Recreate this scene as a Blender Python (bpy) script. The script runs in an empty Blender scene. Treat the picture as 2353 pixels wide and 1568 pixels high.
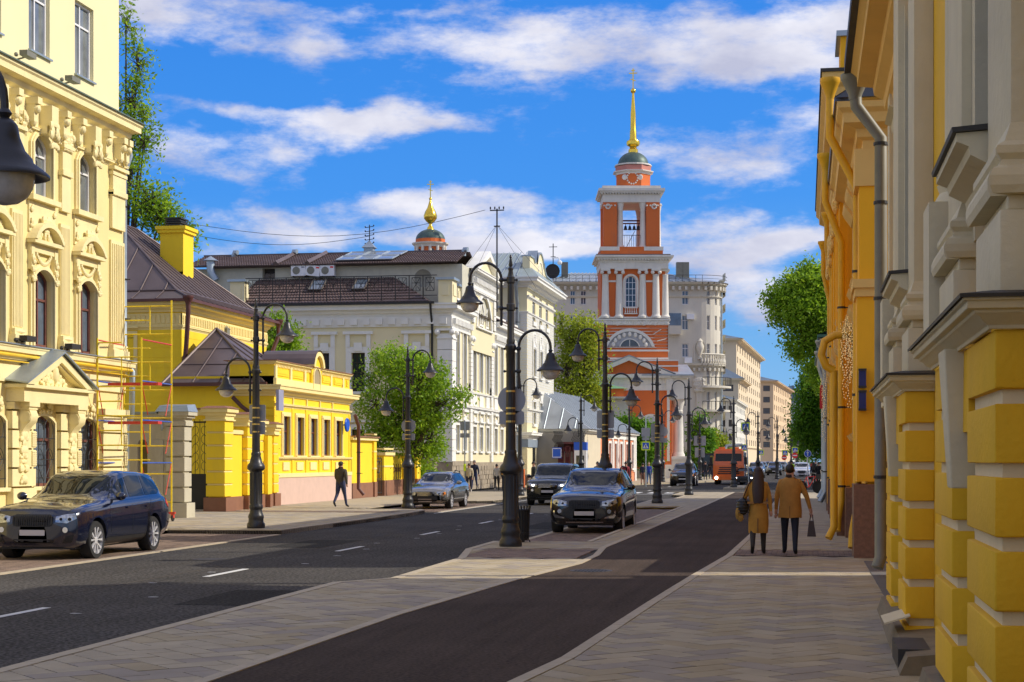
import bpy,bmesh,math,random
from mathutils import Vector,Matrix
from mathutils.bvhtree import BVHTree
R=math.radians
random.seed(7)
scn=bpy.context.scene
COL=scn.collection
FPX,CX,CY,CAMH=3850.0,1176.5,1058.0,1.95
PHI=math.atan((1850-CX)/FPX)
cd=bpy.data.cameras.new('street_camera')
cam=bpy.data.objects.new('street_camera',cd);COL.objects.link(cam)
cd.sensor_width=36;cd.lens=FPX/2353*36
cd.shift_y=(CY-784)/2353;cd.clip_start=0.1;cd.clip_end=3000
cam.location=(0,0,CAMH);cam.rotation_euler=(R(90),0,PHI)
scn.camera=cam
SUN_AZ,SUN_EL=R(100.0-90-0),R(36)
sd=bpy.data.lights.new('sun','SUN');sd.energy=4.4;sd.angle=R(0.5);sd.color=(1.0,0.92,0.78)
sun=bpy.data.objects.new('sun',sd);COL.objects.link(sun)
sv=Vector((math.cos(SUN_EL)*math.cos(SUN_AZ),math.cos(SUN_EL)*math.sin(SUN_AZ),math.sin(SUN_EL)))
sun.rotation_euler=sv.to_track_quat('Z','Y').to_euler();sun.location=(60,20,80)
vs=scn.view_settings
vs.view_transform='Standard';vs.look='None';vs.gamma=1;vs.use_curve_mapping=False;vs.exposure=0.0
world=bpy.data.worlds.new('World');scn.world=world;world.use_nodes=True
def build_world():
 nt=world.node_tree;nt.nodes.clear();N=nt.nodes.new;L=nt.links.new
 out=N('ShaderNodeOutputWorld');bg=N('ShaderNodeBackground');L(bg.outputs[0],out.inputs[0])
 sky=N('ShaderNodeTexSky');sky.sky_type='NISHITA';sky.sun_disc=False
 sky.sun_elevation=SUN_EL;sky.sun_rotation=R(90)-SUN_AZ;sky.altitude=200;sky.air_density=1.0;sky.dust_density=0.3;sky.ozone_density=2.5
 def m(op,a,b=None,c=None):
  n=N('ShaderNodeMath');n.operation=op
  for i,x in enumerate((a,b,c)):
   if x is None:continue
   if isinstance(x,(int,float)):n.inputs[i].default_value=x
   else:L(x,n.inputs[i])
  return n.outputs[0]
 tc=N('ShaderNodeTexCoord');vr=N('ShaderNodeVectorRotate');vr.rotation_type='Z_AXIS';vr.inputs['Angle'].default_value=-PHI
 L(tc.outputs['Generated'],vr.inputs['Vector']);sp=N('ShaderNodeSeparateXYZ');L(vr.outputs[0],sp.inputs[0])
 x,y,z=sp.outputs
 az=m('ARCTAN2',x,y);hyp=m('SQRT',m('ADD',m('MULTIPLY',x,x),m('MULTIPLY',y,y)))
 el=m('DIVIDE',z,m('MAXIMUM',hyp,0.02))
 cb=N('ShaderNodeCombineXYZ');L(az,cb.inputs[0]);L(el,cb.inputs[1])
 def noise(scale,det,sx,sy,off=0,rough=0.55):
  mp=N('ShaderNodeMapping');mp.inputs['Scale'].default_value=(sx,sy,1);mp.inputs['Location'].default_value=(off,off*.7,off)
  L(cb.outputs[0],mp.inputs['Vector']);n=N('ShaderNodeTexNoise');n.inputs['Scale'].default_value=scale
  n.inputs['Detail'].default_value=det;n.inputs['Roughness'].default_value=rough;L(mp.outputs[0],n.inputs['Vector']);return n.outputs['Fac']
 n1=noise(9,6,1,2.2,1.3);n2=noise(9,6,1,2.2,7.7);nf=noise(30,8,1,2.3,3.1,0.66)
 u=m('ADD',az,m('MULTIPLY',m('SUBTRACT',n1,0.5),0.10));v=m('ADD',el,m('MULTIPLY',m('SUBTRACT',n2,0.5),0.05))
 cl=[(440,85,190,48,1),(735,95,100,42,.75),(1500,95,560,85,1.05),(1750,180,330,45,.8),(1120,130,230,45,.75),(640,262,300,26,.9),(960,265,300,42,1.1),(740,310,120,32,.8),(430,375,120,60,.95),(610,370,80,45,.9),(1660,365,200,50,1.0),(1840,290,120,35,.8),(640,515,190,52,.9),(930,465,180,38,.85),(1200,505,260,52,1.0),(1650,500,230,44,.9),(1760,565,260,42,.9),(560,15,260,32,.7),(1900,60,220,70,.8),(1560,590,70,25,.7),(1720,600,90,30,.7),(820,545,300,30,.6),(1730,720,160,90,.5),(1080,430,160,30,.5),(1000,20,200,25,.5),(1300,560,200,30,.8),(1080,560,160,26,.7),(480,590,160,26,.7),(1640,640,110,36,.8),(1790,690,120,40,.75),(1880,560,90,40,.8),(1250,450,140,22,.6),(350,50,120,30,.7)]
 tot=None
 for cx,cy,rx,ry,s in cl:
  a=m('DIVIDE',m('SUBTRACT',u,(cx-CX)/FPX),rx/FPX);b=m('DIVIDE',m('SUBTRACT',v,(CY-cy)/FPX),ry/FPX)
  e=m('ADD',m('MULTIPLY',a,a),m('MULTIPLY',b,b))
  g=m('MULTIPLY',m('POWER',2.718,m('MULTIPLY',e,-1.0)),s)
  tot=g if tot is None else m('ADD',tot,g)
 gen=noise(5.5,7,1,1.6,21.0);far=m('SMOOTH_MIN',m('MAXIMUM',m('SUBTRACT',m('ABSOLUTE',az),0.32),0),0.25,0.05)
 hi=m('SMOOTH_MIN',m('MAXIMUM',m('SUBTRACT',el,0.30),0),0.25,0.05)
 rest=m('MULTIPLY',m('MULTIPLY',m('MAXIMUM',far,hi),4.0),m('MULTIPLY',m('MAXIMUM',m('SUBTRACT',gen,0.36),0),7.5))
 tot=m('ADD',tot,rest)
 nm=noise(15,5,1,2.0,11.3,.6);dens=m('ADD',m('ADD',tot,m('MULTIPLY',m('SUBTRACT',nf,0.5),1.6)),m('MULTIPLY',m('SUBTRACT',nm,0.5),1.5))
 mr=N('ShaderNodeMapRange');mr.interpolation_type='SMOOTHSTEP';mr.inputs[1].default_value=0.31;mr.inputs[2].default_value=1.35;L(dens,mr.inputs[0])
 mask=mr.outputs[0]
 gr_=N('ShaderNodeValToRGB');L(m('MULTIPLY',el,1.6),gr_.inputs[0]);e_=gr_.color_ramp.elements;e_[0].position=0;e_[0].color=(.19,.43,.74,1);e_[1].position=1;e_[1].color=(.02,.10,.50,1)
 for p_,c_ in((.10,(.11,.37,.77,1)),(.25,(.02,.25,.80,1)),(.5,(.006,.19,.74,1))):q_=e_.new(p_);q_.color=c_
 sc_=N('ShaderNodeVectorMath');sc_.operation='SCALE';L(gr_.outputs[0],sc_.inputs[0]);sc_.inputs['Scale'].default_value=9.5
 hs=N('ShaderNodeMix');hs.data_type='RGBA';hs.inputs['Factor'].default_value=.84;L(sky.outputs[0],hs.inputs['A']);L(sc_.outputs[0],hs.inputs['B'])
 sh=N('ShaderNodeMapRange');sh.inputs[1].default_value=0.35;sh.inputs[2].default_value=0.68;L(noise(12,5,1,2.0,3.6),sh.inputs[0])
 cc=N('ShaderNodeMix');cc.data_type='RGBA';cc.inputs['A'].default_value=(4.3,4.5,5.9,1);cc.inputs['B'].default_value=(7.5,7.5,8.2,1);L(sh.outputs[0],cc.inputs['Factor'])
 mx=N('ShaderNodeMix');mx.data_type='RGBA';L(mask,mx.inputs['Factor']);L(hs.outputs['Result'],mx.inputs['A']);L(cc.outputs['Result'],mx.inputs['B'])
 L(mx.outputs['Result'],bg.inputs['Color']);bg.inputs['Strength'].default_value=0.122
build_world()
_c,_s=math.cos(PHI),math.sin(PHI)
def ray(px,py):
 a=(px-CX)/FPX
 return(-_s+a*_c,_c+a*_s,(CY-py)/FPX)
def YX(px,X):r=ray(px,CY);return r[1]*X/r[0]
def ZX(px,py,X):r=ray(px,py);return CAMH+r[2]*X/r[0]
def XY(px,Y):r=ray(px,CY);return r[0]*Y/r[1]
def ZY(px,py,Y):r=ray(px,py);return CAMH+r[2]*Y/r[1]
def G(px,py,z=0.12):
 r=ray(px,py);t=(z-CAMH)/r[2];return(r[0]*t,r[1]*t)
def D(px,z):r=ray(px,CY);return(r[0]*z,r[1]*z)
ROOTLOC={}
def mk(name,data,parent=None):
 o=bpy.data.objects.new(name,data);COL.objects.link(o)
 if parent is not None:o.parent=parent
 return o
def thing(name,label,cat,loc=(0,0,0),rz=0.0,group=None):
 o=mk(name,None);o.location=loc;o.rotation_euler=(0,0,rz);o.empty_display_size=.3
 o['label']=label;o['category']=cat
 if group:o['group']=group
 return o
def tag(o,label,cat,group=None):
 o['label']=label;o['category']=cat
 if group:o['group']=group
 return o
def structure(o):o['kind']='structure';return o
def stuff(o):o['kind']='stuff';return o
def copy_tree(o,parent=None):
 c=o.copy();COL.objects.link(c);c.parent=parent
 for ch in KIDS.get(o.name,[]):copy_tree(ch,c)
 return c
KIDS={}
def top_of(p):
 while p.parent is not None:p=p.parent
 return p
class MB:
 def __init__(s,M=None):s.v=[];s.f=[];s.M=M;s.m=[];s.cm=0
 def add(s,vs,fs):
  b=len(s.v)
  if s.M is not None:vs=[tuple(s.M@Vector(p))for p in vs]
  s.v.extend(vs);s.f.extend([tuple(b+i for i in f)for f in fs]);s.m.extend([s.cm]*len(fs));return s
 def hexa(s,P):return s.add(P,[(0,3,2,1),(4,5,6,7),(0,1,5,4),(1,2,6,5),(2,3,7,6),(3,0,4,7)])
 def box(s,x0,x1,y0,y1,z0,z1):return s.hexa([(x0,y0,z0),(x1,y0,z0),(x1,y1,z0),(x0,y1,z0),(x0,y0,z1),(x1,y0,z1),(x1,y1,z1),(x0,y1,z1)])
 def fb(s,F,u0,u1,n0,n1,v0,v1):return s.hexa([F(u0,n1,v0),F(u1,n1,v0),F(u1,n0,v0),F(u0,n0,v0),F(u0,n1,v1),F(u1,n1,v1),F(u1,n0,v1),F(u0,n0,v1)])
 def fprism(s,F,poly,n0,n1):
  k=len(poly);a=sum(poly[i][0]*poly[(i+1)%k][1]-poly[(i+1)%k][0]*poly[i][1]for i in range(k))
  if a<0:poly=poly[::-1]
  vs=[F(u,n1,v)for u,v in poly]+[F(u,n0,v)for u,v in poly]
  return s.add(vs,[tuple(range(k)),tuple(range(2*k-1,k-1,-1))]+[(i,i+k,(i+1)%k+k,(i+1)%k)for i in range(k)])
 def zprism(s,poly,z0,z1):
  k=len(poly);a=sum(poly[i][0]*poly[(i+1)%k][1]-poly[(i+1)%k][0]*poly[i][1]for i in range(k))
  if a<0:poly=poly[::-1]
  vs=[(x,y,z1)for x,y in poly]+[(x,y,z0)for x,y in poly]
  return s.add(vs,[tuple(range(k)),tuple(range(2*k-1,k-1,-1))]+[(i,i+k,(i+1)%k+k,(i+1)%k)for i in range(k)])
 def profile(s,F,u0,u1,prof,mitre0=0.0,mitre1=0.0):
  k=len(prof);vs=[F(u0-n*mitre0,n,v)for n,v in prof]+[F(u1+n*mitre1,n,v)for n,v in prof]
  return s.add(vs,[tuple(range(k)),tuple(range(2*k-1,k-1,-1))]+[(i,i+k,(i+1)%k+k,(i+1)%k)for i in range(k)])
 def poly(s,pts):return s.add(pts,[tuple(range(len(pts)))])
 def tube(s,pts,r,n=8,caps=True):
  pts=[Vector(p)for p in pts];k=len(pts);rr=r if isinstance(r,(list,tuple))else[r]*k
  up=None;vs=[];fs=[]
  for i,p in enumerate(pts):
   d=(pts[min(i+1,k-1)]-pts[max(i-1,0)]).normalized()
   if up is None:up=Vector((0,0,1))if abs(d.z)<.9 else Vector((1,0,0))
   a=d.cross(up)
   if a.length<1e-5:up=Vector((1,0.3,0));a=d.cross(up)
   a.normalize();b=a.cross(d).normalized();up=b
   for j in range(n):
    t=2*math.pi*j/n;vs.append(tuple(p+(a*math.cos(t)+b*math.sin(t))*rr[i]))
  for i in range(k-1):
   for j in range(n):fs.append((i*n+j,(i+1)*n+j,(i+1)*n+(j+1)%n,i*n+(j+1)%n))
  if caps:fs.append(tuple(range(n)));fs.append(tuple(range(k*n-1,(k-1)*n-1,-1)))
  return s.add(vs,fs)
 def lathe(s,prof,cx=0,cy=0,cz=0,n=16,sx=1,sy=1,axis='Z',ph=0,caps=True):
  vs=[];fs=[];k=len(prof)
  for r,z in prof:
   for j in range(n):
    t=2*math.pi*j/n+ph;a,b=r*math.cos(t)*sx,r*math.sin(t)*sy
    vs.append((cx+a,cy+b,cz+z)if axis=='Z' else((cx+a,cy+z,cz+b)if axis=='Y' else(cx+z,cy+a,cz+b)))
  for i in range(k-1):
   for j in range(n):fs.append((i*n+j,i*n+(j+1)%n,(i+1)*n+(j+1)%n,(i+1)*n+j))
  if caps:fs.append(tuple(range(n-1,-1,-1)));fs.append(tuple(range((k-1)*n,k*n)))
  return s.add(vs,fs)
 def ball(s,c,r,n=8,m=6):
  rx,ry,rz=r if isinstance(r,(tuple,list))else(r,r,r)
  pr=[(max(1e-4,math.sin(math.pi*i/m)),-math.cos(math.pi*i/m))for i in range(m+1)]
  vs=[];fs=[]
  for q,z in pr:
   for j in range(n):t=2*math.pi*j/n;vs.append((c[0]+rx*q*math.cos(t),c[1]+ry*q*math.sin(t),c[2]+rz*z))
  for i in range(m):
   for j in range(n):fs.append((i*n+j,i*n+(j+1)%n,(i+1)*n+(j+1)%n,(i+1)*n+j))
  return s.add(vs,fs)
 def build(s,name,mat,parent=None,smooth=None,local=False):
  me=bpy.data.meshes.new(name);vs=s.v
  if parent is not None and not local:
   T=top_of(parent);l=T.location
   if T.rotation_euler[2]!=0:
    Mi=(Matrix.Translation(l)@Matrix.Rotation(T.rotation_euler[2],4,'Z')).inverted();vs=[tuple(Mi@Vector(p))for p in vs]
   elif l.length>0:lx,ly,lz=l;vs=[(x-lx,y-ly,z-lz)for x,y,z in vs]
  me.from_pydata(vs,[],s.f);me.validate(clean_customdata=False)
  for mm in(mat if isinstance(mat,(list,tuple))else[mat]):me.materials.append(mm)
  if isinstance(mat,(list,tuple))and len(me.polygons)==len(s.m):me.polygons.foreach_set('material_index',s.m)
  if smooth is not None:
   me.polygons.foreach_set('use_smooth',[True]*len(me.polygons))
   if smooth>0:me.set_sharp_from_angle(angle=R(smooth))
  o=mk(name,me,parent)
  if parent is not None:KIDS.setdefault(parent.name,[]).append(o)
  return o
def soft(o,off=.012,jit=.0,seg=2):
 bm=bmesh.new();bm.from_mesh(o.data);bmesh.ops.remove_doubles(bm,verts=bm.verts,dist=1e-5);rn=random.Random(len(bm.verts)+int(o.data.vertices[0].co.z*100))
 bmesh.ops.bevel(bm,geom=[e for e in bm.edges if len(e.link_faces)==2 and e.calc_face_angle(0)>.5],offset=off,segments=seg,affect='EDGES',profile=.6)
 if jit:
  for v in bm.verts:v.co+=Vector((rn.uniform(-jit,jit),rn.uniform(-jit,jit),rn.uniform(-jit,jit)))
 bm.to_mesh(o.data);bm.free();o.data.polygons.foreach_set('use_smooth',[True]*len(o.data.polygons));o.data.set_sharp_from_angle(angle=R(50));return o
def Frame(ax,ay,bx,by):
 U=Vector((bx-ax,by-ay,0));ln=U.length;U.normalize();Nn=Vector((U.y,-U.x,0));O=Vector((ax,ay,0))
 def F(u,n,v):return(O.x+U.x*u+Nn.x*n,O.y+U.y*u+Nn.y*n,v)
 F.len=ln;F.U=U;F.N=Nn;F.O=O
 return F
def FX(X,y0=0.0):return Frame(X,y0,X,y0+1)
def FY(Y,x0=0.0):return Frame(x0,Y,x0+1,Y)
MATS={}
def pmat(name,col,rough=0.8,metal=0.0,var=0.12,scale=1.5,bump=0.0,bscale=40.0,spec=0.5,coat=0.0,dirt=0.0,dirtcol=(0.25,0.2,0.14),trans=0.0,emit=None,streak=False,col2=None):
 if name in MATS:return MATS[name]
 m=bpy.data.materials.new(name);m.use_nodes=True;nt=m.node_tree;N=nt.nodes.new;L=nt.links.new;b=nt.nodes['Principled BSDF']
 b.inputs['Roughness'].default_value=rough;b.inputs['Metallic'].default_value=metal;b.inputs['Specular IOR Level'].default_value=spec
 b.inputs['Coat Weight'].default_value=coat;b.inputs['Coat Roughness'].default_value=0.04;b.inputs['Transmission Weight'].default_value=trans
 b.inputs['Base Color'].default_value=(*col,1)
 if emit:b.inputs['Emission Color'].default_value=(*emit[:3],1);b.inputs['Emission Strength'].default_value=emit[3]
 g=N('ShaderNodeNewGeometry')
 if var>0 or dirt>0:
  n=N('ShaderNodeTexNoise');n.inputs['Scale'].default_value=scale;n.inputs['Detail'].default_value=6;n.inputs['Roughness'].default_value=0.6;L(g.outputs['Position'],n.inputs['Vector'])
  r=N('ShaderNodeMapRange');r.inputs[1].default_value=0.25;r.inputs[2].default_value=0.75;L(n.outputs['Fac'],r.inputs[0])
  mx=N('ShaderNodeMix');mx.data_type='RGBA';L(r.outputs[0],mx.inputs['Factor'])
  c2=col2 or tuple(c*(1+var)for c in col);mx.inputs['A'].default_value=(*[c*(1-var)for c in col],1);mx.inputs['B'].default_value=(*[min(1,c)for c in c2],1)
  res=mx.outputs['Result']
  if dirt>0:
   mp=N('ShaderNodeMapping');mp.inputs['Scale'].default_value=(1,1,0.22 if streak else 1);L(g.outputs['Position'],mp.inputs['Vector'])
   n2=N('ShaderNodeTexNoise');n2.inputs['Scale'].default_value=0.9 if not streak else 2.2;n2.inputs['Detail'].default_value=9;n2.inputs['Roughness'].default_value=0.68;L(mp.outputs[0],n2.inputs['Vector'])
   r2=N('ShaderNodeMapRange');r2.inputs[1].default_value=0.52;r2.inputs[2].default_value=0.78;r2.inputs[4].default_value=dirt;L(n2.outputs['Fac'],r2.inputs[0])
   m2=N('ShaderNodeMix');m2.data_type='RGBA';L(r2.outputs[0],m2.inputs['Factor']);L(res,m2.inputs['A']);m2.inputs['B'].default_value=(*dirtcol,1);res=m2.outputs['Result']
  L(res,b.inputs['Base Color'])
 if bump>0:
  n3=N('ShaderNodeTexNoise');n3.inputs['Scale'].default_value=bscale;n3.inputs['Detail'].default_value=4;L(g.outputs['Position'],n3.inputs['Vector'])
  bp=N('ShaderNodeBump');bp.inputs['Strength'].default_value=bump;bp.inputs['Distance'].default_value=0.02;L(n3.outputs['Fac'],bp.inputs['Height']);L(bp.outputs[0],b.inputs['Normal'])
 MATS[name]=m;return m
def glassmat(name,col=(0.03,0.04,0.05),rough=0.06,wob=0.15):
 if name in MATS:return MATS[name]
 m=pmat(name,col,rough=rough,var=0.5,scale=1.3,spec=0.9,bump=wob,bscale=0.9)
 return m
STONEC=(0.62,0.55,0.42)
M=dict(asphalt=None,cream=pmat('cream_plaster',(0.80,0.67,0.30),var=.07,scale=.8,bump=.25,bscale=22,dirt=.35,dirtcol=(.72,.50,.20),streak=True),creamtrim=pmat('cream_trim',(0.82,0.71,0.37),var=.08,scale=1.5,bump=.3,bscale=18,dirt=.3,dirtcol=(.60,.44,.2),streak=True),pale=pmat('pale_cream_plaster',(0.80,0.72,0.42),var=.04,scale=.5,bump=.1,bscale=30,dirt=.12,dirtcol=(.7,.6,.4)),white=pmat('white_trim',(0.78,0.77,0.72),var=.06,scale=1.2,bump=.12,dirt=.15,dirtcol=(.5,.47,.4),streak=True),yellow=pmat('yellow_plaster',(0.90,0.64,0.02),var=.06,scale=.8,bump=.15,bscale=20,dirt=.45,dirtcol=(.66,.44,.05),streak=True),yellowtrim=pmat('pale_yellow_trim',(0.83,0.69,0.30),var=.06,scale=1.2,bump=.15,dirt=.2,dirtcol=(.6,.45,.12)),brownplinth=pmat('red_brown_plinth',(0.25,0.115,0.065),var=.15,scale=2,bump=.2,dirt=.3,dirtcol=(.18,.12,.09)),pink=pmat('pink_plinth',(0.62,0.44,0.36),var=.06,scale=3,bump=.2,dirt=.15,dirtcol=(.45,.33,.28)),greywall=pmat('old_pale_grey_plaster',(0.52,0.48,0.36),var=.1,scale=1.2,bump=.35,bscale=14,dirt=.5,dirtcol=(.28,.24,.17),streak=True),darkroof=pmat('brown_metal_roof',(0.13,0.095,0.088),rough=.42,metal=.3,var=.2,scale=.9,bump=.06,bscale=3,dirt=.25,dirtcol=(.2,.16,.14)),brownpipe=pmat('brown_pipe',(0.10,0.035,0.03),rough=.5,var=.2),zinc=pmat('zinc_metal',(0.36,0.42,0.46),rough=.38,metal=.55,var=.15,scale=1.6,bump=.05,bscale=4),zincroof=pmat('grey_metal_roof',(0.36,0.39,0.42),rough=.45,metal=.4,var=.2,scale=.7,dirt=.3,dirtcol=(.25,.22,.2)),greypipe=pmat('grey_painted_pipe',(0.20,0.195,0.15),rough=.5,var=.15,scale=3,dirt=.3,dirtcol=(.12,.1,.07)),yellowpipe=pmat('yellow_painted_pipe',(0.80,0.42,0.01),rough=.45,var=.12,scale=3,dirt=.3,dirtcol=(.5,.25,.02)),gold=pmat('gilded_metal',(0.95,0.62,0.08),rough=.22,metal=1.0,var=.1,scale=2),lampblack=pmat('black_painted_iron',(0.022,0.023,0.026),rough=.38,var=.25,scale=6,spec=.5,bump=.05,bscale=60),iron=pmat('dark_iron',(0.02,0.02,0.02),rough=.55,var=.2),glass=glassmat('dark_window_glass'),glassblue=glassmat('grey_blue_window_glass',(0.10,0.13,0.17)),glasscurt=glassmat('curtained_window_glass',(0.17,0.19,0.20),wob=.05),pvc=pmat('white_window_frame',(0.80,0.80,0.80),rough=.35,var=.02),oldwood=pmat('dark_red_wood',(0.16,0.055,0.04),rough=.7,var=.3,scale=5),darkframe=pmat('dark_brown_frame',(0.04,0.03,0.025),rough=.6,var=.2),stone=pmat('rough_plinth_stone',(0.34,0.28,0.20),var=.3,scale=2.5,bump=.8,bscale=7,dirt=.4,dirtcol=(.16,.13,.1)),slab=pmat('paving_stone',(0.41,0.35,0.25),rough=.9,spec=.2,var=.16,scale=1.6,bump=.12,bscale=60,dirt=.3,dirtcol=(.36,.24,.11)),slab2=pmat('paving_stone_grey',(0.33,0.285,0.23),rough=.9,spec=.2,var=.13,scale=2.1,bump=.12,bscale=60,dirt=.3,dirtcol=(.30,.25,.17)),slab3=pmat('paving_stone_warm',(0.38,0.315,0.205),rough=.9,spec=.2,var=.13,scale=1.3,bump=.12,bscale=60,dirt=.3,dirtcol=(.32,.21,.10)),joint=pmat('joint_sand',(0.055,0.045,0.035),rough=1,var=.2,scale=5),kerb=pmat('granite_kerb',(0.44,0.37,0.26),rough=.8,var=.14,scale=5,bump=.2,bscale=90,dirt=.25,dirtcol=(.17,.14,.11)),block=pmat('red_grey_paver',(0.25,0.175,0.13),rough=.85,var=.22,scale=4,bump=.25,bscale=70),orange=pmat('orange_plaster',(0.66,0.15,0.03),var=.07,scale=.4,bump=.1,dirt=.5,dirtcol=(.42,.14,.07),streak=True),domegreen=pmat('green_copper_scale',(0.07,0.115,0.10),rough=.5,metal=.3,var=.3,scale=2),church=pmat('church_white',(0.70,0.66,0.58),var=.1,scale=.8,dirt=.3,dirtcol=(.38,.37,.35),streak=True,bump=.1),grate=pmat('steel_grate',(.06,.055,.05),rough=.6,metal=.6),rubber=pmat('tyre_rubber',(.018,.018,.018),rough=.85,var=.2),blacktrim=pmat('black_plastic',(.012,.012,.013),rough=.45,var=.1),rim=pmat('silver_alloy',(.72,.72,.74),rough=.3,metal=.35,var=.05),chrome=pmat('bright_chrome',(.8,.8,.82),rough=.12,metal=1,var=0),carglass=pmat('tinted_car_glass',(.006,.008,.009),rough=.02,var=0,spec=.3),plate=pmat('blank_number_plate',(.52,.5,.5),rough=.5,var=.02),lampglass=pmat('lamp_lens',(.42,.44,.46),rough=.05,metal=.6,var=.6,scale=16,spec=.8),amber=pmat('amber_lens',(.75,.22,.02),rough=.15,var=.1),redlens=pmat('red_lens',(.6,.02,.02),rough=.2,var=.1),diffuser=pmat('lamp_bowl_glass',(.62,.6,.56),rough=.12,var=.25,scale=9,spec=.7),greysign=pmat('grey_sign_back',(.33,.34,.36),rough=.5,metal=.2,var=.05),whitesign=pmat('white_sign_face',(.8,.8,.8),rough=.4,var=0),bluesign=pmat('blue_sign_face',(.01,.09,.55),rough=.4,var=0),limesign=pmat('yellow_green_sign_face',(.65,.85,.02),rough=.4,var=0),blacksign=pmat('black_sign_print',(.01,.01,.01),rough=.5,var=0),redsign=pmat('red_sign_face',(.75,.02,.02),rough=.4,var=0),brass=pmat('brass_clamp',(.6,.45,.15),rough=.35,metal=.8,var=.1),roadpaint=pmat('white_road_paint',(.62,.62,.60),rough=.7,var=.1,scale=9,dirt=.35,dirtcol=(.2,.2,.2)),bark=pmat('tree_bark',(.085,.065,.045),rough=.95,var=.3,scale=6,bump=.5,bscale=30),)
def leafmat(name,c1,c2,c3):
 m=bpy.data.materials.new(name);m.use_nodes=True;nt=m.node_tree;N=nt.nodes.new;L=nt.links.new;b=nt.nodes['Principled BSDF']
 g=N('ShaderNodeNewGeometry');n=N('ShaderNodeTexNoise');n.inputs['Scale'].default_value=.7;n.inputs['Detail'].default_value=4;L(g.outputs['Position'],n.inputs['Vector'])
 a=N('ShaderNodeMath');a.operation='MULTIPLY_ADD';L(g.outputs['Random Per Island'],a.inputs[0]);a.inputs[1].default_value=.45;
 s2=N('ShaderNodeMath');s2.operation='MULTIPLY_ADD';L(n.outputs['Fac'],s2.inputs[0]);s2.inputs[1].default_value=1.1;s2.inputs[2].default_value=-.28;L(s2.outputs[0],a.inputs[2])
 r=N('ShaderNodeValToRGB');r.color_ramp.elements[0].color=(*c1,1);r.color_ramp.elements[0].position=.1;r.color_ramp.elements[1].color=(*c3,1);r.color_ramp.elements[1].position=.95
 e=r.color_ramp.elements.new(.5);e.color=(*c2,1);L(a.outputs[0],r.inputs[0]);L(r.outputs[0],b.inputs['Base Color']);b.inputs['Roughness'].default_value=.5;b.inputs['Specular IOR Level'].default_value=.3
 t=N('ShaderNodeBsdfTranslucent');hs=N('ShaderNodeHueSaturation');hs.inputs['Value'].default_value=1.5;hs.inputs['Hue'].default_value=.485;L(r.outputs[0],hs.inputs['Color']);L(hs.outputs[0],t.inputs['Color'])
 mx=N('ShaderNodeMixShader');mx.inputs[0].default_value=.5;L(b.outputs[0],mx.inputs[1]);L(t.outputs[0],mx.inputs[2]);L(mx.outputs[0],nt.nodes['Material Output'].inputs['Surface'])
 return m
M['leaf']=leafmat('fresh_green_leaves',(.10,.20,.012),(.20,.36,.02),(.36,.50,.04))
M['leafyellow']=leafmat('spring_yellow_green_leaves',(.15,.21,.015),(.28,.36,.025),(.45,.48,.05))
M['leafdark']=leafmat('deep_green_leaves',(.05,.13,.01),(.10,.25,.015),(.20,.38,.025))
def asphaltmat(name,c,spk,sc):
 m=bpy.data.materials.new(name);m.use_nodes=True;nt=m.node_tree;N=nt.nodes.new;L=nt.links.new;b=nt.nodes['Principled BSDF'];b.inputs['Roughness'].default_value=1.0;b.inputs['Specular IOR Level'].default_value=.12
 g=N('ShaderNodeNewGeometry');pos=g.outputs['Position']
 def ns(s,d,sx=1,sy=1,r=.6):
  mp=N('ShaderNodeMapping');mp.inputs['Scale'].default_value=(sx,sy,1);L(pos,mp.inputs[0]);n=N('ShaderNodeTexNoise');n.inputs['Scale'].default_value=s;n.inputs['Detail'].default_value=d;n.inputs['Roughness'].default_value=r;L(mp.outputs[0],n.inputs[0]);return n.outputs['Fac']
 def ramp(f,a,bb,c0,c1):
  r=N('ShaderNodeMapRange');r.inputs[1].default_value=a;r.inputs[2].default_value=bb;r.inputs[3].default_value=c0;r.inputs[4].default_value=c1;L(f,r.inputs[0]);return r.outputs[0]
 def mul(a,bb):
  n=N('ShaderNodeMath');n.operation='MULTIPLY';L(a,n.inputs[0]);L(bb,n.inputs[1]);return n.outputs[0]
 f=mul(ramp(ns(.35,5),.3,.7,.8,1.22),ramp(ns(sc,2),.35,.68,1-spk,1+spk*1.6))
 f=mul(f,ramp(ns(1.0,7,5.0,.16,.7),.35,.7,.86,1.2));f=mul(f,ramp(ns(3.3,6,1,1,.75),.55,.75,1,1.22))
 vm=N('ShaderNodeVectorMath');vm.operation='SCALE';vm.inputs[0].default_value=c;L(f,vm.inputs['Scale']);L(vm.outputs[0],b.inputs['Base Color'])
 bp=N('ShaderNodeBump');bp.inputs['Strength'].default_value=.5;bp.inputs['Distance'].default_value=.01;L(ns(sc,2),bp.inputs['Height']);L(bp.outputs[0],b.inputs['Normal'])
 return m
M['asphalt']=asphaltmat('road_asphalt',(.056,.052,.048),.7,19)
M['path']=asphaltmat('footway_asphalt',(.060,.044,.035),.3,26)
def arcpts(u0,u1,v,rise,n=10):
 """points of an arch from (u0,v) over to (u1,v)"""
 if rise<=0:return[(u0,v),(u1,v)]
 c=(u0+u1)/2;h=(u1-u0)/2;Rr=(h*h+rise*rise)/(2*rise);a=math.asin(min(1,h/Rr))if rise<=h else math.pi-math.asin(h/Rr)
 return[(c+Rr*math.sin(-a+2*a*i/n),v+rise-Rr+Rr*math.cos(-a+2*a*i/n))for i in range(n+1)]
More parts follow.
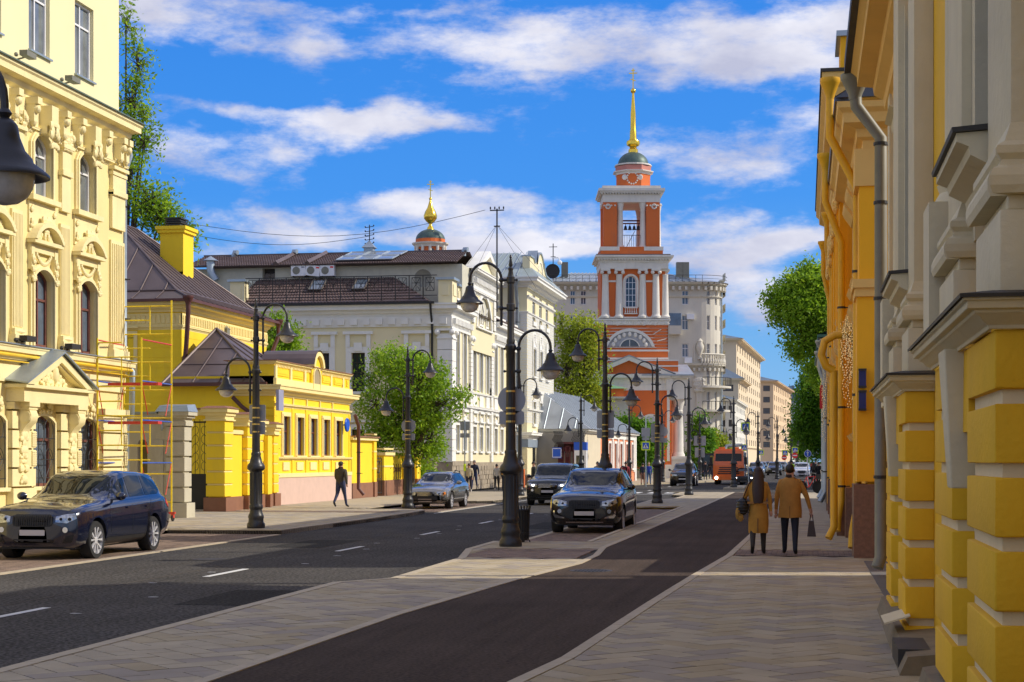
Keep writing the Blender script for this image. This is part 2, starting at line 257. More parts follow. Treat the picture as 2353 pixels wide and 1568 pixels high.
def wall(mb,F,u0,u1,v0,v1,ops=(),n=0.0,depth=.25):
 """wall sheet with real openings: ops = (u0,u1,v0,v1[,rise]); rise is the height of the arch inside v1"""
 us=sorted({u0,u1,*[o[0]for o in ops],*[o[1]for o in ops]});vs=sorted({v0,v1,*[o[2]for o in ops],*[o[3]for o in ops]})
 us=[u for u in us if u0<=u<=u1];vs=[v for v in vs if v0<=v<=v1]
 for i in range(len(us)-1):
  for j in range(len(vs)-1):
   a,b,c,d=us[i],us[i+1],vs[j],vs[j+1];mu,mv=(a+b)/2,(c+d)/2
   if any(o[0]<mu<o[1]and o[2]<mv<o[3]for o in ops):continue
   mb.poly([F(a,n,c),F(b,n,c),F(b,n,d),F(a,n,d)])
 for o in ops:
  a,b,c,d=o[:4];rise=o[4]if len(o)>4 else 0;k=n-depth
  mb.poly([F(a,n,c),F(a,k,c),F(b,k,c),F(b,n,c)])
  top=arcpts(a,b,d-rise,rise)
  mb.poly([F(a,n,c),F(a,n,d-rise),F(a,k,d-rise),F(a,k,c)]);mb.poly([F(b,n,c),F(b,k,c),F(b,k,d-rise),F(b,n,d-rise)])
  for p,q in zip(top[:-1],top[1:]):mb.poly([F(p[0],n,p[1]),F(q[0],n,q[1]),F(q[0],k,q[1]),F(p[0],k,p[1])])
  if rise>0:
   h=len(top)//2
   mb.poly([F(a,n,d)]+[F(p[0],n,p[1])for p in top[:h+1]][::1]+[])
   mb.poly([F(b,n,d)]+[F(p[0],n,p[1])for p in top[h:]][::-1])
def shell(mb,F,u0,u1,v0,v1,back,n=0.0,sides=True,roof=True):
 """the rest of a plain block behind a facade"""
 mb.poly([F(u1,n-back,v0),F(u0,n-back,v0),F(u0,n-back,v1),F(u1,n-back,v1)])
 if sides:
  mb.poly([F(u0,n-back,v0),F(u0,n,v0),F(u0,n,v1),F(u0,n-back,v1)]);mb.poly([F(u1,n,v0),F(u1,n-back,v0),F(u1,n-back,v1),F(u1,n,v1)])
 if roof:mb.poly([F(u0,n,v1),F(u1,n,v1),F(u1,n-back,v1),F(u0,n-back,v1)])
def window(F,o,parent,n=0.0,depth=.2,fm='pvc',gm='glass',bars=((.5,),(.68,)),fw=.07,bw=None,grid=None):
 a,b,c,d=o[:4];rise=o[4]if len(o)>4 else 0;k=n-depth;bw=bw or fw*.8
 outer=[(a,c),(b,c)]+arcpts(a,b,d-rise,rise)[::-1]
 inner=[(a+fw,c+fw),(b-fw,c+fw)]+arcpts(a+fw,b-fw,d-rise-(fw if rise==0 else 0),max(0,rise-fw*.6)if rise>0 else 0)[::-1]
 m=MB();K=len(outer);vs=[F(u,k+.05,v)for u,v in outer]+[F(u,k+.05,v)for u,v in inner]+[F(u,k-.02,v)for u,v in inner]
 fs=[(i,(i+1)%K,K+(i+1)%K,K+i)for i in range(K)]+[(K+i,K+(i+1)%K,2*K+(i+1)%K,2*K+i)for i in range(K)]
 m.add(vs,fs)
 for q in bars[0]:u=a+(b-a)*q;m.fb(F,u-bw/2,u+bw/2,k,k+.04,c+fw,d-fw*(1 if rise==0 else.6))
 for q in bars[1]:v=c+(d-c)*q;m.fb(F,a+fw,b-fw,k-.004,k+.036,v-bw/2,v+bw/2)
 w=m.build('window',M[fm],parent)
 p=MB();p.poly([F(u,k-.005,v)for u,v in outer]);p.build('pane',M[gm],w)
 return w
def surround(mb,F,o,w=.15,n=0.0,t=.05,sill=.1,head=0.0):
 a,b,c,d=o[:4];rise=o[4]if len(o)>4 else 0
 top=arcpts(a,b,d-rise,rise);k=len(top)
 if rise<=0:
  mb.fb(F,a-w,a,n,n+t,c,d);mb.fb(F,b,b+w,n,n+t,c,d);mb.fb(F,a-w,b+w,n,n+t*1.1,d,d+w)
 else:
  mb.fb(F,a-w,a,n,n+t,c,d-rise);mb.fb(F,b,b+w,n,n+t,c,d-rise)
  o2=arcpts(a-w,b+w,d-rise,rise+w)
  for i in range(k-1):mb.hexa([F(top[i][0],n+t,top[i][1]),F(top[i+1][0],n+t,top[i+1][1]),F(top[i+1][0],n,top[i+1][1]),F(top[i][0],n,top[i][1]),F(o2[i][0],n+t,o2[i][1]),F(o2[i+1][0],n+t,o2[i+1][1]),F(o2[i+1][0],n,o2[i+1][1]),F(o2[i][0],n,o2[i][1])])
 if sill:mb.fb(F,a-w*1.2,b+w*1.2,n,n+t+.08,c-sill,c)
 if head:mb.fb(F,a-w*1.5,b+w*1.5,n,n+t+.12,d+w+.12*head,d+w+.12*head+.1)
def cornice(mb,F,u0,u1,v,h,out,m0=0,m1=0,n=0.0):
 """a moulded cornice whose top is at v + h"""
 P=[(n,v),(n+out*.12,v),(n+out*.18,v+h*.18),(n+out*.40,v+h*.30),(n+out*.45,v+h*.50),(n+out*.9,v+h*.56),(n+out*.9,v+h*.80),(n+out,v+h*.88),(n+out,v+h),(n,v+h)]
 mb.profile(F,u0,u1,P,m0,m1)
def dentils(mb,F,u0,u1,v,h,w,gap,n,out):
 k=max(1,int((u1-u0)/(w+gap)));st=(u1-u0)/k
 for i in range(k):mb.fb(F,u0+i*st+gap/2,u0+i*st+gap/2+w,n,n+out,v,v+h)
def balustrade(mb,F,u0,u1,v,h,n,t=.1,st=.25):
 mb.fb(F,u0,u1,n-t,n+t,v,v+h*.14);mb.fb(F,u0,u1,n-t,n+t,v+h*.86,v+h)
 k=max(1,int((u1-u0)/st))
 for i in range(k):u=u0+(i+.5)*(u1-u0)/k;p=F(u,n,v+h*.14);mb.lathe([(.04,0),(.07,h*.2),(.03,h*.45),(.045,h*.72)],p[0],p[1],p[2],n=6)
def ornament(mb,F,inside,u0,u1,v0,v1,n,r=.09,cnt=40,seed=1,sym=True):
 rn=random.Random(seed);c=(u0+u1)/2;k=0;tries=0
 while k<cnt and tries<cnt*12:
  tries+=1;u=rn.uniform(u0,u1);v=rn.uniform(v0,v1)
  if not inside(u,v):continue
  rr=r*rn.uniform(.5,1.25);sx,sz=rn.uniform(.6,1.5),rn.uniform(.6,1.5)
  for uu in((u,2*c-u)if sym else(u,)):
   p=F(uu,n,v);N_=F.N;a=rr*sx;q=abs(F.U.y)
   mb.ball(p,(rr*.55*(1-q)+a*(q<.5)+(rr*.55)*(q>=.5)*0 if q<.5 else rr*.6,a if q>=.5 else rr*.6,rr*sz),6,4)
  k+=1
def arc3(c,r,a0,a1,n,ax,up=Vector((0,0,1))):
 return[tuple(Vector(c)+ax*(r*math.cos(a0+(a1-a0)*i/n))+up*(r*math.sin(a0+(a1-a0)*i/n)))for i in range(n+1)]
def downpipe(label,pts,r,mat,brackets=(),funnel=True,group=None,wall_n=None):
 t=thing('downpipe',label,'downpipe',(pts[-1][0],pts[-1][1],min(p[2]for p in pts)),0,group)
 m=MB();m.tube(pts,r,12);m.build('pipe',M[mat],t,smooth=50)
 if funnel:p=pts[0];f=MB();f.lathe([(r,-.28),(r*1.1,-.2),(r*2.1,.02),(r*2.3,.05),(r*2.3,.13),(r*2.0,.13)],p[0],p[1],p[2]+.1,14);f.build('funnel',M[mat],t,smooth=50)
 for z,x,y in brackets:b=MB();b.lathe([(r*1.16,0),(r*1.16,.05)],x,y,z,12);b.box(x,x+(wall_n or.2),y-.012,y+.012,z+.012,z+.037);b.build('bracket',M['iron'],t)
 return t
def lerpx(pl,y):
 if y<=pl[0][1]:return pl[0][0]
 for(x0,y0),(x1,y1)in zip(pl[:-1],pl[1:]):
  if y0<=y<=y1 and y1>y0:return x0+(x1-x0)*(y-y0)/(y1-y0)
 return pl[-1][0]
def strip(pa,pb,z,y0,y1,mb,th=0.0):
 ys=sorted({y0,y1,*[p[1]for p in pa+pb if y0<p[1]<y1]})
 for a,b in zip(ys[:-1],ys[1:]):
  e=1e-6;q=[(lerpx(pa,a+e),a),(lerpx(pb,a+e),a),(lerpx(pb,b-e),b),(lerpx(pa,b-e),b)]
  if th:mb.zprism(q,z-th,z)
  else:mb.poly([(x,y,z)for x,y in q])
def clip(poly,px,py,nx,ny):
 out=[]
 for i in range(len(poly)):
  a,b=poly[i],poly[(i+1)%len(poly)];da=(a[0]-px)*nx+(a[1]-py)*ny;db=(b[0]-px)*nx+(b[1]-py)*ny
  if da>=0:out.append(a)
  if da*db<0:t=da/(da-db);out.append((a[0]+(b[0]-a[0])*t,a[1]+(b[1]-a[1])*t))
 return out
def cliplines(poly,pl,side,cy):
 """keep the part right (side=1) or left (side=-1) of the polyline at street position cy"""
 ys=[c[1]for c in poly]
 for(x0,y0),(x1,y1)in zip(pl[:-1],pl[1:]):
  if y1-y0<.02:continue
  if y0-.01<=cy<=y1+.01:
   nx,ny=(y1-y0),-(x1-x0);l=math.hypot(nx,ny);poly=clip(poly,x0,y0,nx/l*side,ny/l*side)
   if len(poly)<3:return[]
 return poly
gr=MB();gr.poly([(-900,-60,-.06),(900,-60,-.06),(900,1500,-.06),(-900,1500,-.06)]);structure(gr.build('ground',pmat('far_ground',(.11,.10,.085),var=.3,scale=.05)))
rd=MB();rd.poly([(-18,-12,0),(-5.5,-12,0),(-5.5,500,0),(-18,500,0)]);rd.poly([(-5.5,97,0),(8,97,0),(8,500,0),(-5.5,500,0)]);rd.poly([(-60,97,0.0),(-18,97,0.0),(-18,112,0.0),(-60,112,0.0)])
ROAD=structure(rd.build('road',M['asphalt']))
PATCH=asphaltmat('repair_asphalt',(.027,.026,.025),.6,22)
def dash(y0,y1,x=-9.87,w=.12):m=MB();m.box(x-w/2,x+w/2,y0,y1,.002,.006);return m
for k in range(-1,16):
 y=26.7+8.0*k
 if 95<y<106:continue
 m=dash(y,y+2.05);m.build('lane_marking',M['roadpaint'],ROAD)
for k in range(14):
 if k%2:continue
 for yy in(98.6,):m=MB();m.box(-13.2+k*.5,-12.7+k*.5,yy,yy+3.2,.002,.006);m.build('crossing_stripe',M['roadpaint'],ROAD)
for k in range(8):m=MB();m.box(-4.6+k*.7,-4.25+k*.7,98.6,101.5,.002,.006);m.build('crossing_stripe',M['roadpaint'],ROAD)
m=MB();m.box(-13.2,-6.9,95.6,96.0,.002,.006);m.build('stop_line',M['roadpaint'],ROAD)
m=MB();m.box(-13.42,-13.36,60,94,.002,.006);m.build('edge_line',M['roadpaint'],ROAD)
rc_=random.Random(2)
for k in range(16):y=20+k*2.6;x=-9.85+rc_.uniform(-.5,.7);m=MB();m.zprism([(x,y),(x+.12,y+.02),(x+.14,y+.05),(x+.03,y+.06)],.002,.005);m.build('paint_chip',M['roadpaint'],ROAD)
for x,y,w,h in((-8.4,21.5,1.1,2.6),(-11.9,36,1.3,3.5),(-8.1,47,.9,5)):m=MB();m.box(x,x+w,y,y+h,.0,.004);m.build('asphalt_patch',PATCH,ROAD)
mh=MB();mh.lathe([(.34,0),(.34,.006),(.28,.006),(.28,.003),(.01,.003)],-11.6,31.5,0,n=22);mh.build('manhole_cover',M['grate'],ROAD)
m=MB();m.box(-10.62,-10.58,12,92,.0,.003);m.build('sealed_joint',M['joint'],ROAD)
ML=[(-6.95,-8),(-6.98,24.3),(-6.35,25.3),(-6.4,30.7),(-6.9,33.9),(-6.95,37.3)]
MLb=[(-6.95,66.5),(-7.0,78),(-6.2,80),(-6.2,87),(-6.95,89),(-6.95,96.5)]
PL=[(-4.9,-8),(-4.86,13),(-4.72,19.5),(-4.34,25.3),(-3.9,29.5),(-3.9,32.1),(-4.1,34.9),(-3.95,70),(-3.95,96.5)]
PR=[(-2.6,-8),(-2.42,13.6),(-2.23,15.4),(-2.0,21.7),(-1.8,26.5),(-1.5,32.5),(-1.36,41.5),(-1.36,96.5)]
RB=[(2.3,-8),(2.3,96.5)]
LE=[(-13.55,42.2),(-13.5,50.7),(-13.6,57.2),(-13.75,60.0)]
WL=[(-26,-8),(-26,400)]
BAYI=[(-16.6,-8),(-16.6,42.2)]
def herring(region_poly_fn,y0,y1,x0,x1,w=.30):
 """herringbone slabs w x 2w laid at 45 degrees"""
 res=[];c=math.cos(R(45));L_=2*w
 imax=int((y1-y0+x1-x0)/w*1.1)+6;cx,cy=(x0+x1)/2,(y0+y1)/2
 span=math.hypot(y1-y0,x1-x0)/2+1.5;K=int(span/w)+3
 for i in range(-K,K):
  for j in range(-K,K):
   s=(i-j)%4
   if s==0:u0,v0,du,dv=i*w,j*w,2*w,w
   elif s==3:u0,v0,du,dv=i*w,j*w,w,2*w
   else:continue
   ca,cb=u0+du/2,v0+dv/2;X=cx+(ca-cb)*c;Y=cy+(ca+cb)*c
   if X<x0-.5 or X>x1+.5 or Y<y0-.5 or Y>y1+.5:continue
   res.append((X,Y,du,dv,[(cx+((u0+a)-(v0+b))*c,cy+((u0+a)+(v0+b))*c)for a,b in((0,0),(du,0),(du,dv),(0,dv))]))
 res.sort(key=lambda t:t[1]);return res
def slabs(parent,tiles,clipfn,z,th,gap,cap,name='paving_slab',mats=('slab','slab2','slab3'),rn=random.Random(3),holes=()):
 protos={};rest=MB();cnt=0
 for X,Y,du,dv,poly in tiles:
  if any(a<X<b and c<Y<d for a,b,c,d in holes):continue
  cp=clipfn(poly,X,Y)
  if len(cp)<3:continue
  full=len(cp)==4 and all(abs(p[0]-q[0])+abs(p[1]-q[1])<1e-6 for p,q in zip(sorted(cp),sorted(poly)))
  ax=sum(p[0]for p in cp)/len(cp);ay=sum(p[1]for p in cp)/len(cp)
  g=[(p[0]+(ax-p[0])/max(.05,math.hypot(p[0]-ax,p[1]-ay))*gap,p[1]+(ay-p[1])/max(.05,math.hypot(p[0]-ax,p[1]-ay))*gap)for p in cp]
  dz=rn.uniform(-.0015,.0015);mt=rn.choices(range(len(mats)),[5,3,3][:len(mats)])[0]
  if cnt<cap and Y<60:
   cnt+=1
   if full:
    key=(round(du,3),round(dv,3),mt)
    if key not in protos:
     m=MB();loc=[(p[0]-ax,p[1]-ay)for p in g];m.zprism(loc,-th,0);o=m.build(name,M[mats[mt]],parent,local=True);protos[key]=o.data
    else:o=mk(name,protos[key],parent)
    o.location=(ax,ay,z+dz);o.rotation_euler=(rn.uniform(-.004,.004),rn.uniform(-.004,.004),0)
   else:m=MB();m.zprism(g,z-th+dz,z+dz);m.build(name,M[mats[mt]],parent)
  else:rest.cm=mt;rest.zprism(g,z-th+dz,z+dz)
 if rest.v:stuff(rest.build(name,[M[k]for k in mats],parent))
def kerb(parent,pts,w=.15,z=.125,h=.16,step=1.0,side=1,cap=120,name='kerb_stone'):
 """kerb stones along a polyline; w is laid to the given side"""
 k=0
 for(x0,y0),(x1,y1)in zip(pts[:-1],pts[1:]):
  L_=math.hypot(x1-x0,y1-y0);n=max(1,round(L_/step));ux,uy=(x1-x0)/L_,(y1-y0)/L_;nx,ny=uy*side,-ux*side
  for i in range(n):
   a=L_*i/n+.004;b=L_*(i+1)/n-.004;m=MB();dz=random.uniform(-.0012,.0012)
   q=[(x0+ux*a,y0+uy*a),(x0+ux*b,y0+uy*b),(x0+ux*b+nx*w,y0+uy*b+ny*w),(x0+ux*a+nx*w,y0+uy*a+ny*w)]
   m.zprism(q,z-h,z+dz);m.build(name,M['kerb'],parent);k+=1
 return k
def bricks(parent,x0,x1,y0,y1,z,cap,clipfn=None,bw=.2,bh=.1,mat='block',y_along=False,name='paver',gapm=.006):
 rest=MB();cnt=0;j=0;y=y0;rn=random.Random(5);proto=None
 while y<y1-1e-6:
  x=x0-(bw/2 if j%2 else 0)
  while x<x1:
   a,b=max(x,x0),min(x+bw,x1);ym=min(y+bh,y1)
   if b-a>.03:
    q=[(a+gapm,y+gapm),(b-gapm,y+gapm),(b-gapm,ym-gapm),(a+gapm,ym-gapm)]
    if clipfn:q=clipfn(q,(a+b)/2,y)
    if len(q)>=3:
     dz=rn.uniform(-.003,.003)
     if cnt<cap:m=MB();m.zprism(q,z-.04,z+dz);m.build(name,M[mat],parent);cnt+=1
     else:rest.add([(u,v,z+dz)for u,v in q],[tuple(range(len(q)))])
   x+=bw
  y+=bh;j+=1
 if rest.v:stuff(rest.build(name,M[mat],parent))
med=mk('pavement',None);structure(med)
b=MB();strip(ML,PL,.1,-8,37.3,b,.13);strip(MLb,PL,.1,66.5,96.5,b,.13);strip([(-4.85,37.3),(-4.85,66.5)],PL,.1,37.3,66.5,b,.13);b.build('bedding',M['joint'],med)
HOLE=(-6.45,-4.12,31.0,34.3)
def inset(pl,d):return[(x+d,y)for x,y in pl]
ML2,PL2,PR2=inset(ML,.15),inset(PL,-.13),inset(PR,.13)
def cf(poly,X,Y):
 poly=clip(clip(poly,0,11,0,1),0,37.15,0,-1)
 return cliplines(cliplines(poly,ML2,1,Y),PL2,-1,Y)if len(poly)>2 else[]
slabs(med,herring(None,11,37.3,-7,-4),cf,.12,.04,.012,290,holes=[HOLE])
def cf2(poly,X,Y):poly=cliplines(poly,[(-4.7,37),(-4.7,67)],1,Y);return cliplines(poly,PL2,-1,Y)if len(poly)>2 else[]
slabs(med,herring(None,37.2,66.5,-4.9,-3.9),cf2,.12,.04,.012,0)
def cf3(poly,X,Y):poly=cliplines(poly,inset(MLb,.15),1,Y);return cliplines(poly,PL2,-1,Y)if len(poly)>2 else[]
slabs(med,herring(None,66.6,96.5,-7,-3.9),cf3,.12,.04,.0055,0)
kerb(med,ML,.15,.125,.16,1.0,1);kerb(med,PL,.13,.125,.1,.8,-1);kerb(med,MLb,.15,.125,.16,2.0,1)
kerb(med,[(-6.95,37.3),(-4.85,37.35)],.15,.125,.16,1,1);kerb(med,[(-4.85,37.4),(-4.85,66.4)],.13,.126,.16,1.0,1)
yk=pmat('ochre_painted_kerb',(.45,.30,.06),var=.15)
m=MB();m.box(-6.9,-4.86,66.35,66.5,-.01,.128);m.build('kerb_stone',yk,med)['label']='ochre painted kerb closing the parking bay'
bricks(med,HOLE[0]+.02,HOLE[1]-.1,HOLE[2]+.05,HOLE[3]-.05,.121,260,lambda q,X,Y:cliplines(cliplines(q,ML2,1,Y),PL2,-1,Y))
bay=mk('parking_bay',None);structure(bay)
b=MB();b.box(-6.75,-4.85,37.45,66.35,-.02,.012);b.build('bedding',M['joint'],bay);bricks(bay,-6.62,-4.86,37.46,66.3,.016,0)
kerb(bay,[(-6.78,37.45),(-6.78,66.3)],.16,.02,.05,1,1)
b=MB();strip(PL,PR,.115,-8,96.5,b,.12);FOOT=structure(b.build('footway',M['path']))
mh=MB();mh.lathe([(.36,.1),(.36,.119),(.30,.119),(.30,.117),(.01,.117)],*G(1358,1311),0,n=24);mh.build('manhole_cover',M['grate'],FOOT)
b=MB()
for i in range(9):
 for j in range(9):
  x,y=G(1358,1311);dx,dy=(i-4)*.062,(j-4)*.062
  if math.hypot(dx,dy)<.28:b.box(x+dx-.018,x+dx+.018,y+dy-.018,y+dy+.018,.116,.1215)
stuff(b.build('tread_pattern',M['grate'],FOOT))
rp=mk('pavement',None);structure(rp)
b=MB();strip(PR,RB,.1,-8,96.5,b,.13);b.build('bedding',M['joint'],rp)
RH=(-1.5,1.25,32.4,34.7)
def cfr(poly,X,Y):
 poly=clip(clip(poly,0,11,0,1),0,52,0,-1)
 return cliplines(cliplines(poly,PR2,1,Y),RB,-1,Y)if len(poly)>2 else[]
slabs(rp,herring(None,11,52,-2.5,2.3),cfr,.12,.04,.012,300,holes=[RH])
b=MB();strip(PR2,RB,.118,52,96.5,b);b.build('far_paving',M['slab'],rp)
bricks(rp,RH[0]+.15,RH[1],RH[2]+.05,RH[3]-.05,.121,0)
kerb(rp,PR,.13,.125,.1,.8,1)
m=MB();m.box(1.05,2.3,11,31,.1,.128);m.build('dark_border_strip',pmat('dark_border',(.12,.11,.1),var=.2),rp)
b=MB()
for y0,y1 in((122,420),):b.zprism([(1.3,y0),(1.3,y1),(8,y1),(8,y0)],-.02,.12)
b.zprism([(-5.4,113),(-5.0,124),(-4.2,124),(-4.0,113)],-.02,.12)
structure(b.build('pavement',M['slab']))
lp=mk('pavement',None);structure(lp)
b=MB()
edge=[(-16.6,-8),(-16.6,42.05),(-13.55,42.3),(-13.5,50.7),(-13.6,57.2),(-13.75,60.0),(-14.1,61.0),(-16.5,61.4),(-16.5,73.5),(-14.6,74.2),(-14.0,75),(-13.9,96.5)]
b.zprism([(-32,-8)]+edge+[(-32,96.5)],-.02,.1);b.build('bedding',M['joint'],lp)
def inpoly(x,y,P):
 r=False
 for i in range(len(P)):
  (xa,ya),(xb,yb)=P[i],P[i-1]
  if(ya>y)!=(yb>y)and x<(xb-xa)*(y-ya)/(yb-ya)+xa:r=not r
 return r
EP=[(-32,-8)]+edge+[(-32,96.5)]
def cfl(poly,X,Y):
 if not inpoly(X,Y,EP):return[]
 for(x0,y0),(x1,y1)in zip(edge[:-1],edge[1:]):
  l=math.hypot(x1-x0,y1-y0);ux,uy=(x1-x0)/l,(y1-y0)/l;t=(X-x0)*ux+(Y-y0)*uy;dd=-(X-x0)*uy+(Y-y0)*ux
  if-.6<t<l+.6 and abs(dd)<.6 and dd>-.2:poly=clip(poly,x0-uy*.15,y0+ux*.15,-uy,ux)
  if len(poly)<3:return[]
 return poly
slabs(lp,herring(None,40,66,-21.5,-13.5),cfl,.12,.02,.0055,300)
b=MB();b.zprism([(-32,66.2),(-16.65,66.2),(-16.65,73.6),(-14.7,74.4),(-14.15,75.2),(-14.05,96.5),(-32,96.5)],.08,.118);b.build('far_paving',M['slab'],lp)
b=MB();b.zprism([(-32,-8),(-16.75,-8),(-16.75,42),(-21.4,42),(-21.4,66.2),(-32,66.2)],.08,.117);b.build('near_paving',M['slab'],lp)
kerb(lp,edge[:5],.15,.125,.15,1.2,-1);kerb(lp,edge[4:],.15,.125,.15,1.2,-1)
bricks(lp,-20.5,-14.2,56.8,58.6,.1235,0)
for(a,c,d)in((-16.6,12,42.0),(-16.5,61.45,73.5),(-16.5,112,124)):
 by=mk('parking_bay',None);structure(by)
 b=MB();b.box(a,-13.6,c,d,-.02,.012);b.build('bedding',M['joint'],by);bricks(by,a+.02,-13.62,max(c,20),min(d,80),.016,0,bw=.2 if c<100 else.4,bh=.1 if c<100 else.2)
 if c<100:kerb(by,[(-13.62,c+.1),(-13.62,d)],.16,.02,.04,1,1)
b=MB();b.zprism([(-40,112),(-14.2,112),(-13.6,125),(-12.6,133),(-9.8,143),(-8.0,150),(-8,400),(-40,400)],-.02,.12);structure(b.build('pavement',M['slab']))
x,y=G(1248,1228,0);b=MB()
for i in range(9):b.box(x-.3,x+.3,y-.9+i*.2,y-.8+i*.2,.001,.012)
b.build('drain_grate',M['grate'],ROAD)
def FP(F,px,py,n=0.0):
 """place on the plane of facade F (moved out by n) that the photograph shows at px, py -> (u, z)"""
 r=ray(px,py);O=F.O+F.N*n;d=Vector((r[0],r[1],0));t=O.dot(F.N)/d.dot(F.N)
 p=d*t;return((p-F.O).dot(F.U),CAMH+r[2]*t)
def FU(F,px,n=0.0):return FP(F,px,CY,n)[0]
def OP(F,px0,px1,z0,z1,rise=0,n=0.0):return(FU(F,px0,n),FU(F,px1,n),z0,z1,rise)
def cream_building():
 t=thing('ornate_building','cream building with carved window heads and consoles behind the navy SUV at far left','building',(-20.3,42,0))
 F=FX(-20.3);Fu=FX(-20.75);Z=lambda py,px=190:FP(F,px,py)[1]
 y1=FU(F,283);y0=24.0;W=[FU(F,72)-2.87*k for k in(3,2,1)]+[FU(F,72),FU(F,176)];ww=1.12
 zc=Z(268,250);z_f2b,z_f2t=Z(487),Z(352);z_f1b,z_f1t=Z(812),Z(645);zl=Z(812,150);zg_t,zg_b=Z(955,90),Z(1118,90)
 ops2=[(w,w+ww,z_f2b,z_f2t,.28)for w in W];ops1=[(w-.02,w+ww+.05,z_f1b,z_f1t,.25)for w in W];opsg=[(w+.02,w+1.35,zg_b,zg_t,.2)for w in W]
 m=MB();wall(m,F,y0,y1,.1,zc,ops2+ops1+opsg,0,.2);shell(m,F,y0,y1,.1,zc,14);m.build('wall',M['cream'],t)
 Zu=lambda py,px=190:FP(Fu,px,py)[1]
 yu=FU(Fu,273);zb=Zu(178,190)
 wu=[FU(Fu,66)-2.87*k for k in(3,2,1)]+[FU(Fu,66),FU(Fu,172)]
 opsu=[(w,w+1.28,zb,zb+2.15)for w in wu]+[(w,w+1.28,zb+3.4,zb+5.2)for w in wu]
 m=MB();wall(m,Fu,y0,yu,zc,18.4,opsu,0,.2);shell(m,Fu,y0,yu,zc,18.4,13);m.build('upper_wall',M['pale'],t)
 m=MB();m.box(-34.5,-20.2,y0-.3,yu+.4,18.4,18.7);m.build('roof',M['darkroof'],t)
 for o in opsu:window(Fu,o,t,0,.16,'pvc','glasscurt',((.46,),(.7,)),.07);
 for o in opsu[:5]:s=MB();s.fb(Fu,o[0]-.04,o[1]+.05,0,.08,o[2]-.05,o[2]);s.build('sill',M['zinc'],t)
 for o in ops2:window(F,o,t,0,.17,'pvc','glasscurt',((.45,),(.68,)),.07)
 for o in ops1:window(F,o,t,0,.17,'oldwood','glassblue',((.55,),(.62,)),.08)
 for o in opsg:
  window(F,o,t,0,.18,'oldwood','glassblue',((),(.66,)),.08)
  g=MB();a,b,c,d=o[:4]
  for k in range(5):u=a+.04+(b-a-.08)*k/4;p0=F(u,.03,c-.1);p1=F(u,.03,d-.25+.2*math.sin(math.pi*k/4));g.tube([p0,p1],.011,5)
  for vv in(.12,.38,.68):g.tube([F(a,.03,c+(d-c)*vv),F(b,.03,c+(d-c)*vv)],.011,5)
  mid=(a+b)/2
  for vv,sg in((.38,1),(.38,-1),(.8,1),(.8,-1)):
   zc_=c+(d-c)*vv;pts=[F(mid+sg*(.30-.26*math.cos(q)),.03,zc_+.3*math.sin(q))for q in[math.pi*1.4*k/10 for k in range(11)]];g.tube(pts,.009,4)
  for sg in(1,-1):g.tube([F(mid,.03,c+.1),F(mid+sg*.5,.03,c+(d-c)*.38)],.009,4);g.tube([F(mid,.03,c+(d-c)*.68),F(mid+sg*.5,.03,c+(d-c)*.38)],.009,4)
  g.build('window_grille',M['iron'],t)
 m=MB();cornice(m,F,y0,y1,zc-.62,.62,.5,0,.7);cornice(m,F,y0,y1,zc-1.45,.16,.14,0,1);m.fb(F,y0,y1+.02,0,.06,zc-1.3,zc-.6);m.build('cornice',M['creamtrim'],t)
 m=MB();m.fb(F,y0,y1+.38,-.4,.56,zc,zc+.035);m.build('flashing',pmat('green_copper_flashing',(.12,.17,.13),rough=.5,metal=.3,var=.2),t)
 br=[]
 for w in W:br+=[w-.34,w+ww/2,w+ww+.34]
 for q in sorted(br)+[y1-.75,y1-.35]:
  c=MB();
  if q in[w+ww/2 for w in W]:
   c.fb(F,q-.26,q+.26,.05,.3,zc-1.42,zc-1.2);c.fb(F,q-.2,q+.2,.05,.42,zc-1.2,zc-.66);ornament(c,F,lambda u,v:True,q-.2,q+.2,zc-1.75,zc-1.1,.4,.1,9,3)
  else:
   c.fb(F,q-.13,q+.13,.06,.42,zc-.78,zc-.6);c.fb(F,q-.11,q+.11,.06,.34,zc-.95,zc-.78);c.ball(F(q,.30,zc-.9),(.14,.13,.13),8,6);c.fb(F,q-.11,q+.11,.05,.3,zc-1.25,zc-.95);c.ball(F(q,.22,zc-1.22),(.1,.11,.14),8,6);ornament(c,F,lambda u,v:True,q-.1,q+.1,zc-1.5,zc-1.2,.14,.06,5,4)
  c.build('bracket',M['creamtrim'],t,smooth=40)
 for q,wd in[(w+ww+.52,.55)for w in W[:-1]]+[(y1-.55,.95)]:
  c=MB();a,b=q-wd/2+.3*(wd<.6),q+wd/2+.3*(wd<.6)
  c.fb(F,a,b,0,.1,z_f2b-.2,zc-2.2);c.fb(F,a-.05,b+.05,0,.16,zc-2.3,zc-2.15);c.fb(F,a,b,0,.12,zc-2.15,zc-1.5);c.fb(F,a-.07,b+.07,0,.2,zc-1.55,zc-1.45)
  if wd<.6:
   ornament(c,F,lambda u,v:True,a-.03,b+.03,z_f2t-.15,z_f2t+.35,.14,.1,16,int(q));c.ball(F(a,.16,z_f2t+.2),(.09,.1,.12));c.ball(F(b,.16,z_f2t+.2),(.09,.1,.12))
  else:c.fb(F,a-.05,b+.05,0,.15,z_f2t-.3,z_f2t-.2);c.fb(F,a-.05,b+.05,0,.15,z_f2t-.9,z_f2t-.82)
  c.build('pilaster',M['creamtrim'],t)
  c=MB();zt,zb_=z_f2b-.55,zl+.45
  c.fb(F,a-.02,b+.02,0,.07,zb_,zt)
  for k in range(7):u=a+(b-a)*(k+.5)/7;c.fb(F,u-.022,u+.022,.07,.10,zb_+.05,zt-.1)
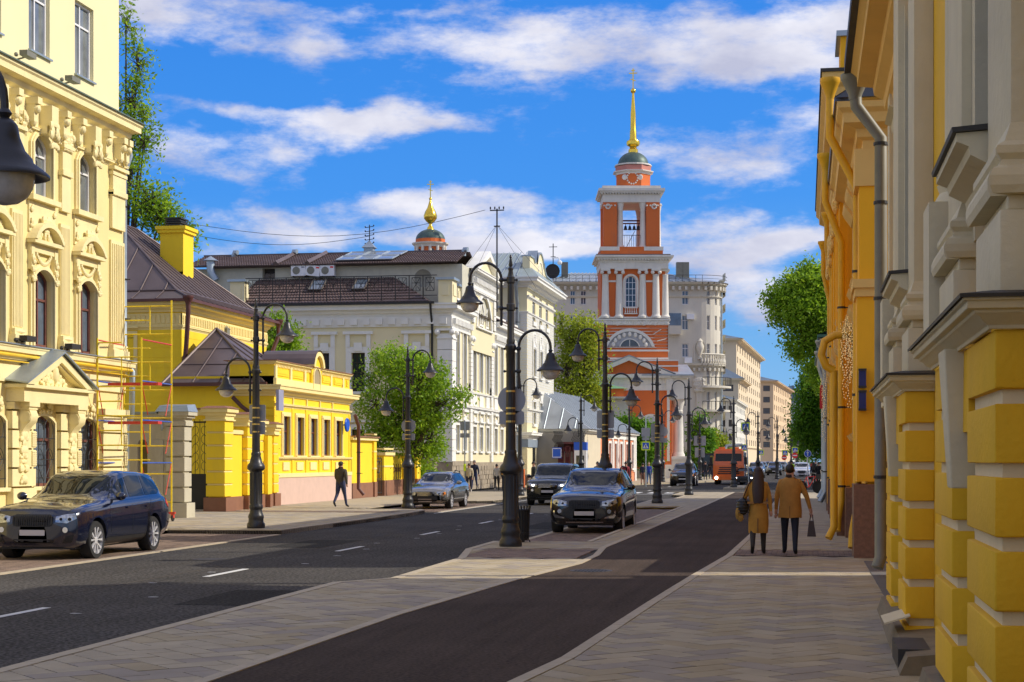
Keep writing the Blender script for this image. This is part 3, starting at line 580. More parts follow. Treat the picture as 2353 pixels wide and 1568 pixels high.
  c.fb(F,a-.06,b+.06,0,.16,zb_-.16,zb_);c.ball(F((a+b)/2,.08,zb_-.08),(.12,(b-a)/2+.08,.08));c.fb(F,a-.1,b+.1,0,.2,zl+.02,zb_-.16)
  c.build('fluted_pilaster',M['creamtrim'],t)
 for o in ops2:
  c=MB();surround(c,F,o,.16,0,.07,.12);surround(c,F,o,.09,.05,.06,0);u=(o[0]+o[1])/2
  c.fb(F,o[0]-.28,o[1]+.3,0,.2,o[2]-.16,o[2]-.02)
  c.fb(F,o[0]-.22,o[1]+.22,0,.05,o[2]-1.0,o[2]-.16)
  for s_ in(o[0]-.12,o[1]+.12):ornament(c,F,lambda a,b:True,s_-.06,s_+.06,o[2]-.85,o[2]-.25,.08,.06,8,5,False)
  c.build('window_surround',M['creamtrim'],t)
 for o in ops1:
  c=MB();surround(c,F,o,.17,0,.08,0);u=(o[0]+o[1])/2;zt=o[3]+.75
  surround(c,F,(o[0],o[1],o[2],o[3],.25),.08,.07,.06,0)
  for s_ in(o[0]-.1,o[1]+.1):c.fb(F,s_-.1,s_+.1,0,.12,o[3]-.05,zt-.08);ornament(c,F,lambda a,b:True,s_-.08,s_+.08,o[3]-.35,zt-.15,.14,.075,12,7,False)
  c.fb(F,o[0]-.28,o[1]+.28,0,.26,zt-.1,zt);c.fb(F,o[0]-.22,o[1]+.22,0,.1,zt-.32,zt-.1)
  P0=arcpts(o[0]-.3,o[1]+.3,zt,.52,12);P1=arcpts(o[0]-.16,o[1]+.16,zt,.38,12)
  for i in range(12):c.hexa([F(P1[i][0],.3,P1[i][1]),F(P1[i+1][0],.3,P1[i+1][1]),F(P1[i+1][0],0,P1[i+1][1]),F(P1[i][0],0,P1[i][1]),F(P0[i][0],.3,P0[i][1]),F(P0[i+1][0],.3,P0[i+1][1]),F(P0[i+1][0],0,P0[i+1][1]),F(P0[i][0],0,P0[i][1])])
  ornament(c,F,lambda a,b:b<zt+.36*(1-((a-u)/.65)**2),u-.55,u+.55,zt,zt+.34,.09,.075,26,11);ornament(c,F,lambda a,b:True,u-.13,u+.13,zt+.1,zt+.75,.16,.09,12,12)
  for k in range(13):q=-1+k/6;c.ball(F(u+q*.42,.08,zt-.38-.22*(1-q*q)),(.05,.06,.065),6,4)
  c.build('window_surround',M['creamtrim'],t)
 m=MB();cornice(m,F,y0,y1+.05,zl-.42,.42,.3,0,1);m.fb(F,y0,y1+.02,0,.07,zl-.95,zl-.5);m.build('string_course',M['creamtrim'],t)
 m=MB();m.fb(F,y0,y1+.3,0,.34,zl,zl+.025);m.build('flashing',M['zinc'],t)
 m=MB();m.tube([F(y0,.24,zl-.27),F(y1+.1,.24,zl-.27)],.045,8);m.tube([F(y0,.16,zl-.42),F(y1-.1,.16,zl-.42)],.018,6);m.build('gas_pipe',pmat('yellow_gas_pipe',(.85,.55,.02),rough=.4),t,smooth=40)
 for i,o in enumerate(opsg):
  nx=opsg[i+1][0]if i+1<len(opsg)else y1
  a,b=o[1]+.10,nx-.10
  rows=5;zz=.75;hh=(zg_t+.1-zz)/rows
  for k in range(rows):
   q=MB();q.fb(F,a,b,0,.17 if k else.2,zz+hh*k+.02,zz+hh*(k+1)-.03);q.build('block',M['creamtrim'],t)
   if k in(2,3):
    q=MB()
    for j in range(8):q.fb(F,b-.26,b-.01,.165,.2,zz+hh*k+.06+j*(hh-.1)/8,zz+hh*k+.10+j*(hh-.1)/8)
    q.build('combed_strip',M['creamtrim'],t)
  q=MB();q.fb(F,a-.02,b+.02,0,.26,.1,.75);q.fb(F,a-.02,b+.02,0,.24,zg_t+.12,zg_t+.3);q.build('plinth',M['creamtrim'],t)
  q=MB();surround(q,F,o,.1,0,.05,.1);ornament(q,F,lambda u,v:True,o[0]+.3,o[1]-.3,o[3]+.1,o[3]+.4,.08,.07,8,3);q.build('window_surround',M['creamtrim'],t)
 pr=.62;a,zbl=FP(F,61,899,pr);b,zbr=FP(F,217,893,pr);zb2=(zbl+zbr)/2;mid,zap=FP(F,143,836,pr);zap=max(zap,zb2+.95);mid=(a+b)/2
 q=MB();q.fb(F,a+.12,b-.12,0,pr-.12,zb2-.38,zb2-.02);q.fb(F,a,b,0,pr,zb2-.02,zb2+.07)
 q.fprism(F,[(a,zb2+.07),(b,zb2+.07),(mid,zap)],0,pr-.28)
 for s_,e_ in((a,mid),(b,mid)):
  k=MB();pts=[(s_,zb2+.05),(e_,zap),(e_,zap-.22),(s_+(.42 if s_<e_ else-.42),zb2+.05)];q.fprism(F,pts,0,pr)
  pts=[(s_+(.3 if s_<e_ else-.3),zb2+.07),(e_,zap-.2),(e_,zap-.3),(s_+(.5 if s_<e_ else-.5),zb2+.07)];q.fprism(F,pts,0,pr-.08)
 q.build('pediment',M['creamtrim'],t)
 q=MB();ornament(q,F,lambda u,v:v<zap-.36-abs(u-mid)*.56,a+.5,b-.5,zb2+.1,zap-.3,pr-.24,.085,60,21);q.ball(F(mid,pr-.2,zb2+.42),(.1,.15,.26));q.build('carved_relief',M['creamtrim'],t,smooth=50)
 q=MB()
 for s_ in(a-.1,b+.1):q.hexa([F(s_,pr+.1,zb2+.07),F(mid,pr+.1,zap+.03),F(mid,0,zap+.03+.1),F(s_,0,zb2+.17),F(s_,pr+.1,zb2+.11),F(mid,pr+.1,zap+.07),F(mid,0,zap+.17),F(s_,0,zb2+.21)])
 q.build('metal_roof',M['zinc'],t)
 for px in(66,178):
  u,zt=FP(F,px,945,.4);u+=.15;zt=zb2-.38;q=MB()
  q.fb(F,u-.3,u+.3,0,.5,zt-.12,zt);q.fb(F,u-.24,u+.24,0,.46,zt-.2,zt-.12)
  pr_=[(0,zt-.2),(.44,zt-.2),(.5,zt-.34),(.46,zt-.52),(.34,zt-.62),(.22,zt-.8),(.17,zt-1.2),(.2,zt-1.6),(.14,zt-1.75),(0,zt-1.8)];q.profile(F,u-.2,u+.2,pr_)
  for s_ in(-.21,.21):q.lathe([(.02,-.02),(.16,-.02),(.16,.02),(.07,.03),(.07,.05),(.02,.05)],*F(u+s_,.32,zt-.38),12,axis='Y')
  ornament(q,F,lambda a_,b_:True,u-.15,u+.15,zt-2.15,zt-.7,.2,.09,26,4);q.build('console',M['creamtrim'],t,smooth=40)
 for px,py,FF in((62,133,Fu),(165,190,Fu),(62,785,F),(165,803,F)):
  u,z=FP(FF,px,py,.35);q=MB();q.fb(FF,u-.3,u+.25,.28,.5,z,z+.14);q.tube([FF(u,0,z-.05),FF(u,.3,z+.02)],.025,6);q.ball(FF(u-.32,.2,z+.02),.06);q.build('floodlight',M['greypipe']if FF is Fu else M['grate'],t)
 return t,y1,zc,zl
t_,LY1,LZC,LZL=cream_building()
x_,y_=-20.32,LY1+.12
downpipe('light grey zinc downpipe running down the corner of the cream building',[(x_+.12,y_,LZC-.7),(x_+.2,y_,LZC-.95),(x_,y_,LZC-1.5),(x_,y_,LZL+.1),(x_+.25,y_+.05,LZL-.3),(x_+.22,y_+.05,LZL-1.7),(x_+.05,y_+.05,LZL-1.95),(x_+.05,y_+.05,.3)],.085,'zinc',[(z,x_,y_)for z in(9.6,7.4,6.2)],funnel=False)
def old_wall():
 Y=50.8;F=FY(Y);xr=XY(427,Y);xl=XY(300,Y);zt=ZY(410,925,Y)
 t=thing('gate_wall','old pale grey wall with rusticated end pier and peeling coping behind the yellow scaffold','wall',(xr,Y,0))
 o=(XY(316,Y),XY(332,Y)+.1,.1,ZY(325,1010,Y),.15)
 m=MB();wall(m,F,xl-1.5,xr-.55,.1,zt-.5,[o],0,.3);shell(m,F,xl-1.5,xr-.55,.1,zt-.5,.5);m.box(o[0],o[1],Y+.3,Y+.34,.1,o[3]);m.build('wall',M['greywall'],t)
 m=MB();m.box(o[0]+.05,o[1]-.05,Y+.26,Y+.3,.1,o[3]-.1);m.build('door',pmat('dim_ochre_door',(.25,.19,.07)),t)
 hh=(zt-.85)/6
 for k in range(6):
  m=MB();e=.12 if k==0 else 0;m.box(xr-.62-e,xr+e,Y-.12-e,Y+.5,.1+hh*k+(.03 if k else 0),.1+hh*(k+1)-.03+(.03 if k==0 else 0));m.build('block',M['greywall'],t)
 m=MB();m.box(xr-.55,xr-.06,Y-.05,Y+.45,.3,zt-.5)
 for i,(e,a,b)in enumerate(((.06,.75,.6),(.02,.6,.5),(.12,.5,.42),(.2,.42,.3))):m.box(xr-.6-e,xr+e,Y-.1-e,Y+.5,zt-a,zt-b)
 for i,(e,a,b)in enumerate(((.06,.62,.5),(.16,.5,.36))):m.box(xl-1.5,xr-.6,Y-e,Y+.5,zt-a,zt-b)
 m.build('coping',M['greywall'],t)
 m=MB();m.hexa([(xr-.9,Y-.35,zt-.3),(xr+.22,Y-.35,zt-.3),(xr+.22,Y+.5,zt-.3),(xr-.9,Y+.5,zt-.3),(xr-.8,Y-.2,zt-.1),(xr+.12,Y-.2,zt-.1),(xr+.12,Y+.5,zt-.05),(xr-.8,Y+.5,zt-.05)])
 m.box(xl-1.5,xr-.9,Y-.22,Y+.5,zt-.36,zt-.3);m.build('metal_cap',M['zinc'],t)
 m=MB();m.box(xr-1.15,xr-.75,Y-.04,Y,.5,zt-1.2);m.build('panel',M['greywall'],t)
 m=MB();m.ball((xr-.72,Y-.2,3.0),(.05,.05,.12));m.tube([(xr-.72,Y-.02,3.3),(xr-.72,Y-.2,3.25),(xr-.72,Y-.2,3.1)],.012,5);m.build('wall_lamp',M['zinc'],t)
old_wall()
def yellow_gate():
 Y=57.0;t=thing('yellow_gateway','yellow gate wall with rusticated piers and black iron wicket by the first left lamp','gateway',(-19.9,Y,0))
 zt=ZY(470,935,Y)
 def pier(x0,x1,y0,y1,z1,rows=7,red=.62):
  m=MB();m.box(x0+.04,x1-.04,y0+.04,y1-.04,red,z1-.3);m.build('pier',M['yellow'],t)
  hh=(z1-.45-red)/rows
  for k in range(rows):q=MB();q.box(x0-.03,x1+.03,y0-.03,y1+.03,red+hh*k+.035,red+hh*(k+1)-.035);q.build('block',M['yellow'],t)
  m=MB()
  for k in range(rows):m.box(x0,x1+.001,y0,y1,red+hh*(k+1)-.03,red+hh*(k+1)+.03)
  for e,a,b in((.05,.45,.32),(.10,.32,.2),(.18,.2,.06),(.1,.5,.45)):m.box(x0-e,x1+e,y0-e,y1+e,z1-a,z1-b)
  m.build('cap_moulding',M['yellowtrim'],t)
  m=MB();m.hexa([(x0-.22,y0-.22,z1-.06),(x1+.22,y0-.22,z1-.06),(x1+.22,y1+.22,z1-.06),(x0-.22,y1+.22,z1-.06),(x0,y0,z1+.03),(x1,y0,z1+.03),(x1,y1,z1+.03),(x0,y1,z1+.03)]);m.build('metal_cap',M['brownplinth'],t)
  m=MB();m.box(x0-.1,x1+.1,y0-.1,y1+.1,.1,red);m.build('plinth',M['brownplinth'],t)
 xa=XY(476,Y);xb=XY(514,Y)
 pier(xb-.62,xb+.02,Y,Y+.85,zt,6)
 pier(xb-.62,xb-.02,Y+2.6,Y+3.2,zt-.15,6);pier(XY(580,Y+5.2)-.3,XY(580,Y+5.2)+.3,Y+5.0,Y+5.6,zt-.3,6);pier(-21.55,-20.95,Y+7.4,Y+7.95,zt-.4,6)
 m=MB();m.box(xb-.5,xb-.2,Y+.85,Y+2.6,.62,zt-.95);m.box(xb-.62,xb-.3,Y+3.2,Y+5.0,.62,zt-.95);m.zprism([(xb-.5,Y+5.6),(xb-.2,Y+5.6),(-21.0,Y+7.4),(-21.3,Y+7.4)],.62,zt-.95);m.build('wall',M['yellow'],t)
 m=MB();m.box(xb-.56,xb-.14,Y+.85,Y+2.6,zt-.95,zt-.8);m.box(xb-.68,xb-.24,Y+3.2,Y+5.0,zt-.95,zt-.8);m.build('coping',M['yellowtrim'],t)
 m=MB();m.box(xb-.55,xb-.12,Y+.9,Y+2.6,.1,.62);m.box(xb-.65,xb-.2,Y+3.2,Y+5.0,.1,.62);m.zprism([(xb-.55,Y+5.6),(xb-.1,Y+5.6),(-20.95,Y+7.4),(-21.35,Y+7.4)],.1,.62);m.build('plinth',M['brownplinth'],t)
 x0=XY(430,Y);m=MB();m.box(x0-1.0,xb-.62,Y+.2,Y+.6,zt-.45,zt-.06);m.box(x0-1.2,x0-.35,Y+.15,Y+.65,.1,zt-.4);m.build('lintel',M['yellow'],t)
 m=MB();m.box(x0-1.0,xb-.6,Y+.1,Y+.66,zt-.3,zt-.1);m.build('coping',M['yellowtrim'],t)
 m=MB();m.box(x0-1.0,xb-.5,Y+.02,Y+.7,zt-.1,zt-.04);m.build('metal_cap',M['brownplinth'],t)
 g=MB();zg=ZY(450,968,Y);x1=xa-.04;zp=ZY(450,1092,Y)
 for x in(x0,x1):g.box(x-.035,x+.035,Y+.3,Y+.36,.15,zg)
 g.box(x0,x1,Y+.3,Y+.36,zg-.06,zg);g.box(x0,x1,Y+.3,Y+.36,zp-.04,zp+.04)
 for k in range(1,4):x=x0+(x1-x0)*k/4;g.tube([(x,Y+.33,zp),(x,Y+.33,zg)],.012,5)
 for k in range(1,6):
  for s_ in(-1,1):
   cx=(x0+x1)/2+s_*.16;zc_=zp+(zg-zp)*k/6;g.tube([(cx+.11*math.cos(q)*s_,Y+.33,zc_+.15*math.sin(q))for q in[math.pi*1.6*j/10 for j in range(11)]],.009,4)
 g.tube([((x0+x1)/2+.33*math.cos(q),Y+.33,zg+.25*math.sin(q))for q in[math.pi*j/10 for j in range(11)]],.012,5)
 for k in(-1,0,1):g.tube([((x0+x1)/2+k*.2,Y+.33,zg),((x0+x1)/2+k*.2,Y+.33,zg+.33)],.011,4)
 g.build('wicket',M['iron'],t)
 m=MB();m.box(x0,x1,Y+.31,Y+.35,.18,zp);m.build('gate_sheet',M['iron'],t)
yellow_gate()
def yellow_house():
 X=-26.2;F=FX(X);ya=FU(F,417);yb=FU(F,612);ze=FP(F,417,690)[1];w=9.5
 t=thing('yellow_house','two storey yellow house with dark brown hipped roof and big yellow chimney','house',(X,ya,0))
 G_=FY(ya)
 o=(XY(292,ya),XY(303,ya),ZY(300,990-185,ya),ZY(300,762,ya));o2=(XY(292,ya),XY(303,ya),ZY(300,875,ya)-.3,ZY(300,790,ya))
 ops=[(XY(293,ya),XY(308,ya),ZY(300,862,ya),ZY(300,770,ya))]
 m=MB();wall(m,G_,X-w,X,.1,ze,ops,0,.25);wall(m,F,ya,yb,.1,ze,[],0,.2);m.poly([(X-w,ya,.1),(X-w,yb,.1),(X-w,yb,ze),(X-w,ya,ze)]);m.poly([(X,yb,.1),(X-w,yb,.1),(X-w,yb,ze),(X,yb,ze)]);m.build('wall',M['yellow'],t)
 for q in ops:window(G_,q,t,0,.2,'pvc','glass',((.5,),(.3,.6)),.08)
 m=MB();surround(m,G_,ops[0],.16,0,.06,.1,1);m.build('window_surround',M['yellowtrim'],t)
 m=MB()
 z=4.2
 while z<ze-1.4:m.fb(F,ya,yb,-.001,.012,z,z+.40);m.fb(G_,X-w,X+.012,-.001,.012,z,z+.40);z+=.43
 stuff(m.build('plaster_band',M['yellow'],t))
 m=MB();cornice(m,F,ya,yb,ze-1.25,.2,.1,1,0);cornice(m,G_,X-w,X,ze-1.25,.2,.1,0,1);m.fb(F,ya-.05,yb,0,.05,ze-1.05,ze-.55);m.fb(G_,X-w,X+.05,0,.05,ze-1.05,ze-.55);cornice(m,F,ya,yb,ze-.5,.5,.5,1,0);cornice(m,G_,X-w,X,ze-.5,.5,.5,0,1)
 dentils(m,F,ya,yb,ze-.98,.34,.12,.1,.05,.035);dentils(m,G_,X-w,X,ze-.98,.34,.12,.1,.05,.035);m.build('cornice',M['yellowtrim'],t)
 e=.62;x0,x1,y0,y1=X-w-e,X+e,ya-e,yb+e;xr=(x0+x1)/2;hr=4.0;r0,r1=y0+5.0,y1-5.4;zr=ze+hr
 if r1<r0+.5:r1=r0+.5
 k0=.18;kz=ze+.45;ix0,ix1,iy0,iy1=x0+1.0,x1-1.0,y0+1.0,y1-1.0
 m=MB();E0=[(x0,y0,ze),(x1,y0,ze),(x1,y1,ze),(x0,y1,ze)];E1=[(ix0,iy0,kz),(ix1,iy0,kz),(ix1,iy1,kz),(ix0,iy1,kz)]
 for i in range(4):m.poly([E0[i],E0[(i+1)%4],E1[(i+1)%4],E1[i]])
 m.poly([E1[1],E1[2],(xr,r1,zr),(xr,r0,zr)]);m.poly([E1[3],E1[0],(xr,r0,zr),(xr,r1,zr)]);m.poly([E1[0],E1[1],(xr,r0,zr)]);m.poly([E1[2],E1[3],(xr,r1,zr)]);m.poly([(x0,y0,ze-.001),(x1,y0,ze-.001),(x1,y1,ze-.001),(x0,y1,ze-.001)][::-1]);m.build('roof',M['darkroof'],t)
 def top(y):
  if y<r0:f=(y-iy0)/(r0-iy0)
  elif y>r1:f=(iy1-y)/(iy1-r1)
  else:f=1
  return(ix1+(xr-ix1)*f,y,kz+(zr-kz)*f+.03)
 y=iy0+.3
 while y<iy1-.1:s_=MB();s_.tube([(x1-.03,y,ze+.04),(ix1,y,kz+.03),top(y)],.028,4);s_.build('roof_seam',M['darkroof'],t);y+=.62
 x=ix0+.5
 while x<ix1:
  f=1-abs(x-xr)/(ix1-xr);s_=MB();s_.tube([(x,y0+.03,ze+.04),(x,iy0,kz+.03),(x,iy0+(r0-iy0)*f,kz+(zr-kz)*f+.03)],.028,4);s_.build('roof_seam',M['darkroof'],t);x+=1.1
 for a,b in((E1[1],(xr,r0,zr)),(E1[2],(xr,r1,zr)),((xr,r0,zr),(xr,r1,zr)),(E1[0],(xr,r0,zr)),(E1[0],E1[1]),(E1[1],E1[2]),(E0[1],E1[1])):s_=MB();s_.tube([(a[0],a[1],a[2]+.03),(b[0],b[1],b[2]+.03)],.05,6);s_.build('ridge_strip',M['darkroof'],t)
 m=MB();m.box(x0,x1+.02,y0-.02,y0+.1,ze-.1,ze+.02);m.box(x1-.1,x1+.02,y0,y1,ze-.1,ze+.02);m.build('gutter',M['brownpipe'],t)
 yc=r0+.6;xc=X-2.9;s=1.0;xl,xrr=XY(368,yc),XY(421,yc);zt=ZY(400,520,yc);c=thing('chimney_stack','yellow plastered chimney with stepped shoulder and black louvred cap on the dark roof','chimney',(xl,yc,0))if 0 else None
 m=MB();m.box(xl,xrr,yc,yc+1.3,kz,zt-.3);m.box(xl-.1,xrr+.1,yc-.1,yc+1.4,zt-.3,zt-.15);m.box(xl-.17,xrr+.17,yc-.17,yc+1.47,zt-.15,zt)
 for k in range(6):m.box(xl-.5+.12*k*.8,xl+.1,yc,yc+1.2,kz+1.0,zt-1.2-k*.28*-1-1.6)
 for k in range(5):m.box(xrr-.35+.0,xrr+.0,yc-.05,yc,zt-2.2,zt-2.1)
 m.build('chimney',M['yellow'],t)
 m=MB()
 for k in range(4):m.box(xl+.2-.05*(k%2),xrr-.2+.05*(k%2),yc+.1,yc+1.1,zt+.06+k*.1,zt+.12+k*.1)
 m.box(xl+.3,xrr-.3,yc+.2,yc+1.0,zt,zt+.42);m.build('chimney_cap',M['iron'],t)
 downpipe('brown downpipe bending round the near corner of the yellow house',[(x1-.12,y0+.1,ze-.1),(x1-.12,y0+.1,ze-.6),(X+.25,ya-.1,ze-2.0),(X+.15,ya-.12,ze-3.0),(X+.15,ya-.12,5.3)],.1,'brownpipe',[])
 downpipe('brown downpipe at the far corner of the yellow house',[(x1-.1,y1-.3,ze-.1),(x1-.1,y1-.3,ze-.7),(X+.2,yb-.3,ze-2.0),(X+.2,yb-.3,4.3)],.1,'brownpipe',[])
 return ya
yellow_house()
def low_yellow():
 X=-21.3;F=FX(X);ya=FU(F,630);yb=FU(F,803);G_=FY(ya);xl=XY(398,ya)
 t=thing('low_yellow_house','low yellow house with parapet, arched dormer and pink plinth','house',(X,ya,0))
 Z=lambda py,px=648:FP(F,px,py)[1]
 zp=Z(1095,640);zw0,zw1=Z(1047,656),Z(957,656);zc=Z(885,635);zpt=Z(830,635);ze=ZY(450,882,ya)
 ops=[OP(F,a,b,zw0,zw1)for a,b in((648.5,663.5),(680,695.5),(711,726),(741,755),(769.4,783.5))]
 m=MB();wall(m,F,ya,yb,zp,zc,ops,0,.15);m.poly([F(yb,0,.1),(X-6,yb,.1),(X-6,yb,zc),F(yb,0,zc)])
 wall(m,G_,xl,X,.1,ze+.3,[],0);m.poly([(xl,ya,.1),(xl,yb,.1),(xl,yb,ze),(xl,ya,ze)]);m.poly([(xl,ya,ze+.3),(X,ya,ze+.3),(X,yb,ze+.3),(xl,yb,ze+.3)]);m.build('wall',M['yellow'],t)
 m=MB();m.box(X-.3,X+.1,ya-.1,yb+.02,.1,zp-.05);m.build('plinth',M['pink'],t)
 m=MB();m.box(xl,X-.3,ya-.12,ya,.1,.75);m.build('side_plinth',M['brownplinth'],t)
 for o in ops:
  window(F,o,t,0,.12,'oldwood','glassblue',((.5,),(.62,)),.06)
  m=MB();surround(m,F,o,.17,0,.05,.06);surround(m,F,o,.09,.05,.03,0);m.build('window_surround',M['yellowtrim'],t)
  m=MB();m.fb(F,o[0]+.02,o[1]-.02,0,.05,zw0-.62,zw0-.28);m.build('panel',M['yellowtrim'],t)
 m=MB();m.fb(F,ya-.05,yb+.03,0,.13,zp-.05,zp+.12);cornice(m,F,ya,yb,zw0-.2,.14,.14,.8,.8);cornice(m,F,ya,yb,zw1+.35,.16,.12,.8,.8);cornice(m,F,ya,yb,zc-.45,.45,.42,1,1);m.fb(F,ya-.1,yb+.1,0,.13,zc,zc+.28)
 cornice(m,G_,X-1.9,X,zc-.45,.45,.42,0,1)
 edges=[ya+.03]+[(ops[i][1]+ops[i+1][0])/2 for i in range(4)]+[yb-.03]
 for q in edges[1:-1]:m.fb(F,q-.05,q+.05,0,.06,zw1+.5,zc-.45);
 m.build('cornice',M['yellowtrim'],t)
 m=MB()
 for q in edges:m.fb(F,q-.13,q+.13,0,.04,zp+.12,zw0-.2);m.fb(F,q-.11,q+.11,.0,.03,zw0-.06,zw1+.35)
 m.build('pilaster',M['yellow'],t)
 hh=.33;z=.8
 while z<zc-.8:q=MB();q.box(X-.55,X+.04,ya-.05,ya+.32,z,z+hh-.05);q.build('block',M['yellow'],t);z+=hh
 da,db=FU(F,715),FU(F,731)
 m=MB();m.fb(F,ya,yb,-.3,0,zc,zpt-.12);m.fb(G_,X-1.9,X-.3,-.3,0,zc,zpt-.12);m.build('parapet',M['yellow'],t)
 for a,b in((ya+.25,ya+1.9),(ya+2.2,ya+3.9),(ya+4.2,da-.55),(db+.6,db+2.2),(db+2.5,db+4.3),(db+4.6,yb-.3)):
  m=MB();m.fb(F,a,b,0,.035,zc+.4,zpt-.3);m.fb(F,a+.1,b-.1,.03,.05,zc+.48,zpt-.38);m.build('panel',M['yellow'],t)
 m=MB();cornice(m,F,ya,yb,zpt-.14,.14,.14,1,1);dentils(m,F,ya,yb,zpt-.24,.1,.1,.1,0,.06);cornice(m,G_,X-1.9,X,zpt-.14,.14,.14,0,1)
 q=ya+.1
 while q<yb:
  if not da-.4<q<db+.4:m.fb(F,q-.12,q+.12,0,.07,zc+.28,zpt-.2)
  q+=2.02
 m.build('parapet_cornice',M['yellowtrim'],t)
 m=MB();m.fb(F,ya-.18,yb+.1,-.4,.18,zpt,zpt+.03);m.fb(G_,X-2.1,X-.4,-.4,.18,zpt,zpt+.03);m.build('flashing',M['brownplinth'],t)
 mid=(da+db)/2;w=.62;zt=Z(812,722)
 P=[(mid-w-.15,zc),(mid+w+.15,zc),(mid+w+.15,zpt+.1)]+arcpts(mid-w,mid+w,zpt+.1,zt-zpt-.1,10)[::-1]+[(mid-w-.15,zpt+.1)]
 m=MB();m.fprism(F,P,-.35,.1);m.build('dormer_wall',M['yellow'],t)
 m=MB();A=arcpts(mid-w-.22,mid+w+.22,zpt+.06,zt-zpt,12);B=arcpts(mid-w,mid+w,zpt,zt-zpt-.12,12)
 for i in range(12):m.hexa([F(B[i][0],.24,B[i][1]),F(B[i+1][0],.24,B[i+1][1]),F(B[i+1][0],-.3,B[i+1][1]),F(B[i][0],-.3,B[i][1]),F(A[i][0],.24,A[i][1]),F(A[i+1][0],.24,A[i+1][1]),F(A[i+1][0],-.3,A[i+1][1]),F(A[i][0],-.3,A[i][1])])
 o=(da,db-.1,zc+.05,zpt-.02,.3);surround(m,F,o,.1,.1,.05,0);m.build('dormer_arch',M['yellowtrim'],t)
 m=MB();m.fprism(F,[(o[0],o[2]),(o[1],o[2])]+arcpts(o[0],o[1],o[3]-.3,.3)[::-1],.08,.11);m.build('dormer_shade_panel',pmat('painted_dormer_shade',(.35,.28,.16)),t)  # closed panel; the shade inside the arch is put into its colour
 m=MB();A2=arcpts(mid-w-.25,mid+w+.25,zpt+.1,zt-zpt,8)
 for i in range(8):m.poly([F(A2[i][0],.26,A2[i][1]+.03),F(A2[i+1][0],.26,A2[i+1][1]+.03),F(A2[i+1][0],-2.2,A2[i+1][1]+.03),F(A2[i][0],-2.2,A2[i][1]+.03)])
 m.build('dormer_roof',M['darkroof'],t)
 e=.35;x0,x1,y0,y1=xl-e,X-.3,ya-e,ya+8.5;yp=ya+4.0;xp,zp_=XY(497,yp),ZY(497,757,yp)
 P4=[(x0,y0,ze),(x1,y0,ze),(x1,y1,ze),(x0,y1,ze)];m=MB()
 for i in range(4):m.poly([P4[i],P4[(i+1)%4],(xp,yp,zp_)])
 m.poly(P4[::-1]);m.build('roof',M['darkroof'],t)
 for i in range(4):s_=MB();s_.tube([P4[i],(xp,yp,zp_+.03)],.06,6);s_.build('ridge_strip',M['darkroof'],t)
 for k in range(1,8):
  f=k/8;y=y0+(y1-y0)*f;g=min(f/((yp-y0)/(y1-y0)),(1-f)/(1-(yp-y0)/(y1-y0)));s_=MB();s_.tube([(x1,y,ze+.03),(x1+(xp-x1)*g,y,ze+(zp_-ze)*g+.03)],.03,4);s_.build('roof_seam',M['darkroof'],t)
 for f in(.3,.55,.78):
  x=x0+(x1-x0)*f;c_=(xp-x0)/(x1-x0);g=min(f/c_,(1-f)/(1-c_));s_=MB();s_.tube([(x,y0,ze+.03),(x,y0+(yp-y0)*g,ze+(zp_-ze)*g+.03)],.03,4);s_.build('roof_seam',M['darkroof'],t)
 for h in(.33,.62):s_=MB();s_.tube([(x0+(xp-x0)*h,y0+(yp-y0)*h,ze+(zp_-ze)*h+.02),(x1+(xp-x1)*h,y0+(yp-y0)*h,ze+(zp_-ze)*h+.02)],.02,4);s_.build('roof_seam',M['darkroof'],t)
 m=MB();m.box(x0,X-.2,y0-.05,y0+.06,ze-.12,ze+.03);m.build('gutter',M['brownpipe'],t)
 m=MB();m.box(XY(536,yp+5)-.2,XY(536,yp+5)+.2,yp+3.6,yp+4.0,ze+.4,ZY(536,757,yp+4));m.lathe([(.32,0),(.02,.2)],XY(536,yp+5),yp+3.8,ZY(536,757,yp+4),4,ph=R(45));m.build('vent',M['greypipe'],t)
 m=MB();u,z=FP(F,648,920,.5);m.fb(F,u-.32,u+.32,.35,.47,z-.42,z+.42);o_=m.build('sign_board',pmat('lavender_grey_board',(.33,.33,.45),rough=.4),None);o_.name='hanging_sign';tag(o_,'blank lavender grey square board fixed near the corner of the low yellow house','sign')
 m=MB();u,z=FP(F,795,977,.2);m.lathe([(.3,-.05),(.34,0),(.3,.05)],*F(u,.25,z),16,axis='X');m.fb(F,u-.03,u+.03,0,.25,z-.03,z+.03);tag(m.build('house_sign',M['bluesign'],None),'round blue house sign on the far corner of the low yellow house','sign')
 downpipe('brown downpipe bent across the near corner of the low yellow house',[(X-1.7,ya-.2,zc-.5),(X-1.3,ya-.2,zc-.9),(X-.15,ya-.22,zc-1.7),(X+.1,ya-.22,zc-2.1),(X+.1,ya-.22,.5),(X+.32,ya-.35,.22)],.085,'brownpipe',[(z,X+.1,ya-.22)for z in(1.3,2.4)],funnel=False)
 y_=yb+.35;downpipe('brown downpipe at the far corner of the low yellow house',[(X+.3,yb-.1,zw1+.3),(X+.35,y_,zw1-.2),(X+.35,y_,.6),(X+.6,y_+.05,.3)],.085,'brownpipe',[(z,X+.35,y_)for z in(1.3,2.3)],funnel=False)
 ua,ub=yb+.05,FU(F,861);zt=Z(1005,830)
 w_=thing('yellow_wall','plain bright yellow boundary wall with a banded end pier right of the low yellow house','wall',(X,ua,0))
 m=MB();m.fb(F,ua,ub-.5,-.35,0,.8,zt-.15);m.build('wall',M['yellow'],w_)
 m=MB();m.fb(F,ub-.5,ub,-.45,.1,.85,zt-.15);m.build('pier',M['yellow'],w_)
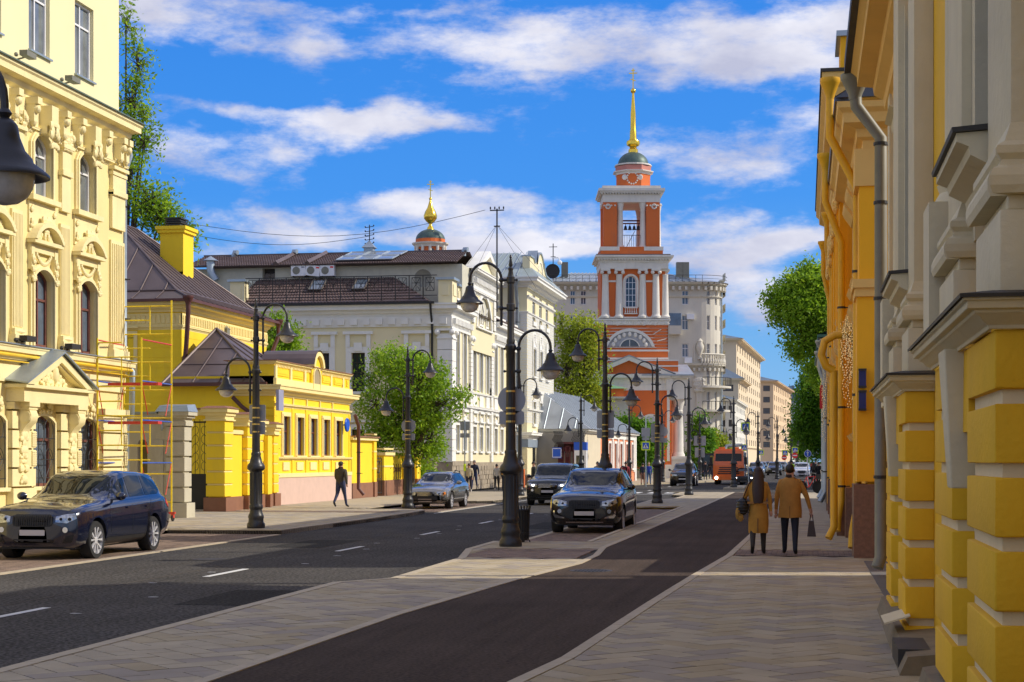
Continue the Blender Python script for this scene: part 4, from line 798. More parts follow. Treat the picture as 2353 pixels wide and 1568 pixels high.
 m=MB();m.fb(F,ua,ub+.08,-.5,.18,zt-.15,zt);
 for k in range(3):m.fb(F,ub-.52,ub+.02,-.4,.115,1.5+k*.85,1.58+k*.85)
 m.build('coping',M['yellowtrim'],w_)
 m=MB();m.fb(F,ua,ub+.12,-.5,.26,zt,zt+.05);m.build('metal_cap',M['brownplinth'],w_)
 m=MB();m.fb(F,ua,ub-.52,-.4,.06,.1,.85);m.fb(F,ub-.52,ub+.02,-.45,.14,.1,.87);m.build('plinth',M['brownplinth'],w_)
 g=thing('yellow_gateway','small yellow gateway with banded piers and dark ironwork beyond the bright yellow wall','gateway',(X,ub+2,0));zt2=FP(F,890,1040)[1]
 for a,b in((882,903),(932,948),(958,966)):
  u0,u1=FU(F,a),FU(F,b);m=MB();m.fb(F,u0,u1,-.6,.0,.9,zt2-.15);m.build('pier',M['yellow'],g)
  m=MB();m.fb(F,u0-.08,u1+.08,-.68,.1,zt2-.15,zt2);m.fb(F,u0-.02,u1+.02,-.62,.03,1.6,1.68);m.fb(F,u0-.02,u1+.02,-.62,.03,2.5,2.58);m.build('cap_moulding',M['yellowtrim'],g)
  m=MB();m.fb(F,u0-.04,u1+.04,-.64,.05,.1,.92);m.build('plinth',M['brownplinth'],g)
 u0,u1=FU(F,903),FU(F,958);m=MB();m.fb(F,u0,u1,-.4,-.2,.9,zt2-.2);m.build('wall',M['yellow'],g);m=MB();m.fb(F,u0,u1,-.42,-.15,.1,.92);m.build('plinth',M['brownplinth'],g)
 m=MB();
 for px in(912,917,922,927):u=FU(F,px);m.tube([F(u,-.15,.95),F(u,-.15,zt2-.6)],.02,5)
 for k in range(5):u=FU(F,912)+(FU(F,927)-FU(F,912))*(k+.5)/5;m.tube([F(u+.12*math.cos(q),-.15,zt2-.9+.12*math.sin(q))for q in[math.pi*2*j/8 for j in range(9)]],.015,4)
 m.build('window_grille',pmat('rust_brown_iron',(.12,.05,.03),rough=.6),g)
 u0,u1=FU(F,866),FU(F,881);m=MB()
 for k in range(5):u=u0+(u1-u0)*k/4;m.tube([F(u,-.1,.2),F(u,-.1,zt2-.2-.05*abs(k-2))],.02,5)
 for z in(.3,1.0,1.9,zt2-.3):m.tube([F(u0,-.1,z),F(u1,-.1,z)],.02,5)
 m.tube([F((u0+u1)/2+.32*math.cos(q),-.1,zt2-.75+.32*math.sin(q))for q in[math.pi*2*j/14 for j in range(15)]],.018,4);m.build('wicket',M['iron'],g)
low_yellow()
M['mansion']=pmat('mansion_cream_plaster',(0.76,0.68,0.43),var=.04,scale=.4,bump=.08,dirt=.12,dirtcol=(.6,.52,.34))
M['tile']=pmat('brown_roof_tile',(0.115,0.075,0.065),rough=.55,var=.25,scale=3,dirt=.2,dirtcol=(.2,.16,.14))
def tileroof(name,parent,P0,P1,P2,P3,rows,cols,cap=0):
 """wavy tile courses on the quad P0-P1 (eave) P3-P2 (ridge)"""
 P0,P1,P2,P3=map(Vector,(P0,P1,P2,P3));n=(P1-P0).cross(P3-P0).normalized();n=n if n.z>0 else-n
 vs=[];fs=[];sub=4
 def pt(i,j,off):a=P0.lerp(P1,i);b=P3.lerp(P2,i);return a.lerp(b,j)+n*off
 C=cols*sub
 for r in range(rows):
  b0=len(vs)
  for c in range(C+1):
   w=.035*(.5-.5*math.cos(2*math.pi*c/sub))
   vs.append(tuple(pt(c/C,r/rows,.075+w)));vs.append(tuple(pt(c/C,(r+1)/rows,.015+w)));vs.append(tuple(pt(c/C,r/rows,w-.01)))
  for c in range(C):
   k=b0+c*3;fs+=[(k,k+3,k+4,k+1),(k+2,k+5,k+3,k)]
 m=MB();m.add(vs,fs);m.poly([tuple(P0-n*.02),tuple(P1-n*.02),tuple(P2-n*.02),tuple(P3-n*.02)])
 return stuff(m.build(name,M['tile'],parent,smooth=35))
def mansion():
 X=-20.8;F=FX(X);ya=FU(F,1035);yb=FU(F,1190);G_=FY(ya);xl=XY(430,ya)
 t=thing('mansion','large cream and white mansion with brown tiled roofs, pilasters and a pedimented centre','mansion',(X,ya,0))
 Z=lambda py,px=1089:FP(F,px,py)[1];ZG=lambda py,px=1000:ZY(px,py,ya)
 zc=FP(F,1036,698)[1];w2t,w2b,w1t,w1b=Z(744,1089),Z(899,1089),Z(981,1089),Z(1037,1089);zpl=FP(F,1036,1063)[1]
 pxs=[(1046,1054.6),(1063,1070.7),(1085.5,1093),(1101,1108.3),(1116,1122.3),(1135,1141.6),(1149,1155.3)]
 cx=[(FU(F,a),FU(F,b))for a,b in pxs];cx.append((cx[6][0]+5.2,cx[6][1]+5.2));cx.append((cx[7][0]+2.0,cx[7][1]+2.0))
 ua,ub=FU(F,1078),FU(F,1131)
 W2=[(a,b,w2b,w2t)for a,b in cx];W1=[(a,b,w1b,w1t)for a,b in cx]
 lun=(FU(F,1090),FU(F,1122),FP(F,1095,753)[1],FP(F,1106,682)[1])
 m=MB();wall(m,F,ya,yb,zpl,zc,[o for o in W2+W1],0,.2)
 gw=[(XY(a,ya),XY(b,ya))for a,b in((735,757),(808,839),(942,974))]
 gt,gb=ZG(811,820),ZG(900,820);GW=[(a,b,gb,gt)for a,b in gw]+[(a,b,gb-5.0,gt-4.6)for a,b in gw]
 wall(m,G_,xl,X,.1,zc,GW,0,.3);m.poly([(xl,yb,.1),(X,yb,.1),(X,yb,zc),(xl,yb,zc)]);m.build('wall',M['mansion'],t)
 for o in W2+W1:
  window(F,o,t,0,.15,'pvc','glassblue',((.5,),(.66,)),.06)
 for o in GW:window(G_,o,t,0,.25,'darkframe','glass',((.33,.66),(.25,.5,.75)),.07,.04)
 for o in W1:m=MB();surround(m,F,o,.14,0,.06,.12,1);m.fb(F,o[0]+.2,o[1]-.2,0,.09,o[3]+.2,o[3]+.62);m.fb(F,o[0]-.12,o[0]+.02,0,.1,o[3]+.14,o[3]+.85);m.fb(F,o[1]-.02,o[1]+.12,0,.1,o[3]+.14,o[3]+.85);m.fb(F,o[0]-.2,o[1]+.2,0,.16,o[3]+.85,o[3]+.97);m.build('window_surround',M['white'],t)
 for i,o in enumerate(W2):
  m=MB();surround(m,F,o,.13,0,.06,.0,0);mid=(o[0]+o[1])/2
  m.fb(F,o[0]-.13,o[0]+.0,0,.1,o[3]+.14,o[3]+.95);m.fb(F,o[1],o[1]+.13,0,.1,o[3]+.14,o[3]+.95);m.fb(F,mid-.12,mid+.12,0,.1,o[3]+.16,o[3]+.5)
  if i in(2,3,4):m.fprism(F,[(o[0]-.2,o[3]+.95),(mid,o[3]+1.75),(o[1]+.2,o[3]+.95),(o[1]+.05,o[3]+.95),(mid,o[3]+1.5),(o[0]-.05,o[3]+.95)],0,.12)
  else:m.fb(F,o[0]-.22,o[1]+.22,0,.18,o[3]+.95,o[3]+1.08)
  m.fb(F,o[0]-.1,o[1]+.1,0,.07,o[2]-.95,o[2]-.25);m.build('window_surround',M['white'],t)
 for o in GW[:3]:
  m=MB();surround(m,G_,o,.35,0,.07,.15);m.fb(G_,o[0]-.35,o[0]-.1,.0,.12,o[3]+.35,o[3]+1.1);m.fb(G_,o[1]+.1,o[1]+.35,.0,.12,o[3]+.35,o[3]+1.1);m.fb(G_,o[0]-.5,o[1]+.5,0,.2,o[3]+1.1,o[3]+1.28);m.fb(G_,(o[0]+o[1])/2-.25,(o[0]+o[1])/2+.25,.07,.15,o[3]+.1,o[3]+.6);m.build('window_surround',M['white'],t)
 for o in GW[3:]:m=MB();surround(m,G_,o,.3,0,.06,.15,1);m.build('window_surround',M['white'],t)
 m=MB();cornice(m,F,ya,ua,zc-.75,.75,.6,1,0);cornice(m,F,ub,yb,zc-.75,.75,.6);cornice(m,G_,xl,X,zc-.75,.75,.6,0,1);m.fb(F,ya,yb,0,.1,zc-1.5,zc-.75);m.fb(G_,xl,X+.1,0,.1,zc-1.35,zc-.75)
 cornice(m,F,ya,yb,w2b-1.3,.3,.22,1,0);cornice(m,F,ya,yb,w2b-.3,.2,.16,1,0);cornice(m,G_,xl,X,w2b-1.3,.3,.22,0,1)
 m.build('cornice',M['white'],t)
 m=MB();dentils(m,F,ya,ua,zc-1.2,.34,.22,.18,.1,.22);dentils(m,F,ub,yb,zc-1.2,.34,.22,.18,.1,.22);dentils(m,G_,xl,X,zc-1.22,.36,.42,.34,.1,.15);stuff(m.build('dentil',M['white'],t))
 def pil(FF,a,b,z0,z1,n=.14):
  hh=(z1-.6-z0)/11
  for k in range(11):q=MB();q.fb(FF,a,b,0,n,z0+hh*k+.03,z0+hh*(k+1));q.build('block',M['white'],t)
  q=MB();q.fb(FF,a-.04,b+.04,0,n+.06,z1-.6,z1-.52);q.fb(FF,a,b,0,n,z1-.52,z1-.3)
  for s_ in(a,b):p=FF(s_,n,z1-.2);q.ball(p,.19)
  q.fb(FF,a-.06,b+.06,0,n+.1,z1-.12,z1);q.build('capital',M['white'],t)
 pil(G_,XY(1006,ya),X+.128,zpl,zc-1.5);pil(F,ya-.128,ya+.95,zpl,zc-1.5)
 for px in(1079,1127,1165):u=FU(F,px);pil(F,u-.3,u+.4,w2b-.2,zc-(1.5 if px<1160 else 1.6),.16)
 for px in(1079,1127,1165):
  u=FU(F,px)
  for k in range(8):q=MB();q.fb(F,u-.3,u+.4,0,.13,zpl+k*.62+.03,zpl+(k+1)*.62);q.build('block',M['white'],t)
 rn=random.Random(4);n=0
 for FF,a,b in((F,ya-.12,yb),(G_,X-9,X+.1)):
  m=MB();m.fb(FF,a,b,-.2,.1,.1,zpl);m.build('plinth',M['stone'],t);z=.12
  while z<zpl-.2:
   u=a-rn.random()*.3
   while u<b:
    l=rn.uniform(.35,.8);u0,u1=max(u,a),min(u+l,b)
    if n<220 and u1-u0>.15:q=MB();q.fb(FF,u0+.015,u1-.015,.1,.12+rn.random()*.05,z,z+.28);q.build('stone',M['stone'],t);n+=1
    u+=l
   z+=.3
 zpe=FP(F,1080,640)[1];mid=(ua+ub)/2;zap=FP(F,1111,577,.2)[1];za=FP(F,1080,612,.3)[1]
 m=MB();wall(m,F,ua,ub,zc-.8,za-.9,[],.16);L_=lun;A=arcpts(L_[0],L_[1],L_[2],L_[3]-L_[2],16)
 m=MB();ops=[(L_[0],L_[1],max(L_[2],zc-2.2),L_[3],(L_[3]-L_[2])*.9)];wall(m,F,ua,ub,zc-2.4,za-.9,ops,.17,.55);shell(m,F,ua,ub,zc-2.4,za-.9,5,.17,True,True);m.fprism(F,[(ua+.1,za),(ub-.1,za),(mid,zap-.15)],-.2,.3);m.build('centre_bay',M['mansion'],t)
 window(F,ops[0],t,.17,.5,'darkframe','glassblue',((.25,.5,.75),(.5,)),.08,.06)
 m=MB();surround(m,F,ops[0],.3,.17,.08,.1);cornice(m,F,ua,ub,za-.45,.45,.55,.8,.8,.17);cornice(m,F,ua,ub,za-1.5,.25,.2,.8,.8,.17);m.fb(F,ua,ub,.17,.28,za-1.2,za-.4)
 for s_,e_ in((ua-.35,mid),(ub+.35,mid)):m.fprism(F,[(s_,za),(e_,zap),(e_,zap-.38),(s_+(.7 if s_<e_ else-.7),za)],-.3,.62)
 dentils(m,F,ua,ub,za-.85,.3,.22,.2,.28,.2)
 hh=.5
 for s_ in(ua,ub-.7):
  for k in range(5):m.fb(F,s_,s_+.7,.17,.27,zc-.7+k*hh+.04,zc-.7+(k+1)*hh)
 m.build('pediment',M['white'],t)
 zr0,zr1=ZG(688,800),ZG(640,800);dep=3.2;z1=ZY(800,640,ya+dep)
 xr=XY(1003,ya);xm=XY(555,ya)
 xt=XY(905,ya+dep)
 tileroof('tiled_roof',t,(xm-.4,ya-.55,zc+.05),(xr-.3,ya-.55,zc+.05),(xt,ya+dep,z1),(xm+.0,ya+dep,z1),9,60)
 m=MB();m.poly([(xr-.3,ya-.5,zc+.02),(xr-.3,ya+dep,zc+.02),(xt,ya+dep,z1)]);m.poly([(xr-.3,ya-.5,zc),(X+.3,ya-.5,zc),(X+.3,yb,zc),(xr-.3,yb,zc)]);m.build('flat_roof',M['darkroof'],t)
 yw=ya+dep;za1=ZY(800,612,yw);xe=XY(1062,yw)
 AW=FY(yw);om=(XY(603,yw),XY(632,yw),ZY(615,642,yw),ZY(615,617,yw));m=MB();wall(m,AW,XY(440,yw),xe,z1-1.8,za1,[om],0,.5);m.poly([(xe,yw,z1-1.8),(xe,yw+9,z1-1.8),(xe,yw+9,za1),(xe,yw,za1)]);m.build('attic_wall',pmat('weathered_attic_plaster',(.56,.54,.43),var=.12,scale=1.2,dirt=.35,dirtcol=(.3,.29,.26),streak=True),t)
 m=MB();m.fb(AW,om[0],om[1],-.55,-.5,om[2],om[3]);m.build('dark_back_panel',M['darkframe'],t)  # dark panel closing the back of the attic opening
 m=MB();ornament(m,AW,lambda u,v:True,om[0]+.1,om[1]-.1,om[2],om[3]-.3,-.4,.16,12,9);m.build('stored_junk',pmat('junk',(.2,.17,.15),var=.4,scale=6),t)
 d2=4.0;z2=ZY(900,583,yw+d2);zz=za1+.05
 def strip_(pa,pb,pc,pd,rows,cols):tileroof('tiled_roof',t,(XY(pa,yw-.6),yw-.6,zz),(XY(pb,yw-.6),yw-.6,zz),(XY(pc,yw+d2),yw+d2,z2),(XY(pd,yw+d2),yw+d2,z2),rows,cols)
 strip_(425,1050,1073,470,8,110)
 m=MB();m.poly([(XY(470,yw+d2),yw+d2,z2),(XY(1080,yw+d2),yw+d2,z2),(XY(1080,yw+d2),yw+9,za1-.5),(XY(470,yw+d2),yw+9,za1-.5)]);m.build('back_roof',M['tile'],t)
 m=MB();m.box(XY(470,yw+d2),XY(1073,yw+d2),yw+d2-.15,yw+d2+.15,z2,z2+.14);m.build('ridge_cap',M['darkroof'],t)
 for px in(640,712):m=MB();p0=Vector((XY(px,yw),yw-.6,zz));p1=Vector((XY(px+38,yw+d2),yw+d2,z2));m.hexa([tuple(p0+Vector(q))for q in((-.3,0,.05),(.3,0,.05),(.3,.1,.05),(-.3,.1,.05),(-.3,0,.22),(.3,0,.22),(.3,.1,.22),(-.3,.1,.22))]);m=MB();m.tube([p0+Vector((0,0,.14)),p1+Vector((0,0,.14))],.16,4);m.build('valley_strip',M['darkroof'],t)
 def onup(px,f,off=.14):y=yw-.6+(d2+.6)*f;return(XY(px,y),y,zz+(z2-zz)*f+off)
 for r_,(f0,f1)in enumerate(((.12,.48),(.54,.9))):
  for c_ in range(3):
   a0=772+c_*44+r_*20;q=[onup(a0,f0,.2),onup(a0+40,f0,.2),onup(a0+56,f1,.2),onup(a0+16,f1,.2)]
   m=MB();m.poly(q);o_=m.build('roof_window',pmat('pale_roof_glass',(.28,.31,.33),rough=.15,var=.2,spec=.8),t)
   m=MB()
   for i in range(4):m.tube([q[i],q[(i+1)%4]],.05,4)
   m.build('frame',M['zinc'],o_)
 def onlo(px,f,off=.1):y=ya-.55+(dep+.55)*f;return(XY(px,y),y,zc+.05+(z1-zc-.05)*f+off)
 for a,b in((708,738),(808,836)):
  q=[onlo(a,.42,.2),onlo(b,.42,.2),onlo(b+12,.74,.32),onlo(a+12,.74,.32)];m=MB();m.poly(q);o_=m.build('roof_window',M['glassblue'],t);m=MB()
  for i in range(4):m.tube([q[i],q[(i+1)%4]],.06,4)
  m.build('frame',M['darkframe'],o_)
 ry=ya-.35;z0,z9=zc+.75,ZY(800,641,ry)+.15;x0,x1=XY(565,ry),XY(1004,ry);n=14
 for r_ in range(n):
  a,b=x0+(x1-x0)*r_/n,x0+(x1-x0)*(r_+1)/n;m=MB();m.box(a,b,ry-.02,ry+.02,z9-.05,z9);m.box(a,b,ry-.02,ry+.02,z0-.3,z0-.26);m.box(a-.025,a+.025,ry-.025,ry+.025,zc,z9)
  c0,c1=a+(b-a)*.2,b-(b-a)*.2
  for p,q in(((c0,z0),(c1,z9-.15)),((c0,z9-.15),(c1,z0)),((c0,z0),(c0,z9-.15)),((c1,z0),(c1,z9-.15)),((c0,z0),(c1,z0)),((c0,z9-.15),(c1,z9-.15)),(((c0+c1)/2,z0),((c0+c1)/2,z9-.15)),((c0,(z0+z9)/2),(c1,(z0+z9)/2))):m.tube([(p[0],ry,p[1]),(q[0],ry,q[1])],.016,4)
  m.build('roof_railing',M['iron'],t)
 def pierbox(xa,xb,yy,zt,yd=.9):
  m=MB();m.box(xa,xb,yy,yy+yd,zc,zt-.14);m.box(xa+.2,xb-.2,yy-.05,yy,zc+.45,zt-.4);m.box(xb,xb+.05,yy+.2,yy+yd-.2,zc+.45,zt-.4);m.build('parapet_pier',M['mansion'],t)
  m=MB();m.box(xa-.14,xb+.14,yy-.14,yy+yd+.14,zt-.14,zt);m.build('pier_cap',M['zinc'],t)
 pierbox(XY(530,ry),XY(562,ry),ry-.1,ZY(545,643,ry));pierbox(XY(1008,ry),XY(1040,ry),ry-.1,ZY(1022,638,ry),1.3)
 pierbox(X-.9,X-.1,ya+2.6,FP(F,1050,650)[1],.8);pierbox(X-.9,X-.1,FU(F,1134),FP(F,1138,692)[1],.9);pierbox(X-.9,X-.1,FU(F,1152),FP(F,1155,705)[1],.9)
 m=MB();m.box(xl,xr,ya-.75,ya-.6,zc-.05,zc+.08);m.build('gutter',M['iron'],t)
 u=FU(F,1131);tileroof('tiled_roof',t,(X+.5,u,zc+.02),(X+.5,yb,zc+.02),(X-1.2,yb,zc+1.0),(X-1.2,u,zc+1.0),5,16)
 tileroof('tiled_roof',t,(X+.5,ya+1.8,zc+.02),(X+.5,ua-.1,zc+.02),(X-1.0,ua-.1,zc+.8),(X-1.0,ya+1.8,zc+.8),4,10)
 for i,px in enumerate((691,724,757)):
  a=thing('air_conditioner',['leftmost white air conditioner of three on the attic wall under the tiled roof','middle white air conditioner of three, tilted, on the attic wall','rightmost white air conditioner of three on the attic wall under the tiled roof'][i],'air conditioner',(XY(px,yw),yw,ZY(px,637,yw)),0,'air conditioners on the attic wall')
  x,z=XY(px,yw),ZY(px,637,yw);T=Matrix.Translation((x,yw-.4,z+.35))@Matrix.Rotation(R(7 if i==1 else 0),4,'Y')
  m=MB(T);m.box(-.46,.46,-.15,.2,-.33,.33);m.build('casing',M['pvc'],a)
  m=MB(T);m.lathe([(.24,-.17),(.24,-.155),(.19,-.15),(.19,-.16),(.06,-.16),(.06,-.175)],-.12,0,0,16,axis='Y');m.build('fan_grille',M['greypipe'],a)
  m=MB(T);m.box(.2,.4,-.165,-.15,.16,.25);m.build('badge',M['redsign']if i else M['greysign'],a)
  m=MB(T);m.box(-.4,-.36,-.1,.4,-.38,-.33);m.box(.36,.4,-.1,.4,-.38,-.33);m.build('bracket',M['iron'],a)
 def roofvent(px,py,s=.28):
  y=yw+d2-.3;x,z=XY(px,y),ZY(px,py,y);a=thing('roof_vent',f'','vent',(x,y,z2));m=MB();m.tube([(x,y,z2-.3),(x,y,z-.1),(x+.1,y-.05,z+.12),(x+.3,y-.1,z+.1)],s*.6,8);m.build('pipe',M['zinc'],a,smooth=50);return a
 for(px,py),l in zip(((537,585),(673,583),(1065,578)),('small silver roof vent nearest the left end of the mansion roof','small silver roof vent above the left air conditioner','small silver roof vent left of the mansion gable')):roofvent(px,py)['label']=l
 y=yw-.5;x,zb_=XY(484,y),ZY(484,642,y);a=thing('flue_pipe','thick galvanised flue with a conical hat at the left end of the attic wall','flue',(x,y,zb_));m=MB();m.tube([(x+.35,y,zb_-.1),(x+.1,y,zb_+.3),(x,y,zb_+.6),(x,y,ZY(484,600,y))],.26,12);m.build('pipe',M['zinc'],a,smooth=50);m=MB();m.lathe([(.5,0),(.03,.3)],x,y,ZY(484,600,y),12);m.build('hat',M['zinc'],a)
 y=yw-.9;x,z=XY(973,y),ZY(973,640,y);a=thing('satellite_dish','round see-through satellite dish behind the roof railing','satellite dish',(x,y,zc));m=MB();m.lathe([(.02,0),(.3,-.03),(.5,-.1),(.55,-.12),(.5,-.09),(.3,-.02)],x,y,z,20,axis='Y');m.build('dish',M['greypipe'],a,smooth=60);m=MB();m.tube([(x,y,zc),(x,y,z)],.03,6);m.build('stand',M['iron'],a)
 y=yw+d2;x,z=XY(849,y),ZY(849,583,y);a=thing('roof_turret','small zinc vent house with a pointed hat carrying a tall antenna mast','vent house',(x,y,z));m=MB();m.box(x-.3,x+.3,y-.3,y+.3,z2,z+.35);m.build('body',M['zinc'],a);m=MB();m.lathe([(.6,0),(.02,.5)],x,y,z+.35,4,ph=R(45));m.build('hat',M['zinc'],a)
 m=MB();zt=ZY(849,517,y);m.tube([(x,y,z+.6),(x,y,zt)],.035,5)
 for k in range(6):zz_=zt-.15-k*.27;m.tube([(x-.28,y,zz_-.03),(x+.28,y,zz_+.05)],.022,4);m.ball((x-.28,y,zz_+.02),.05);m.ball((x+.28,y,zz_+.1),.05)
 m.build('antenna',M['iron'],a)
 y=ya+6;x,z=XY(1142,y),ZY(1142,480,y);a=thing('antenna_mast','tall dark mast with insulator crossbar standing on the roof between mansion and corner house','antenna',(x,y,zc));m=MB();m.tube([(x,y,zc),(x,y,z)],.05,6);m.build('mast',M['iron'],a)
 m=MB();m.tube([(x-.45,y,z-.1),(x+.45,y,z-.1)],.04,5)
 for k in range(4):m.ball((x-.42+k*.28,y,z+.05),(.05,.05,.1))
 m.tube([(x-.2,y,z-1.1),(x+.2,y,z-1.1)],.04,5);m.build('crossbar',M['iron'],a)
 for dx in(-3.2,-2.0,2.4,3.6):m=MB();m.tube([(x,y,z-1),(x+dx,y+.5,zc+1.5)],.012,3);m.build('guy_wire',M['iron'],a)
 x0,z0=XY(440,y),ZY(440,515,y);m=MB();m.tube([(XY(440+675*k/12,y),y,ZY(440,515,y)*(1-k/12)+ZY(1115,483,y)*k/12-1.2*math.sin(math.pi*k/12))for k in range(13)],.018,3);tag(m.build('overhead_wire',M['iron'],None),'upper of two thin wires sagging across the sky to the tall mast','wire')
 m=MB();m.tube([(XY(440+410*k/12,y),y,ZY(440,540,y)*(1-k/12)+ZY(850,543,y)*k/12-.6*math.sin(math.pi*k/12))for k in range(13)],.018,3);tag(m.build('overhead_wire',M['iron'],None),'lower thin wire ending at the antenna above the tiled roof','wire')
 xx=XY(994,ya);downpipe('black downpipe on the shaded side wall of the white mansion',[(xx,ya-.6,zc-.05),(xx,ya-.5,zc-.5),(xx,ya-.15,zc-1.2),(xx,ya-.15,.5)],.07,'iron',[(z,xx,ya-.15)for z in(8,5)],funnel=False)
 g=thing('gate_post','stone gate post with a small red-brown hipped cap beside the mansion corner','gate post',(XY(990,ya-1.5),ya-1.5,0));x0,x1=XY(981,ya-1.5),XY(1003,ya-1.5);m=MB();m.box(x0,x1,ya-2.1,ya-1.5,.1,2.0);m.build('post',M['stone'],g);m=MB();m.box(x0-.02,x1+.02,ya-2.12,ya-1.48,2.0,2.45);m.build('head',M['white'],g);m=MB();m.lathe([(.62,0),(.05,.5)],(x0+x1)/2,ya-1.8,2.45,4,ph=R(45));m.build('cap',M['brownplinth'],g)
mansion()
M['brickwhite']=pmat('white_glazed_brick',(.70,.69,.62),rough=.5,var=.12,scale=9)
def corner_house():
 X=-20.0;F=FX(X);ya=FU(F,1211);yb=FU(F,1272);G_=FY(ya);xl=XY(1100,ya)
 t=thing('corner_house','tall pale house with white brickwork, wide eaves and a curved attic gable beyond the mansion','house',(X,ya,0))
 Z=lambda py,px=1227:FP(F,px,py)[1]
 zc=Z(655,1212);band=FP(F,1212,722)[1];fl=FP(F,1212,1006)[1];cols=[(FU(F,a),FU(F,b))for a,b in((1223.5,1230),(1239,1245),(1254,1259.5))]
 rows=[(Z(741),Z(679)),(Z(866),Z(803)),(Z(975),Z(924)),(Z(1069),Z(1026))]
 ops=[(a,b,z0,z1)for z0,z1 in rows for a,b in cols]
 m=MB();wall(m,F,ya,yb,.1,zc,ops,0,.2);wall(m,G_,xl,X,.1,zc,[],0);m.poly([(X,yb,.1),(X-12,yb,.1),(X-12,yb,zc),(X,yb,zc)]);m.poly([(xl,ya,zc),(X,ya,zc),(X,yb,zc),(xl,yb,zc)]);m.build('wall',M['mansion'],t)
 for i,o in enumerate(ops):window(F,o,t,0,.15,'pvc' if i<9 else 'darkframe','glassblue',((.5,),(.66,)),.06)
 m=MB();z=fl+1.1;r_=0
 while z<band-.1:
  for FF,a,b in((F,ya,yb),(G_,XY(1150,ya),X)):
   u=a+(.25 if r_%2 else 0)
   while u<b-.1:
    e=min(u+.48,b)
    if not(FF is F and any(o[0]-.12<(u+e)/2<o[1]+.12 and o[2]-.1<z<o[3]+.1 for o in ops)):m.fb(FF,u,e,0,.015,z,z+.16)
    u+=.5
  z+=.19;r_+=1
 stuff(m.build('brick',M['brickwhite'],t))
 for i,o in enumerate(ops[3:6]):
  m=MB();surround(m,F,(o[0],o[1],o[2],o[3]+1.1,.5),.16,0,.1,.12);m.fb(F,o[0],o[1],0,.05,o[3],o[3]+.6);ornament(m,F,lambda u,v:True,o[0]+.1,o[1]-.1,o[3]+.1,o[3]+1.0,.05,.12,8,3);m.build('window_surround',M['white'],t)
 for o in ops[6:9]:m=MB();surround(m,F,o,.14,0,.08,.2);m.fb(F,o[0]-.1,o[1]+.1,0,.16,o[3]+.7,o[3]+.85);m.fb(F,o[0]+.2,o[1]-.2,0,.12,o[3]+.1,o[3]+.6);m.fb(F,o[0]-.1,o[1]+.1,0,.06,o[2]-1.4,o[2]-.5);m.build('window_surround',M['white'],t)
 for o in ops[:3]:m=MB();m.fb(F,o[0]-.15,o[1]+.15,0,.12,o[2]-.3,o[2]);m.build('sill',M['white'],t)
 for o in ops[9:]:
  m=MB()
  for k in range(4):u=o[0]+(o[1]-o[0])*(k+.5)/4;m.tube([F(u,.03,o[2]),F(u,.03,o[3])],.02,4)
  for k in range(8):z=o[2]+(o[3]-o[2])*(k+.5)/8;m.tube([F(o[0],.03,z),F(o[1],.03,z)],.015,4)
  m.build('window_grille',M['iron'],t)
 m=MB();cornice(m,F,ya,yb,zc-.2,.7,1.0,1,1);cornice(m,G_,xl,X,zc-.2,.7,1.0,0,1);cornice(m,F,ya,yb,zc-1.0,.25,.2,1,0);cornice(m,F,ya,yb,band,.18,.12,1,0);cornice(m,G_,xl,X,band,.18,.12,0,1);cornice(m,F,ya,yb,fl-.1,.5,.45,1,1);cornice(m,G_,X-3,X,fl-.1,.5,.45,0,1);cornice(m,F,ya,yb,fl+1.9,.25,.2,1,0)
 m.build('cornice',M['white'],t)
 m=MB();m.fb(F,ya-.05,yb,0,.08,fl-.7,fl-.12);m.fb(G_,X-3,X+.08,0,.08,fl-.7,fl-.12);m.build('band',pmat('blue_grey_band',(.22,.27,.33)),t)
 for k in range(5):
  z=.9+k*(fl-1.7)/5;m=MB();m.fb(G_,X-3.2,X+.03,0,.05,z,z+(fl-1.7)/5-.05);m.build('block',M['mansion'],t)
 m=MB();m.fb(F,ya-.05,yb+.05,0,.12,.1,.85);m.fb(G_,X-3.2,X+.1,0,.1,.1,.85);m.build('plinth',pmat('dark_plinth',(.16,.10,.08),var=.2),t)
 m=MB();zr=ZY(1170,582,ya+5);e=zc+.5;m.poly([(xl,ya-1,e),(X+1,ya-1,e),(X-1.5,ya+5,zr),(xl,ya+5,zr)]);m.poly([(X+1,ya-1,e),(X+1,yb+1,e),(X-1.5,yb-2,zr),(X-1.5,ya+5,zr)]);m.poly([(X+1,yb+1,e),(xl,yb+1,e),(xl,yb-2,zr),(X-1.5,yb-2,zr)]);m.poly([(xl,ya+5,zr),(X-1.5,ya+5,zr),(X-1.5,yb-2,zr),(xl,yb-2,zr)]);m.build('roof',pmat('pale_green_grey_metal',(.34,.40,.39),rough=.45,metal=.3,var=.15,scale=.8,dirt=.2,dirtcol=(.35,.22,.14)),t)
 for k in range(6):a=xl+(X-xl)*k/6;m=MB();m.tube([(a,ya-1,e+.05),(a*.75+(X-1.5)*.25,ya+5,zr+.05)],.04,4);m.build('roof_seam',M['zinc'],t)
 a,b=FU(F,1216),FU(F,1266);zb=zc+.3;zt=FP(F,1235,580)[1];w=b-a;mid=(a+b)/2-.5;P=[(a,zb),(a,zb+1.9),(a+1.6,zb+1.9)]
 P+=[(mid-2.6+.9*k/6,zb+1.6+.5*(1-math.cos(math.pi*k/6)))for k in range(7)]+arcpts(mid-1.7,mid+1.7,zt-1.0,1.0,10)+[(mid+1.7+1.4*k/6,zb+1.2+.8*(1-k/6)**2)for k in range(7)]+[(b,zb+1.1),(b,zb)]
 m=MB();m.fprism(F,P,-.5,.05);m.build('attic_gable',M['mansion'],t)
 m=MB();
